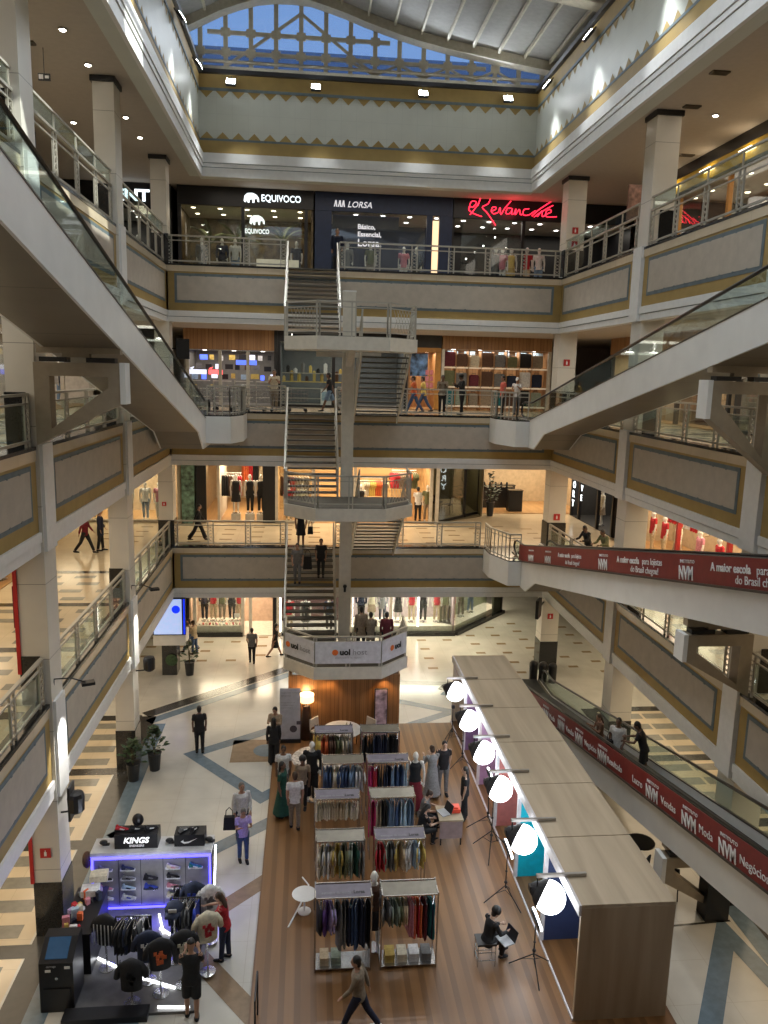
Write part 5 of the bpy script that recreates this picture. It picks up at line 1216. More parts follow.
# ================================================================== SPORTSWEAR KIOSK
led_w = emis('led_white', (0.95, 0.97, 1.0), 6.0); led_b = emis('led_blue', (0.06, 0.05, 1.0), 7.0)
k_blk = pm('kiosk_black', (0.010,0.010,0.012), .4); k_mat = pm('kiosk_mat', (0.14,0.135,0.13), .5, var=.12, scale=4); panel_m = pm('kiosk_panel', (0.30,0.29,0.28), .35, 0.3)
b = MB(); b.box(-4.45, -2.05, 13.1, 16.25, .004, .06); tag(b.build('kiosk_mat', k_mat), 'dark grey floor mat of the sportswear kiosk', 'mat')
b = MB(); b.box(-4.45, -2.9, 12.95, 13.25, .004, .12); tag(b.build('kiosk_step', k_blk), 'low black step at the front of the kiosk mat', 'step')
def led(lb, p, q, m=led_w, w=.035):
    b = MB(); b.bar(p, q, w, .03); tag(b.build('led_tube', m), lb, 'led light', 'led strips of the kiosk')
led('white led strip across the kiosk mat on the left', (-4.2,14.55,.09), (-3.3,14.0,.09)); led('white led strip across the kiosk mat on the right', (-3.2,13.95,.09), (-2.5,13.65,.09))
led('white led strip at the front edge of the kiosk mat', (-2.75,13.2,.09), (-2.15,13.15,.09)); led('white led strip before the shoe wall, long one', (-3.85,15.75,.09), (-3.35,15.3,.09)); led('white led strip before the shoe wall, short one', (-3.2,15.8,.09), (-3.0,15.2,.09)); led('white led strip beside the jerseys', (-3.1,15.35,.09), (-2.85,15.15,.09))
led('white upright led strip at the right end of the shoe wall', (-2.02,15.9,.1), (-2.02,16.4,1.35))
t = thing('shoe_display_wall', 'grey shoe display wall of the kiosk with blue light edge', 'display', (-3.4, 15.9, 0))
b = MB(); b.box(-4.66,-2.14,15.86,16.0,.14,1.34); b.build('back_panel', panel_m, t)
for x in (-4.12,-3.64,-3.15,-2.66): b = MB(); b.box(x-.006,x+.006,15.85,15.86,.16,1.30); b.build('seam', dark_m, t)
b = MB(); b.box(-4.72,-2.08,15.84,16.42,1.36,1.46); b.build('counter_top', pm('counter_white', (.6,.6,.6), .3), t)
b = MB(); b.box(-4.70,-2.10,15.82,15.86,1.31,1.36); b.build('led_edge', led_b, t)
b = MB(); b.box(-4.70,-4.66,15.82,15.86,.12,1.31); b.box(-2.14,-2.10,15.82,15.86,.12,1.31); b.build('led_edge', led_b, t)
b = MB(); b.box(-4.70,-2.10,15.80,15.86,.08,.12); b.build('led_edge', led_b, t)
b = MB(); b.box(-4.68,-2.12,16.0,16.38,.06,1.36); b.build('cabinet', k_blk, t)
light('kiosk_blue_glow', 'AREA', (-3.4, 15.6, .25), 14, (.12,.1,1), 2.4, .1, rot=(0,0,0)); light('kiosk_blue_side', 'POINT', (-1.9, 16.3, .8), 7, (.2,.15,1), .1); light('kiosk_white_fill', 'POINT', (-3.3, 15.0, 1.7), 34, (.85,.9,1), .2)  # the white lamp is added, without a fixture, to brighten the shoe wall
def shoe_big():
    b = MB(); b.mat(0)
    b.path([(-.14,0,.055),(-.10,0,.06),(-.02,0,.05),(.08,0,.035),(.14,0,.025)], [(.035,.045),(.04,.05),(.038,.04),(.036,.028),(.02,.015)], 10)
    b.path([(-.12,0,.09),(-.10,0,.13)], [(.03,.035),(.028,.03)], 8); b.mat(1); b.prism([(-.16,0),(.155,0),(.15,.02),(-.165,.03)], 'y', -.04, .04)
    b.mat(2); b.prism([(-.05,.05),(.04,.03),(.06,.045),(-.04,.075)], 'y', -.047, .047)
    return b.mesh('sneaker', [F('black'), F('white'), F('white')], False)
sm_ = shoe_big()
cols_ = [[('grey','white','navy'),('black','white','white'),('pink','white','grey'),('white','white','red')], [('navy','white','grey'),('grey','white','black'),('sky','white','navy'),('white','white','royal')], [None,('black','black','grey'),('royal','navy','black'),None],
         [('cream','white','pink'),('black','white','grey'),('pink','white','grey'),('cream','white','tan')], [('teal','white','white'),None,('white','white','cream'),('grey','white','black')]]
row_n = ['top', 'second', 'third', 'bottom']; col_n = ['leftmost', 'second', 'middle', 'fourth', 'rightmost']
for ci, c in enumerate(cols_):
    for ri, k in enumerate(c):
        if not k: continue
        x = -4.39 + .49*ci; z = 1.06 - .235*ri
        o = link_mesh('sneaker', sm_, None, (x, 15.79, z), 0, 1.0, [F(n_) for n_ in k]); tag(o, '%s sneaker on the %s column, %s row, of the kiosk wall' % (k[0], col_n[ci], row_n[ri]), 'shoe', 'sneakers on the kiosk wall')
        b = MB(); b.box(x-.12,x+.12,15.74,15.85,z-.008,z); tag(b.build('shoe_shelf', glass), 'clear shoe shelf on the %s column, %s row' % (col_n[ci], row_n[ri]), 'shelf', 'clear shelves on the kiosk wall')
t = thing('sign_box', 'black box sign reading KINGS on the kiosk counter', 'sign', (-3.75,16.1,1.46))
b = MB(); b.box(-4.22,-3.28,15.98,16.36,1.46,1.80); b.build('box', k_blk, t); text('KINGS', (-4.03,15.975,1.60), (1,0,0), (0,0,1), .19, emis('sign_white',(1,1,1),.9), t, .004, .006, name='logo', shear=.25); text('SNEAKERS', (-3.9,15.975,1.51), (1,0,0), (0,0,1), .07, wht_txt, t, .003, .003, name='lettering')
t = thing('sign_box', 'black sign box with a white swoosh on the kiosk counter', 'sign', (-2.5,16.1,1.46))
b = MB(); b.box(-2.92,-2.25,16.0,16.36,1.46,1.74); b.build('box', k_blk, t)
b = MB(); b.add([(-2.78,15.99,1.585),(-2.70,15.99,1.53),(-2.60,15.99,1.545),(-2.40,15.99,1.66),(-2.60,15.99,1.585),(-2.69,15.99,1.575),(-2.72,15.99,1.60),(-2.71,15.99,1.63)], [tuple(range(8))]); b.build('logo', wht_txt, t, fix=False)
for i, (x, c, lb) in enumerate(((-4.08,'red','red'), (-3.76,'black','black'), (-3.45,'black','dark'), (-2.72,'grey','grey'), (-2.5,'black','black'))):
    z = 1.81 if i < 3 else 1.75
    o = link_mesh('sneaker', sm_, None, (x, 16.15, z), .3*i, 1.0, [F(c), F('black'), F('white')]); tag(o, '%s sneaker standing on the %s sign box' % (lb, 'KINGS' if i < 3 else 'swoosh'), 'shoe')
t = thing('headset_display', 'round black display piece on the KINGS sign box', 'display', (-3.75,16.3,1.80)); b = MB(); b.ball((-3.76,16.28,1.98),(.13,.10,.15)); b.build('globe', k_blk, t, smooth=True)
for x, lb in ((-4.5,'left'),(-3.05,'middle'),(-2.17,'right')):
    b = MB(); b.ball((x,16.15,1.53),(.09,.07,.05)); b.box(x-.02,x+.13,16.12,16.18,1.462,1.50); tag(b.build('baseball_cap', k_blk), 'black cap lying on the kiosk counter, %s of three' % lb, 'cap')
b = MB(); b.ball((-4.82,15.95,1.25),(.10,.12,.2)); tag(b.build('hanging_backpack', F('brown')), 'brown backpack hanging at the left end of the shoe wall', 'backpack')
# tall black machine
t = thing('charging_kiosk_machine', 'tall black machine with a small tilted screen at the kiosk corner', 'machine', (-4.6,13.6,0))
b = MB(); b.prism([(13.30,0),(13.95,0),(13.95,1.28),(13.72,1.28),(13.32,1.02)], 'x', -4.92, -4.30); b.build('body', k_blk, t)
b = MB(); b.prism([(13.70,1.284),(13.38,1.076),(13.38,1.066),(13.70,1.27)], 'x', -4.82, -4.42); b.build('screen', pm('dim_screen', (.02,.05,.10), .2, emit=(.01,.03,.06), es=1), t)
b = MB(); b.box(-4.86,-4.36,13.285,13.30,.08,.50); b.build('vent_grille', dark_m, t); b = MB(); b.lathe([(.03,-.01),(.03,0)], (-4.6,13.30,.72), 12, axis='y'); b.build('lock', chrome, t)
for x, z in ((-4.8,.86),(-4.45,.92)): b = MB(); b.box(x,x+.1,13.29,13.30,z,z+.05); b.build('sticker', wht_txt, t)
text('carrega', (-4.78,13.295,.96), (1,0,0), (0,0,1), .06, grey_txt, t, .002)
b = MB(); b.obox((-4.95,13.75,.25),(.1,.3,.5),.1); tag(b.build('extinguisher_stand', F('red')), 'red item standing behind the tall black machine', 'stand')
# accessories counter
t = thing('accessory_counter', 'black counter crowded with accessories at the left of the kiosk', 'counter', (-4.5,14.7,0))
b = MB(); b.box(-4.80,-4.22,14.15,15.55,.06,.95); b.build('cabinet', k_blk, t); b = MB(); b.box(-4.83,-4.19,14.12,15.58,.95,.98); b.build('top', k_blk, t)
rg = random.Random(11)
for i in range(22):
    x = rg.uniform(-4.75,-4.28); y = 14.2 + 1.3*i/22; c = ['white','red','yellow','pink','black','navy','orange','sky','grey','cream','lilac'][i % 11]; h_ = rg.uniform(.05,.22)
    b = MB(); b.obox((x,y,.985+h_/2),(rg.uniform(.07,.14),rg.uniform(.04,.10),h_), rg.uniform(-1,1)); tag(b.build('small_box', F(c)), '%s little box on the black accessory counter, %s from the viewpoint' % (c, ORDN[i]), 'box', 'accessories on the kiosk counter')
for i, (y_, c) in enumerate(((15.3,'white'),(15.55,'cream'))):
    b = MB(); b.obox((-4.5+.12*i,y_,1.10+.16*i),(.36,.26,.14),.1); tag(b.build('shoe_box', F(c)), '%s shoe box on the far end of the black counter' % c, 'box')
def tee_display(lb, x, y, rot, c, print_c=None, z=.06, stripes=False, cat='clothes display', h=1.2):
    t = thing('tee_display', lb, cat, (0,0,0))
    b = MB(); b.lathe([(.16,0),(.16,.02),(.02,.03),(.02,h-.5)], n=12); b.build('stand', chrome, t)
    b = MB(); b.path([(0,0,h-.62),(0,0,h-.3),(0,0,h-.12),(0,0,h-.05),(0,0,h)], [(.20,.10),(.21,.11),(.24,.11),(.16,.08),(.06,.05)], 14)
    for s_ in (-1,1): b.path([(s_*.17,0,h-.10),(s_*.25,0,h-.24),(s_*.275,.0,h-.38)], [.06,.062,.058], 8)
    b.build('tee', F(c), t, smooth=True)
    if print_c:
        b = MB(); r_ = random.Random(3)
        for q in range(14): u = r_.uniform(-.09,.09); v = h-.30+r_.uniform(-.14,.12); b.box(u-.03,u+.03,-.125,-.112,v-.035,v+.035)
        b.build('print', F(print_c), t)
    if stripes:
        b = MB()
        for q in range(6): b.box(-.20+.075*q,-.18+.075*q,-.118,-.108,h-.6,h-.15)
        b.build('stripes', F('white'), t)
    t.location = (x,y,z); t.rotation_euler = (0,0,rot); return t
tee_display('black tee with orange print on a stand in the kiosk', -2.75, 13.55, .2, 'black', 'orange')
tee_display('black and white striped jersey on a stand in the kiosk', -3.95, 14.3, -.2, 'black', None, stripes=True)
tee_display('black tee with cream print on a stand near the baseball jackets', -2.35, 13.75, .3, 'black', 'cream')
tee_display('white tee shirt on a low stand in the middle of the kiosk', -3.05, 13.9, .1, 'navy', 'white', h=1.1)
tee_display('cream baseball jacket with red print held out at the kiosk edge', -1.92, 14.05, .35, 'cream', 'red', h=1.35)
tee_display('white tee with grey print behind the baseball jacket', -1.98, 14.95, .2, 'white', 'grey', h=1.3)
tee_display('small dark track top on a short stand at the kiosk front', -3.25, 13.35, 0, 'black', 'black', h=.95)
tee_display('navy jersey with blue print by the shoe wall', -2.3, 15.0, -.1, 'navy', 'royal', h=1.35)
# apparel rails
def rail_rack(lb, x0, x1, y, h, cols, gl, ln=.6, nn=12):
    t = thing('garment_rail', lb, 'clothes rack', ((x0+x1)/2,y,.06)); b = MB()
    for X in (x0,x1): b = MB(); b.box(X-.012,X+.012,y-.012,y+.012,.06,h); b.build('post', dark_m, t); b = MB(); b.box(X-.012,X+.012,y-.22,y+.22,.06,.09); b.build('foot', dark_m, t)
    b = MB(); b.box(x0,x1,y-.012,y+.012,h-.02,h); b.build('rail', dark_m, t)
    hang(x0+.03, y, h-.01, cols, 'top', ln, '%s jersey, %s from the left on ' + gl, 'jerseys on ' + gl, x1-x0-.06, nn, rng)
rail_rack('black rail of jerseys in the middle of the kiosk', -3.73, -3.05, 14.25, 1.25, ['black','navy','black','white','black'], 'the middle kiosk rail')
rail_rack('black rail of tees at the right of the kiosk', -2.75, -2.15, 14.75, 1.25, ['navy','black','grey','black','royal'], 'the right kiosk rail')
rail_rack('black rail of jackets close to the shoe wall', -2.75, -2.15, 15.2, 1.2, ['black','navy','cream','black'], 'the back kiosk rail', .6, 9)
t = thing('cap_stand', 'cap with white emblem on a stand in the kiosk', 'cap display', (-2.62,14.4,.06)); b = MB(); b.lathe([(.14,0),(.14,.02),(.02,.03),(.02,1.2)], (-2.62,14.4,.06), 12); b.build('stand', chrome, t); b = MB(); b.ball((-2.62,14.4,1.26),(.19,.2,.15), zmin=0); b.path([(-2.62,14.25,1.28),(-2.62,14.08,1.26)], [(.16,.012),(.13,.01)], 10); b.build('cap', F('navy'), t, smooth=True); b = MB(); b.box(-2.7,-2.54,14.20,14.215,1.31,1.38); b.build('emblem', F('white'), t)

for o in list(COL.objects):     # the shoe wall stands at the back edge of the mat
    if o.parent is None and (o.name.split('.')[0] in ('shoe_display_wall','sneaker','shoe_shelf','sign_box','headset_display','baseball_cap','hanging_backpack')): o.location.y += .27; o.location.z -= .045
# ================================================================== SHOPS
warmwall = pm('shop_wall_warm', (0.50,0.40,0.27), .6); darkwall = pm('shop_wall_dark', (0.03,0.028,0.026), .6); greywall = pm('shop_wall_grey', (0.22,0.21,0.19), .6)
palewall = pm('shop_wall_pale', (0.55,0.52,0.46), .6); woodfl = wood_mat('shop_wood_floor', (0.36,0.20,0.08), (0.50,0.31,0.14), 'Y', rough=.35, grain=6)
lampw = emis('shop_lamp_warm', (1.0,.82,.55), 7.0); lampn = emis('shop_lamp_white', (1.0,.95,.88), 7.0)
navyw = pm('shop_navy', (0.010,0.022,0.065), .5); blackw = pm('shop_black', (0.008,0.008,0.010), .4); orangew = pm('shop_orange', (0.42,0.20,0.04), .5); yelloww = pm('shop_yellow', (0.55,0.34,0.02), .5)
def shop(lb, loc, rz_, w, hopen, top, depth, wall, fl, header, frame, power, lcol, glassx=None, cols=(), lamp=None, door=None, sides=True):
    """local frame: front along +x at y=0, inside towards +y"""
    t = thing('shop_unit', lb, 'shop', (0,0,0))
    b = MB(); b.box(0, w, 0.0, depth, 0.006, .03); b.build('shop_floor', fl, t)
    b = MB(); b.box(0, w, depth-.08, depth, .03, top); b.build('back_wall', wall, t)
    if sides:
        b = MB(); b.box(0, .08, .02, depth-.08, .03, top); b.build('side_wall', wall, t); b = MB(); b.box(w-.08, w, .02, depth-.08, .03, top); b.build('side_wall', wall, t)
    b = MB(); b.box(.08, w-.08, .02, depth-.08, hopen+.02, hopen+.08); b.build('shop_ceiling', palewall, t)
    if top > hopen+.1: b = MB(); b.box(0, w, -.12, .02, hopen, top); b.build('header_fascia', header, t)
    for x in cols: b = MB(); b.box(x-.07, x+.07, -.08, .06, .03, hopen); b.build('frame_post', frame, t)
    for a, c in (glassx or []): b = MB(); b.box(a, c, -.03, -.015, .12, hopen-.02); b.build('glass_pane', shopglass, t); b = MB(); b.box(a, c, -.08, .03, .03, .12); b.build('sill', frame, t)
    k = max(2, int(w/1.1))
    for i in range(k):
        for j in range(2): b = MB(); b.lathe([(.09,-.012),(.10,0)], ((i+.5)*w/k, .6+j*1.3, hopen+.018), 10); b.build('downlight', lamp or lampw, t)
    t.location = loc; t.rotation_euler = (0, 0, R_(rz_)); Mx = Matrix.Translation(loc) @ Matrix.Rotation(R_(rz_), 4, 'Z')
    c = Mx @ Vector((w/2, min(depth*.4, 1.6), hopen-.06)); light('shop_light', 'AREA', c, power, lcol, w*.85, min(depth*.6, 2.2), rot=(0,0,R_(rz_)))
    t['_'] = 0; del t['_']
    return t, Mx
def inside(Mx, x, y, z=0.03): v = Mx @ Vector((x, y, z)); return v.x, v.y, v.z
OUTF = [(('tee','white'),('trousers','denimlt')), (('tank','black'),('skirt','black')), (('tee','black'),('trousers','black')), (('tee','cream'),('skirt','tan')), (('tee','red'),('trousers','beige')), (('tee','pink'),('trousers','white')), (('coat','grey'),('trousers','navy')), (('tee','olive'),('trousers','khaki')), (('tank','yellow'),('long','mustard')), (('long','navy'),('trousers','black'))]
def dress_label(o): return '%s %s and %s %s' % (cname(o[0][1]), {'tee':'tee','tank':'top','coat':'coat','long':'top'}[o[0][0]], cname(o[1][1]), {'trousers':'trousers','skirt':'skirt','long':'long skirt','wide':'trousers'}[o[1][0]])
def mann_in(Mx, rz_, x, y, oi, where, z=.03, h=1.72):
    o = OUTF[oi % len(OUTF)]; p = inside(Mx, x, y, z); lab = 'mannequin in %s %s' % (dress_label(o), where)
    if len(lab.split()) > 16: lab = 'mannequin in %s %s %s' % (cname(o[0][1]), {'tee':'tee','tank':'top','coat':'coat','long':'top'}[o[0][0]], where)
    return mannequin(lab, p[0], p[1], p[2], rz_+180, o[0], o[1], h=h)
def wall_rail(Mx, rz_, x0, x1, y, z, cols, where, n, kind='top', ln=.75):
    t = thing('wall_rail', 'clothes rail %s' % where, 'clothes rack', (0,0,0)); b = MB(); b.tube((x0,0,0),(x1,0,0),.015); b.build('rail', chrome, t); b = MB(); b.tube((x0,0,0),(x0,.25,0),.012); b.tube((x1,0,0),(x1,.25,0),.012); b.build('arm', chrome, t)
    t.location = inside(Mx, 0, y, z); t.rotation_euler = (0,0,R_(rz_))
    for i in range(n):
        c = cols[(i*len(cols))//n]; p = inside(Mx, x0+(i+.5)*(x1-x0)/n, y, z-.01)
        g_ = link_mesh('hanging_garment', garment_mesh(kind, ln), None, p, R_(rz_)+.45, (1.6,1,1), [F(c)]); tag(g_, '%s garment, %s on the rail %s' % (cname(c), ORDN[i], where), 'garment', 'garments %s' % where); link_mesh('hanger', hanger_mesh(), g_)
# ---------------- third floor, back
Z3 = LV[3]
palm = pm('palm_picture', (0.10,0.075,0.035), .5, var=.45, scale=3.5)
t, mx = shop('black clothes shop with glowing EQUIVOCO sign on the third floor', (-5.45,34.6,Z3), 0, 5.6, 2.95, 3.7, 3.0, palm, woodfl, blackw, blackw, 60, WARM, [(.3,2.6),(2.75,5.1)], (.08,2.68,5.3))
text('EQUIVOCO', (-2.02-(-5.45),-.135,3.20), (1,0,0), (0,0,1), .38, emis('neon_white',(.85,.95,1),2.2), t, .02, .0, width=1.62, name='sign')
def elephant(t, x, z, s, m):
    b = MB(); b.add([(x+u*s,-.14,z+v*s) for u,v in ((0,.1),(.05,.42),(.25,.6),(.6,.62),(.85,.5),(1.0,.3),(1.02,.05),(.92,.08),(.85,.3),(.72,.22),(.70,0),(.58,0),(.56,.22),(.40,.2),(.38,0),(.26,0),(.22,.2),(.12,.0))], [tuple(range(18))]); b.build('logo', m, t, fix=False)
elephant(t, 2.72, 3.12, .62, emis('neon_white',(.85,.95,1),4.0)); elephant(t, 2.95, 2.25, .62, emis('sign_soft',(.75,.85,.82),1.3)); text('EQUIVOCO', (2.75,-.04,1.92), (1,0,0), (0,0,1), .26, emis('sign_soft',(.75,.85,.82),1.3), t, .004, .006, width=1.0, name='lettering')
for x, o_ in ((.9,6),(1.75,9),(2.3,0),(4.9,2)): mann_in(mx, 0, x, .5, o_, 'in the EQUIVOCO shop window')
def palm_plant(lb, x, y, z, h, seed):
    r = random.Random(seed); t = thing('potted_palm', lb, 'plant', (x,y,z)); b = MB(); b.lathe([(.16,0),(.2,.4),(.17,.38)], (x,y,z), 14); b.build('pot', pot_m, t); b = MB(); b.path([(x,y,z+.3),(x+.05,y,z+h*.6)], [.05,.035], 8); b.build('trunk', pm('plant_stem', (0.09,0.07,0.03), .7), t)
    b = MB()
    for k in range(11):
        a = k*2*PI/11+r.random()*.3; el = r.uniform(.5,1.2); p = Vector((x+.05,y,z+h*.6)); d = Vector((math.cos(a),math.sin(a)*.5,el)).normalized(); sd = d.cross(Vector((0,0,1))).normalized()
        for q in range(9):
            p2 = p + d*.13; d = (d+Vector((0,0,-.13))).normalized(); w = .04+.14*math.sin(PI*(q+1)/10); b.add([p, p2, p2+sd*w+d*.1-Vector((0,0,.03))], [(0,1,2)]); b.add([p, p2, p2-sd*w+d*.1-Vector((0,0,.03))], [(0,1,2)]); p = p2
    b.build('fronds', pm('palm_green', (0.10,0.13,0.05), .5, var=.2), t, fix=False)
palm_plant('large potted palm at the left of the EQUIVOCO window', -4.3, 35.7, Z3+.03, 2.6, 1); palm_plant('large potted palm in the middle of the EQUIVOCO window', -3.2, 36.1, Z3+.03, 2.8, 2); palm_plant('large potted palm at the right of the EQUIVOCO window', -1.2, 36.0, Z3+.03, 3.0, 5)
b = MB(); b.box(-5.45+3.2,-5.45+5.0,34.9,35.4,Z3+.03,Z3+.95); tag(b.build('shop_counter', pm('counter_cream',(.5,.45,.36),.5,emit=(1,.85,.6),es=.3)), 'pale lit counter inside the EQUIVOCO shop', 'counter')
t, mx = shop('navy blue LORSA shop on the third floor', (.22,34.6,Z3), 0, 5.85, 2.95, 3.7, 3.0, navyw, woodfl, navyw, navyw, 60, NEUT, [(.7,4.7)], (), lampn)
for a,c in ((0,.7),(4.75,5.0),(5.3,5.85)): b = MB(); b.box(a,c,-.10,.02,.03,2.95); b.build('wall_panel', navyw, t)
b = MB(); b.box(.75,3.6,.35,.42,.03,2.9); b.build('poster_wall', pm('navy_poster',(.007,.012,.04),.5), t); off_w = pm('sign_offwhite',(.5,.5,.52),.5,emit=(.7,.7,.75),es=.8)
for z,s_,tx in ((2.28,.27,'Básico,'),(1.98,.27,'Essencial,'),(1.58,.42,'Lorsa.')): text(tx, (1.8,-.08,z), (1,0,0), (0,0,1), s_, off_w, t, .01, .008)
text('LORSA', (1.35,-.135,3.12), (1,0,0), (0,0,1), .34, off_w, t, .015, .004, name='sign', shear=.25)
for x in (.78,.95,1.1): b = MB(); b.prism([(x,3.12),(x+.06,3.38),(x+.12,3.38),(x+.15,3.12),(x+.10,3.12),(x+.07,3.25),(x+.05,3.12)], 'y', -.145, -.12); b.build('logo', off_w, t)
b = MB(); b.box(4.98,5.28,-.02,.06,.03,2.75); b.build('lit_panel', pm('lit_peach',(.7,.5,.3),.5,emit=(1,.7,.42),es=1.3), t)
for x, o_ in ((2.4,7),(3.9,5),(4.45,9),(1.4,6)): mann_in(mx, 0, x, .75 if x > 3.7 else .2, o_, 'in the LORSA shop window')
t, mx = shop('black shop with red neon script sign on the third floor', (6.1,34.6,Z3), 0, 8.0, 2.9, 3.7, 3.5, blackw, darkwall, blackw, blackw, 70, NEUT, [(.4,3.0)], (3.1,5.6), lampn)
neon = emis('neon_red', (1.0,.02,.05), 4.5)
NS = [[(0,.35),(.10,.62),(.32,.60),(.20,.40),(.05,.38),(.0,.25),(.25,.1),(.6,.0)],[(.05,.05),(.25,.30),(.45,.62),(.52,.85)],[(.40,.45),(.55,.9),(.85,1.0),(.95,.8),(.85,.55),(.60,.40),(.85,.15),(1.25,-.35)],
      [(1.02,.25),(1.2,.32),(1.22,.42),(1.08,.42),(1.02,.25),(1.15,.14),(1.35,.22)],[(1.35,.22),(1.42,.42),(1.46,.12),(1.62,.38),(1.9,.72)],[(1.95,.40),(1.75,.40),(1.70,.18),(1.9,.2),(1.98,.40),(1.96,.16),(2.08,.2)],[(2.08,.2),(2.15,.40),(2.12,.14),(2.3,.38),(2.36,.16),(2.48,.2)],
      [(2.75,.42),(2.52,.38),(2.5,.16),(2.75,.16),(3.05,.36)],[(2.9,.12),(3.2,.4),(3.75,.78)],[(3.0,.08),(3.3,.3),(3.85,.62)],[(3.15,.1),(3.35,.36),(3.38,.12),(3.55,.2)],[(3.55,.22),(3.78,.34),(3.7,.44),(3.55,.34),(3.58,.12),(4.05,.14)]]
def neon_sign(parent, x0, z0, k, y):
    for s_ in NS:
        pts = []
        for i in range(len(s_)-1):
            p0, p1, p2, p3 = s_[max(i-1,0)], s_[i], s_[i+1], s_[min(i+2,len(s_)-1)]
            for q in range(4):
                u = q/4; f = lambda a,b_,c,d: .5*((2*b_)+(-a+c)*u+(2*a-5*b_+4*c-d)*u*u+(-a+3*b_-3*c+d)*u**3); pts.append((x0+k*f(p0[0],p1[0],p2[0],p3[0]), y, z0+k*f(p0[1],p1[1],p2[1],p3[1])))
        pts.append((x0+k*s_[-1][0], y, z0+k*s_[-1][1])); b = MB(); b.path(pts, .017, 6); b.build('neon_tube', neon, parent, smooth=True)
sg = thing('neon_sign', 'red neon handwritten Revanche sign over the black shop', 'sign', (6.75,34.40,Z3+3.05)); neon_sign(sg, 6.75, 18.72, .95, 34.42)
b = MB(); b.box(6.75,6.85,34.42,34.50,19.3,19.4); b.build('bracket', dark_m, sg)
light('neon_glow', 'POINT', (8.6,34.1,19.0), 12, (1,.05,.08), .3)
for x, o_ in ((2.75,8),(3.35,4),(2.35,5),(3.9,0),(2.05,6)): mann_in(mx, 0, x, .1 if x>3 else .45, o_, 'by the red neon shop entrance', h=1.8)
for i in range(7): b = MB(); p=(6.9+.42*i,35.4+.2*(i%3),17.1+.32*(i%4)); b.ball(p,.035); tag(b.build('shop_spot', lampn), 'tiny white ceiling spot inside the black neon shop, %s from the left' % ORDN[i], 'lamp', 'tiny spots in the black neon shop')
t, mx = shop('black shop with white ENT sign at the left of the third floor', (-12.6,34.6,Z3), 0, 6.9, 2.7, 3.7, 3.0, darkwall, darkwall, blackw, blackw, 60, NEUT, [(1.5,6.5)], (1.4,6.6), lampn)
text('CENT', (4.15,-.135,3.0), (1,0,0), (0,0,1), .62, emis('neon_white',(.85,.95,1),4.0), t, .02, .02, width=1.9, name='sign')
for i,(x,c) in enumerate(((3.0,3),(4.3,7),(5.4,1))): mann_in(mx, 0, x, .5, c, 'in the shop under the ENT sign')
# third floor, right wall: yellow shop
t, mx = shop('shop with a yellow lit header on the right side of the third floor', (XWR,29.0,Z3), -90, 12.0, 2.75, 3.7, 3.0, darkwall, woodfl, yelloww, orangew, 150, WARM, [(1.0,4.0),(4.4,7.6),(8.0,11.4)], (.1,.8,4.2,7.8,11.6))
b = MB(); b.box(0,12.0,-.16,-.12,3.35,3.7); b.build('black_band', blackw, t); b = MB(); b.box(0,12,-.15,-.12,2.75,2.85); b.build('black_band', blackw, t)
for i in range(5): b = MB(); b.box(.2+2.4*i, .9+2.4*i, -.3, -.13, 3.1, 3.15); b.build('picture_light', lampw, t)
for i,x in enumerate((1.6,2.6,3.5,5.2,6.4,7.2)): mann_in(mx,-90,x,.6,i+2,'in the yellow header shop, place %s' % ['a','b','c','d','e','f'][i] if 0 else 'in the yellow header shop window')
b = MB(); b.box(11.3,12.3,28.3,28.42,Z3+1.9,Z3+3.1); b.bar((11.8,28.36,Z3+3.1),(11.8,28.36,Z3+3.71),.02,.02); tag(b.build('hanging_poster', pm('poster_brown',(.22,.12,.09),.6,var=.3)), 'brownish poster panel hanging by the yellow shop', 'poster')
t, mx = shop('dark shop on the left side of the third floor', (XWL,12.0,Z3), 90, 16.0, 2.8, 3.7, 3.0, greywall, woodfl, blackw, greywall, 150, NEUT, [(1,5),(6,10),(11,15)], (.1,5.5,10.5,15.8), lampn)
for i,x in enumerate((2,4,7,9,12,14)): mann_in(mx,90,x,.6,i,'in the left third floor shop window')
# ---------------- second floor
Z2 = LV[2]
neonb = emis('screen_neon_blue', (.10,.18,1.0), 1.5); neonw = emis('screen_neon_white', (.75,.8,1.0), 1.3)
t, mx = shop('electronics shop with a wooden header and glowing screens on the second floor', (-5.4,35.2,Z2), 0, 3.95, 2.42, 3.3, 3.2, greywall, greywall, wood_shop, steel, 55, NEUT, None, (.15,1.55,2.75), lampn)
b = MB(); b.box(0,3.9,-.1,0,2.40,2.46); b.build('header_trim', chrome, t)
scr = random.Random(3)
for i in range(26):
    x = -5.2+.145*i; z = Z2+1.15+.42*(i%3)+scr.uniform(-.05,.05); w_ = scr.uniform(.16,.36); c = scr.choice([neonw,F('grey'),F('yellow'),F('brown'),F('white'),F('sky'),F('black'),neonb])
    b = MB(); b.box(x,x+w_,36.0+.3*(i%3),36.05+.3*(i%3),z,z+.22); tag(b.build('shop_screen', c), 'small lit screen or box in the electronics shop, %s from the left' % ORDN[i], 'screen', 'screens and boxes in the electronics shop')
for i,(x,w_,c,s_) in enumerate(((-5.25,.75,neonw,'white neon sign at the left of the electronics shop'),(-4.4,.6,emis('led_red',(1,.1,.1),2.5),'red neon sign in the electronics shop'),(-3.2,.9,neonb,'blue neon sign high in the electronics shop'))):
    b = MB(); b.box(x,x+w_,35.6,35.66,Z2+1.35+(.45 if i==2 else 0),Z2+1.55+(.45 if i==2 else 0)); b.prism([(x,Z2+1.6),(x+w_*.3,Z2+1.68),(x+w_*.2,Z2+1.56)],'y',35.6,35.65) if i<2 else None; tag(b.build('neon_strip', c), s_, 'sign')
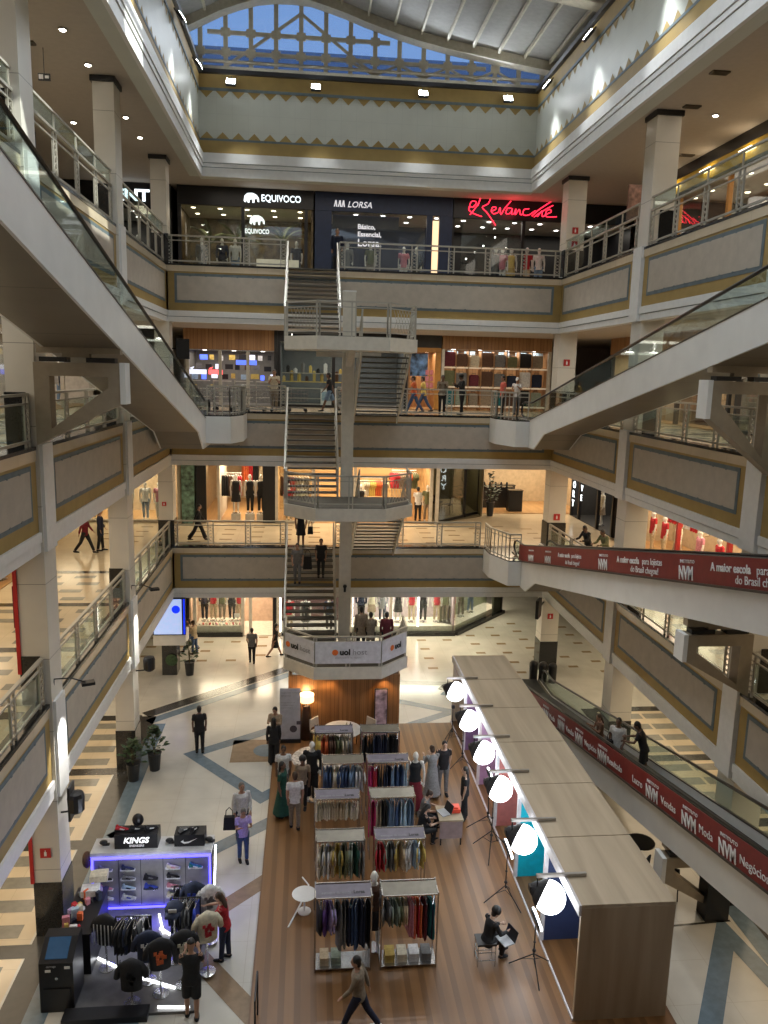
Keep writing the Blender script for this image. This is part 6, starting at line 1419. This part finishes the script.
for j in range(4):
    t2 = thing('display_shelf', 'display shelf in the electronics shop, number %d from the left' % (j+1) if 0 else ['leftmost','second','third','rightmost'][j]+' display shelf in the electronics shop', 'shelf', (-5.1+.95*j,35.9,Z2+.03))
    for z in (.35,.7,1.05): b = MB(); b.box(-5.2+.95*j,-4.4+.95*j,35.75,36.1,Z2+z,Z2+z+.03); b.build('shelf_board', palewall, t2)
    b = MB(); b.box(-5.2+.95*j,-5.17+.95*j,35.75,36.1,Z2+.03,Z2+1.1); b.build('upright', steel, t2)
t, mx = shop('dark glazed shop with yellow goods on the second floor', (-1.35,35.2,Z2), 0, 5.8, 2.85, 3.3, 4.0, pm('shop_bluegrey',(.12,.14,.15),.5), greywall, blackw, blackw, 70, NEUT, [(.15,2.4)], (.05,2.45,3.3,5.7), lampn)
for i in range(16):
    x = -1.1+.17*i; c = ['yellow','black','mustard','white','yellow','grey','brown','yellow'][i%8]; b = MB(); h_ = .18+.12*(i%3); b.obox((x,35.9+.2*(i%2),Z2+1.15+h_/2+.35*(i%2)),(.13,.12,h_),.2*i); b.ball((x,35.9+.2*(i%2),Z2+1.15+h_+.35*(i%2)),.05); tag(b.build('shelf_item', F(c)), '%s item in the dark glazed shop, %s from the left' % (c, ORDN[i]), 'goods', 'goods in the dark glazed shop')
t2 = thing('goods_shelf', 'yellow topped goods shelf in the dark glazed shop', 'shelf', (.2,35.9,Z2+.03))
for z in (.35,.8,1.1,1.48): b = MB(); b.box(-1.2,1.6,35.7,36.2,Z2+z,Z2+z+.04); b.build('shelf_board', F('yellow') if z == 1.1 else steel, t2)
t2 = thing('white_fridge', 'white box freezer with a blue panel in the dark glazed shop', 'freezer', (.8,35.5,Z2+.03)); b = MB(); b.box(.55,1.05,35.4,35.7,Z2+.03,Z2+.8); b.build('body', cornice_m, t2); b = MB(); b.box(.6,1.0,35.38,35.4,Z2+.3,Z2+.7); b.build('panel', F('sky'), t2)
for x in (-.9,.2,1.35): b = MB(); b.box(x,x+.35,34.9,34.97,Z2+2.78,Z2+2.84); b.bar((x+.17,34.93,Z2+2.84),(x+.17,34.93,Z2+3.30),.02,.02); tag(b.build('tube_lamp', lampn), 'short white tube lamp over the dark glazed shop, %s' % ('left one' if x < 0 else ('middle one' if x < 1 else 'right one')), 'lamp', 'tube lamps over the dark glazed shop')
t, mx = shop('shop with an orange frame and wall of cards on the second floor', (4.45,35.2,Z2), 0, 1.45, 2.6, 3.3, 2.5, wood_shop, woodfl, darkwall, orangew, 60, WARM, None, (1.36,))
b = MB(); b.box(0,1.45,-.13,-.1,2.55,2.75); b.box(1.2,1.45,-.13,0,.03,2.6); b.build('orange_frame', orangew, t)
b = MB(); b.box(.0,.9,.2,.24,1.5,2.5); b.build('picture', pm('blue_picture',(.10,.2,.4),.5,var=.5,scale=4), t)
for i in range(6): b = MB(); b.box(5.25+.2*(i%2),5.40+.2*(i%2),35.3,35.31,Z2+1.0+.28*(i//2),Z2+1.22+.28*(i//2)); tag(b.build('price_card', F('pink')), 'pale pink card by the orange frame, %s' % ['bottom left','bottom right','middle left','middle right','top left','top right'][i], 'card', 'cards beside the orange frame')
t, mx = shop('luggage shop with a wood header and shelves of suitcases on the second floor', (5.95,35.2,Z2), 0, 5.0, 2.72, 3.3, 1.6, wood_shop, woodfl, wood_shop, palewall, 85, NEUT, None, (.05,4.95), lampn)
def suitcase(x, y, z, w_, h_, c, lb, grp):
    t2 = thing('suitcase', lb, 'suitcase', (x,y,z), grp); b = MB(); b.prism([(x-w_/2+.03,z+.03),(x+w_/2-.03,z+.03),(x+w_/2,z+.07),(x+w_/2,z+h_-.05),(x+w_/2-.05,z+h_),(x-w_/2+.05,z+h_),(x-w_/2,z+h_-.05),(x-w_/2,z+.07)],'y',y-.13,y+.13); b.build('shell', F(c), t2)
    b = MB(); b.path([(x-.09,y,z+h_-.01),(x-.09,y,z+h_+.07),(x+.09,y,z+h_+.07),(x+.09,y,z+h_-.01)],.012,5); b.build('handle', dark_m, t2); b = MB()
    for s_ in (-1,1): b.ball((x+s_*w_*.35,y,z+.02),.025)
    b.build('wheels', dark_m, t2)
for r_, (z, hh) in enumerate(((1.95,.55),(1.08,.58),(.22,.62))):
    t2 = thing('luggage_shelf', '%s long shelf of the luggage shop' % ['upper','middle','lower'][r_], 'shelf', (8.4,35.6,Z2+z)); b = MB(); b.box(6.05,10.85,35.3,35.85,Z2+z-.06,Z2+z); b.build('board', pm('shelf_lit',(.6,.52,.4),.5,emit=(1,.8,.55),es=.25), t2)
    for k in range(8):
        x = 6.34+.585*k; c = [['maroon','brown','cream','brown','grey','olive','black','khaki'],['olive','grey','maroon','brown','grey','navy','white','navy'],['teal','sage','khaki','tan','teal','brown','black','sage']][r_][k]; sc_ = 1-.12*((k*7)%3)
        suitcase(x,35.55,Z2+z+.002,.50*sc_+.04,(hh+.12)*sc_,c,'%s suitcase on the %s shelf, %s' % (c, ['upper','middle','lower'][r_], ['far left','second from left','third from left','left of the middle','in the middle','right of the middle','third from right','far right'][k]),'suitcases in the luggage shop')
for k in range(7): 
    x = 6.63+.585*k; b = MB(); b.box(x-.02,x+.02,35.3,35.9,Z2+.03,Z2+2.72); tag(b.build('shelf_divider', wood_shop), 'upright wood divider of the luggage shelves, %s from the left' % ORDN[k], 'divider', 'dividers in the luggage shop')
for k in range(6): 
    x = 6.3+.8*k; b = MB(); b.box(x,x+.5,35.88,35.92,Z2+2.5,Z2+2.68); tag(b.build('shelf_poster', F('sky')), 'pale poster above the suitcases, %s from the left' % ORDN[k], 'poster', 'posters in the luggage shop')
b = MB(); b.box(-1.50,-1.35,35.0,35.4,Z2,Z2+3.3); struct(b.build('wall_pier', blackw))
t2 = thing('hanging_monitor', 'black tilted monitor on the back left column of the second floor', 'monitor', (-4.9,30.9,Z2+1.6)); b = MB(); b.obox((-4.75,30.7,Z2+2.3),(.5,.08,.75),.5); b.build('display', dark_m, t2); b = MB(); b.bar((-4.85,30.8,Z2+2.3),(-5.2,30.5,Z2+2.3),.05,.05); b.build('arm', dark_m, t2)
# right side and left side shops, second floor
t, mx = shop('shop with lit niches and a wooden header on the right of the second floor', (XWR,33.5,Z2), -90, 10.0, 2.6, 3.3, 3.0, warmwall, woodfl, wood_shop, darkwall, 170, WARM, None, (.1,3.6,6.4,9.9))
for k in range(8): b = MB(); p=inside(mx,.6+1.2*k,1.0,.03); b.obox((p[0],p[1],p[2]+.75),(.3,.9,1.5),0); b.obox((p[0]-.18,p[1],p[2]+1.2),(.06,.6,.5),0); tag(b.build('display_block', F(['tan','brown','beige','cream'][k%4])), '%s display block in the lit niche shop, %s from the back' % (['tan','brown','beige','cream'][k%4], ORDN[k]), 'display', 'display blocks in the niche shop')
b = MB(); b.box(4.0,6.2,-.2,-.12,2.0,2.6); b.build('dark_awning', darkwall, t)
t, mx = shop('furniture shop with rows of boards on the near right of the second floor', (XWR,23.3,Z2), -90, 18.0, 2.7, 3.3, 3.5, greywall, woodfl, taupe, darkwall, 260, WARM, [(.5,4),(4.4,8),(8.4,12)], (.2,4.2,8.2,12.2))
for k in range(14): p=inside(mx,.8+.95*k,1.2,.03); b = MB(); b.obox((p[0],p[1],p[2]+.7),(.12,.7,1.4),0); b.obox((p[0]+.1,p[1],p[2]+.03),(.4,.5,.06),0); tag(b.build('sample_board', F(['beige','grey','tan','khaki','brown'][k%5])), '%s upright sample board in the near right shop, %s from the back' % (['beige','grey','tan','khaki','brown'][k%5], ORDN[k]), 'board', 'sample boards in the near right shop')
t, mx = shop('clothes shop with pink and white goods on the left of the second floor', (XWL,10.0,Z2), 90, 24.0, 2.7, 3.3, 3.0, palewall, woodfl, greywall, steel, 320, NEUT, [(1,5),(6,11),(12,16)], (.2,5.5,11.5,16.5,20,23.8), lampn)
wall_rail(mx,90,8.5,10.8,.6,1.75,['pink','magenta','white','sky','black','navy'],'of the left second floor shop',16)
wall_rail(mx,90,18.5,21.5,.6,1.75,['magenta','pink','black','sky','white','navy'],'of the far left second floor shop',18)
for i,x in enumerate((3,7,13,15,17.5,22)): mann_in(mx,90,x,.7,i+5,'in the left second floor shop')
def cart(lb, x, y, z, rz_):
    t = thing('shopping_cart', lb, 'shopping cart', (0,0,0), 'shopping carts by the second floor railing'); b = MB()
    for k in range(7): b.bar((-.27,-.42+.13*k,.42),(-.27,-.42+.13*k,.85),.010,.010); b.bar((.27,-.42+.13*k,.42),(.27,-.42+.13*k,.85),.010,.010)
    for zz in (.42,.56,.70,.85): b.bar((-.27,-.42,zz),(-.27,.38,zz),.012,.012); b.bar((.27,-.42,zz),(.27,.38,zz),.012,.012); b.bar((-.27,-.42,zz),(.27,-.42,zz),.012,.012); b.bar((-.27,.38,zz),(.27,.38,zz),.012,.012)
    b.build('basket', chrome, t); b = MB(); b.bar((-.25,-.38,.12),(-.25,.35,.18),.025,.025); b.bar((.25,-.38,.12),(.25,.35,.18),.025,.025); b.bar((-.25,.35,.15),(-.25,.45,.9),.025,.025); b.bar((.25,.35,.15),(.25,.45,.9),.025,.025); b.build('chassis', chrome, t)
    b = MB(); b.tube((-.28,.47,.96),(.28,.47,.96),.018); b.build('push_handle', F('yellow'), t)
    for sx in (-.24,.24):
        for sy in (-.34,.34): b = MB(); b.lathe([(.06,-.015),(.06,.015)], (sx,sy,.062), 10, axis='x'); b.build('wheel', dark_m, t)
    t.location = (x,y,z); t.rotation_euler = (0,0,rz_)
for k in range(6): cart('wire shopping cart behind the second floor railing, %s from the left' % ORDN[k], -3.9+.62*k+(.35 if k > 3 else 0), 30.95+.15*(k%2), Z2+.004, 1.45+.1*(k%3))
# ---------------- first floor
Z1 = LV[1]
t, mx = shop('white jeans shop at the far left of the first floor', (-12.0,35.0,Z1), 0, 6.4, 3.0, 3.25, 3.0, warmwall, woodfl, palewall, palewall, 260, WARM, [(.3,6.1)], (.1,6.3))
for x,o_ in ((4.0,3),(4.75,0),(5.35,5),(2.6,7)): mann_in(mx,0,x,.4,o_,'in the far left first floor window')
t, mx = shop('bright dress shop with black pillars on the first floor', (-4.95,35.0,Z1), 0, 3.5, 3.0, 3.25, 7.0, warmwall, woodfl, palewall, blackw, 330, WARM, None, (.2,))
b = MB(); b.box(.0,.45,-.1,.05,.03,3.0); b.build('black_pillar', blackw, t); b = MB(); b.box(2.95,3.5,-.1,.05,.03,3.0); b.build('black_pillar', blackw, t); b = MB(); b.box(.9,1.0,.3,3.5,.03,3.0); b.build('inner_wall', palewall, t)
wall_rail(mx,0,.95,1.9,1.2,2.1,['black','brown','white','red'],'left of the dress shop',9,'dress',.95); wall_rail(mx,0,1.6,2.6,5.2,2.2,['orange','red','black','cream'],'at the rear of the dress shop',10,'dress',.9)
for x,o_,lbx in ((1.72,1,'left'),(2.35,2,'middle'),(2.85,9,'right')):
    p = inside(mx,x,.35,.03); mannequin('white mannequin in black clothes at the dress shop door, %s of three' % lbx, p[0], p[1], p[2]+.35, 180, ('tank','black'), ('skirt','black') if lbx=='left' else ('trousers','black')); b = MB(); b.box(p[0]-.2,p[0]+.2,p[1]-.2,p[1]+.2,p[2]-.002,p[2]+.34); tag(b.build('podium', palewall), 'pale podium under the %s dress shop mannequin' % lbx, 'podium')
b = MB(); b.box(-5.55,-5.0,34.7,35.0,Z1,Z1+3.2); b_ = b.build('marble_pillar', pm('green_marble',(.12,.22,.18),.3,var=.5,scale=5)); tag(b_, 'green marble pillar left of the dress shop', 'pillar')
t, mx = shop('clothes shop with warm shelves behind the stairs on the first floor', (-1.45,35.0,Z1), 0, 7.2, 3.0, 3.25, 3.5, wood_mat('warm_shelf_wall',(.35,.2,.08),(.6,.42,.2),'X',rough=.5,grain=5), woodfl, palewall, palewall, 420, WARM, [(.1,1.6)], (.05,1.7,3.6,7.1))
wall_rail(mx,0,.2,1.5,1.0,2.1,['brown','coral','beige','tan'],'left of the warm shelf shop',10,'dress',.9); wall_rail(mx,0,4.0,5.2,1.6,1.9,['cream','yellow','orange','beige'],'in the warm shelf shop',12); wall_rail(mx,0,5.4,6.6,1.4,2.3,['red','tan','orange','olive'],'right of the warm shelf shop',12)
for x,o_ in ((.6,4),(1.2,3),(3.9,1),(7.0,7)): mann_in(mx,0,x,.4,o_,'at the warm shelf shop front')
t2 = thing('red_stool', 'small red stool inside the warm shelf shop', 'stool', (4.4,35.6,Z1+.03)); b = MB(); b.box(4.2,4.6,35.4,35.75,Z1+.45,Z1+.55); b.build('seat', F('red'), t2); b = MB(); [b.box(x,x+.03,y,y+.03,Z1+.03,Z1+.45) for x in (4.2,4.57) for y in (35.4,35.72)]; b.build('frame', chrome, t2)
# dark cafe on the slanted front and the shop with black counters
t, mx = shop('dark empty cafe behind the slanted glass front on the first floor', (5.98,37.0,Z1), 0, 2.55, 3.0, 3.25, 3.4, pm('olive_wall',(.12,.10,.05),.6), pm('olive_floor',(.16,.13,.07),.5), palewall, blackw, 30, WARM, None, ())
b = MB(); b.prism([(5.98,35.0),(8.5,37.0),(5.98,37.0)], 'z', Z1+.004, Z1+.02); tag(b.build('cafe_floor', pm('olive_floor',(.16,.13,.07),.5)), 'olive floor behind the slanted glass of the dark cafe', 'floor panel')
sf = thing('slanted_glass_front', 'black framed slanted glass front of the dark cafe', 'shopfront', (7.2,36.4,Z1)); A_ = Vector((5.98,35.0,Z1)); B_ = Vector((8.55,37.75,Z1))
b = MB(); b.bar(A_+Vector((0,0,.08)), B_+Vector((0,0,.08)), .10, .14); b.build('sill', blackw, sf); b = MB(); b.bar(A_+Vector((0,0,3.02)), B_+Vector((0,0,3.02)), .10, .12); b.build('head', blackw, sf)
b = MB(); b.bar(A_+Vector((0,0,1.55)), B_+Vector((0,0,1.55)), .012, 2.8); b.build('glass_pane', shopglass, sf)
for u in (.0,.62,.97): q = A_.lerp(B_,u); b = MB(); b.box(q.x-.06,q.x+.06,q.y-.06,q.y+.06,Z1+.02,Z1+3.1); b.build('frame_post', blackw, sf)
chair('black chair inside the dark cafe', 6.9, 37.6, Z1+.03, 1.0, F('black')); chair('second black chair inside the dark cafe, further back', 6.5, 38.3, Z1+.03, -.5, F('black'))
t, mx = shop('bright shop with black counters at the right end of the first floor', (8.6,37.8,Z1), 0, 5.5, 3.0, 3.25, 4.0, warmwall, woodfl, palewall, palewall, 260, WARM, None, (.05,))
for k,(x,y,w_) in enumerate(((.5,1.6,1.6),(1.2,2.4,1.2),(1.6,.5,.7))):
    p = inside(mx,x,y); t2 = thing('black_counter', 'black counter in the right end shop, %s' % ['long one','rear one','front one'][k], 'counter', p); b = MB(); b.box(p[0],p[0]+w_,p[1],p[1]+.5,p[2],p[2]+1.05); b.build('body', blackw, t2); b = MB(); b.box(p[0]-.03,p[0]+w_+.03,p[1]-.03,p[1]+.53,p[2]+1.05,p[2]+1.09); b.build('top', granite, t2)
for k in range(5): p = inside(mx,.6+.3*k,1.85,1.12); b = MB(); b.lathe([(.05,0),(.07,.1),(.05,.2),(.02,.24)], p, 10); tag(b.build('vase', F('black')), 'small black vase on the long black counter, %s from the left' % ORDN[k], 'vase', 'vases on the black counter')
b = MB(); b.box(5.85,6.0,34.8,35.05,Z1,Z1+3.25); struct(b.build('wall_pier', palewall))
# STORE sign shop on the right wall, first floor, red clothes
t, mx = shop('black shop with upright white sign letters on the right of the first floor', (XWR,37.5,Z1), -90, 5.5, 2.9, 3.25, 2.5, darkwall, darkwall, blackw, blackw, 90, NEUT, None, (.1,1.2,3.6,5.4), lampn)
for i, ch in enumerate('STORY'): text(ch, (.35,-.1,2.4-.46*i), (1,0,0), (0,0,1), .46, emis('neon_white',(.85,.95,1),4.0), t, .01, .01, name='sign')
for i, ch in enumerate('FIVE'): text(ch, (1.5,-.1,2.4-.46*i), (1,0,0), (0,0,1), .40, emis('neon_white',(.85,.95,1),4.0), t, .01, .01, name='sign')
mann_in(mx,-90,2.8,.5,3,'in the black STORY shop')
t, mx = shop('bright clothes shop with red tops on the right of the first floor', (XWR,31.5,Z1), -90, 12.0, 2.9, 3.25, 2.5, warmwall, woodfl, palewall, pm('red_frame',(.35,.02,.02),.5), 380, WARM, None, (.15,1.8,5.4,8.8,11.8))
for i,(x,o_) in enumerate(((2.6,4),(3.6,4),(4.7,3),(6.3,5),(7.6,4),(9.6,8))): mann_in(mx,-90,x,.35,o_,'in the red tops shop, '+['first','second','third','fourth','fifth','sixth'][i]+' from the back',z=.03)
wall_rail(mx,-90,2.0,5.0,1.3,2.1,['red','coral','white','red','cream'],'in the red tops shop',16)
t, mx = shop('shop with pale shelves on the left of the first floor', (XWL-.3,9.0,Z1), 90, 18.0, 2.9, 3.25, 2.5, warmwall, woodfl, palewall, blackw, 260, WARM, [(1,6),(7,12)], (.1,6.5,12.5,17.9))
for i,x in enumerate((2,4,8,10,14,16)): mann_in(mx,90,x,.4,i+3,'in the left first floor shop')
t2 = thing('shopping_trolley_rack', 'dark red metal rack on the left first floor walkway', 'rack', (-7.2,20.6,Z1+.005))
for z in (.05,.4,.75,1.1): b = MB(); b.box(-7.6,-6.7,20.3,20.33,Z1+z,Z1+z+.03); b.box(-7.6,-6.7,20.9,20.93,Z1+z,Z1+z+.03); b.box(-6.73,-6.7,20.3,20.93,Z1+z,Z1+z+.03); b.build('rail', F('darkred'), t2)
for x in (-7.6,-6.73):
    for y in (20.3,20.9): b = MB(); b.box(x,x+.03,y,y+.03,Z1+.005,Z1+1.12); b.build('post', F('darkred'), t2)
# ---------------- ground floor
win_pal = [('tee','white')]
t, mx = shop('dress shop window left of the stairs on the ground floor', (-5.3,34.6,0), 0, 4.1, 3.0, 3.2, 2.2, pm('pinkish_wall',(.5,.36,.27),.6), palewall, palewall, palewall, 260, WARM, [(.3,2.35)], (.25,2.4,2.75,4.0))
b = MB(); b.box(.3,2.35,.0,1.2,.03,.5); b.build('window_platform', pm('platform_white',(.6,.56,.48),.5), t); b = MB(); b.box(.3,2.4,-.13,-.05,.0,.2); b.build('dark_plinth', granite, t)
for i,(x,o_) in enumerate(((.6,9),(1.0,4),(1.4,7),(1.85,2),(2.2,4))): mann_in(mx,0,x,.7,o_,'in the left ground floor window, %s' % ['leftmost','second from left','in the middle','second from right','rightmost'][i], z=.52)
for i in range(14): p=(-4.85+.15*i,34.75,.53); b = MB(); b.obox((p[0],p[1],p[2]+.02),(.07,.2,.05),.2*(i%3)); b.ball((p[0],p[1]-.07,p[2]+.05),(.035,.06,.03)); tag(b.build('window_shoe', F(['white','coral','cream','red','tan','pink','white'][i%7])), '%s shoe on the left ground floor window platform, %s from the left' % (['white','coral','cream','red','tan','pink','white'][i%7], ORDN[i]), 'shoe', 'shoes in the left ground floor window')
b = MB(); b.box(-3.3,-3.05,34.7,34.72,.85,1.05); tag(b.build('price_sign', cornice_m), 'small white sign card in the left ground floor window', 'sign')
t, mx = shop('narrow shop window with a white light strip left of the stairs on the ground floor', (-1.55,34.6,0), 0, 3.5, 3.0, 3.2, 2.2, pm('plum_wall',(.12,.06,.06),.6), palewall, palewall, blackw, 120, NEUT, [(.4,3.3)], (.1,3.4), lampn)
b = MB(); b.box(.32,.38,-.05,.0,.2,2.9); b.build('light_strip', lampn, t)
for x,o_ in ((.75,4),(1.5,1),(2.6,9)): mann_in(mx,0,x,.5,o_,'in the narrow window behind the stairs')
t, mx = shop('wide bright dress window with a white step right of the stairs on the ground floor', (1.95,34.6,0), 0, 4.95, 3.0, 3.2, 1.5, pm('lavender_wall',(.40,.33,.36),.6), palewall, palewall, palewall, 330, (1,.88,.66), [(.15,1.9),(2.0,4.85)], (.08,1.95), lampn)
b = MB(); b.box(.1,4.95,.02,1.4,.03,.42); b.build('window_step', pm('platform_white',(.6,.56,.48),.5), t); b = MB(); b.box(0,4.98,-.25,0,.0,.16); b.build('dark_plinth', granite, t)
for x in (.12,1.98,3.2): b = MB(); b.box(x,x+.05,-.04,-.0,.42,2.9); b.build('light_strip', lampn, t)
for i,(x,o_) in enumerate(((.6,9),(1.1,3),(1.6,6),(2.35,1),(3.0,4),(3.55,2),(4.2,4),(4.6,7))): mann_in(mx,0,x,.6,o_,'in the wide ground floor window, %s' % ['first','second','third','fourth','fifth','sixth','seventh','eighth'][i]+' from left', z=.44)
ang = math.degrees(math.atan2(38.0-34.6, 10.0-6.9)); wl = math.hypot(3.4,3.1)
t, mx = shop('slanted bright dress window leading to the right corridor on the ground floor', (6.9,34.6,0), ang, wl, 3.0, 3.2, .95, pm('pale_green_wall',(.34,.36,.24),.6), palewall, palewall, blackw, 140, (1,.88,.66), [(.1,3.0)], (wl-.08,), lampn, sides=False)
b = MB(); b.box(.0,wl-.3,.02,.85,.03,.42); b.build('window_step', pm('platform_white',(.6,.56,.48),.5), t); b = MB(); b.box(-.05,wl,-.25,0,0,.16); b.build('dark_plinth', granite, t); b = MB(); b.box(wl-.9,wl,-.05,.05,.1,3.0); b.build('dark_end_panel', pm('dark_olive',(.03,.035,.02),.4), t)
for i,x in enumerate((.6,1.4,2.3)): mann_in(mx,ang,x,.5,4+i*3,'in the slanted ground floor window, '+['left','middle','right'][i], z=.44)
for (lb, loc, rr, w_, pw) in (('shop row on the left side of the ground floor', (XWL-.3,8.0,0), 90, 22.0, 320), ('shop row on the right side of the ground floor', (XWR,34.0,0), -90, 26.0, 220)):
    t, mx = shop('long '+lb, loc, rr, w_, 2.9, 3.2, 2.5, warmwall, woodfl, palewall, palewall, pw, WARM, [(1,6),(7,12),(13,18)], (.1,6.5,12.5,18.5))
    for i in range(6): mann_in(mx,rr,2+3*i,.5,i+1,'in the long '+lb.replace('shop row on the ','')+' row' if 0 else 'in the window of the '+lb.replace('shop row on the ','').replace(' of the ground floor','')+' ground floor shops')
# ---------------- ceiling downlights and vents
spot_glow = emis('downlight_glow', (1.0,.93,.80), 22.0)
def down(x, y, z, lb, grp, r=.075):
    t = thing('ceiling_downlight', lb, 'ceiling light', (x,y,z), grp); b = MB(); b.lathe([(r+.03,-.02),(r+.03,0)], (x,y,z), 14); b.build('trim_ring', steel, t); b = MB(); b.lathe([(r*.8,-.035),(r,-.02)], (x,y,z), 12); b.build('lamp', spot_glow, t)
for i in range(9):
    y = 11.5+2.05*i
    down(-5.55, y, 19.43, 'round downlight, inner row, left third floor ceiling, %s from the viewpoint' % ORDN[i], 'inner left ceiling downlights'); down(9.35, y+.4, 19.43, 'round downlight, inner row, right third floor ceiling, %s from the viewpoint' % ORDN[i], 'inner right ceiling downlights')
    if i%2: down(-7.3, y+.8, 19.43, 'round downlight, outer row, left third floor ceiling, %s from the viewpoint' % ORDN[i//2], 'outer left ceiling downlights'); down(11.4, y+.9, 19.43, 'round downlight, outer row, right third floor ceiling, %s from the viewpoint' % ORDN[i//2], 'outer right ceiling downlights')
for k,(x,y) in enumerate([(-5.2,15.9),(-5.3,17.2),(-6.9,20.5),(-6.1,24.7),(9.7,19.6),(11.0,17.0),(10.2,22.0),(12.3,26.5),(11.5,14.0)]):
    b = MB(); b.box(x,x+.45,y,y+.22,19.41,19.449)
    for j in range(4): b.box(x+.03,x+.42,y+.03+.05*j,y+.045+.05*j,19.40,19.41)
    tag(b.build('ceiling_vent', pm('vent_bronze',(.10,.08,.055),.5)), 'small dark ceiling vent, %s third floor ceiling, %s' % ('left' if x < 0 else 'right', ['nearest','second','third','farthest','third','second','fourth','farthest','nearest'][k]+' from the viewpoint'), 'vent', 'ceiling vents of the %s third floor' % ('left' if x<0 else 'right'))
t2 = thing('exit_sign', 'small hanging black and white exit sign on the left third floor ceiling', 'sign', (-6.2,20.9,19.0)); b = MB(); b.box(-6.5,-6.22,20.88,20.92,18.72,18.88); b.build('plate', blackw, t2); b = MB(); b.box(-6.48,-6.38,20.87,20.88,18.75,18.85); b.box(-6.34,-6.25,20.87,20.88,18.77,18.83); b.build('pictogram', wht_txt, t2); b = MB(); b.tube((-6.36,20.9,18.88),(-6.36,20.9,19.45),.01); b.build('rod', dark_m, t2)
# flood lights on the drum ledge, aimed down into the void
flood = emis('floodlight_glow', (.92,.98,1.0), 60.0)
for i,(x,y,dx,dy,lb) in enumerate(((-2.77,29.7,0,-1,'leftmost on the back ledge'),(.18,29.7,0,-1,'second from left on the back ledge'),(3.99,29.7,0,-1,'third from left on the back ledge'),(7.08,29.7,0,-1,'rightmost on the back ledge'),
    (-3.7,28.3,1,0,'far one on the left ledge'),(-3.7,24.8,1,0,'near one on the left ledge'),(8.05,28.1,-1,0,'far one on the right ledge'),(8.05,24.1,-1,0,'middle one on the right ledge'),(8.05,19.5,-1,0,'near one on the right ledge'))):
    t2 = thing('floodlight', 'square glaring floodlight, '+lb, 'floodlight', (x,y,21.8)); R = (Matrix.Rotation(math.atan2(dx,-dy) if 1 else 0, 3, 'Z') @ Matrix.Rotation(R_(-38), 3, 'X'))
    c = Vector((x,y,21.85)); b = MB(); b.obox(c, (.34,.10,.28), R); b.build('housing', dark_m, t2); b = MB(); b.obox(c+R@Vector((0,-.055,0)), (.30,.012,.24), R); b.build('lens', flood, t2)
    b = MB(); b.bar(c, (x-dx*.2,y-dy*.2,22.1), .04, .04); b.build('yoke', dark_m, t2)
    tgt = Vector((2.2+(x-2.2)*.35, y-8 if dy else y-6, 0)); s_ = light('floodlight_beam', 'SPOT', c+Vector((dx*.2,dy*.2,-.15)), FLOOD_W, (.93,.97,1), .12, spot=R_(70)); s_.rotation_euler = (tgt-s_.location).to_track_quat('-Z','Y').to_euler()
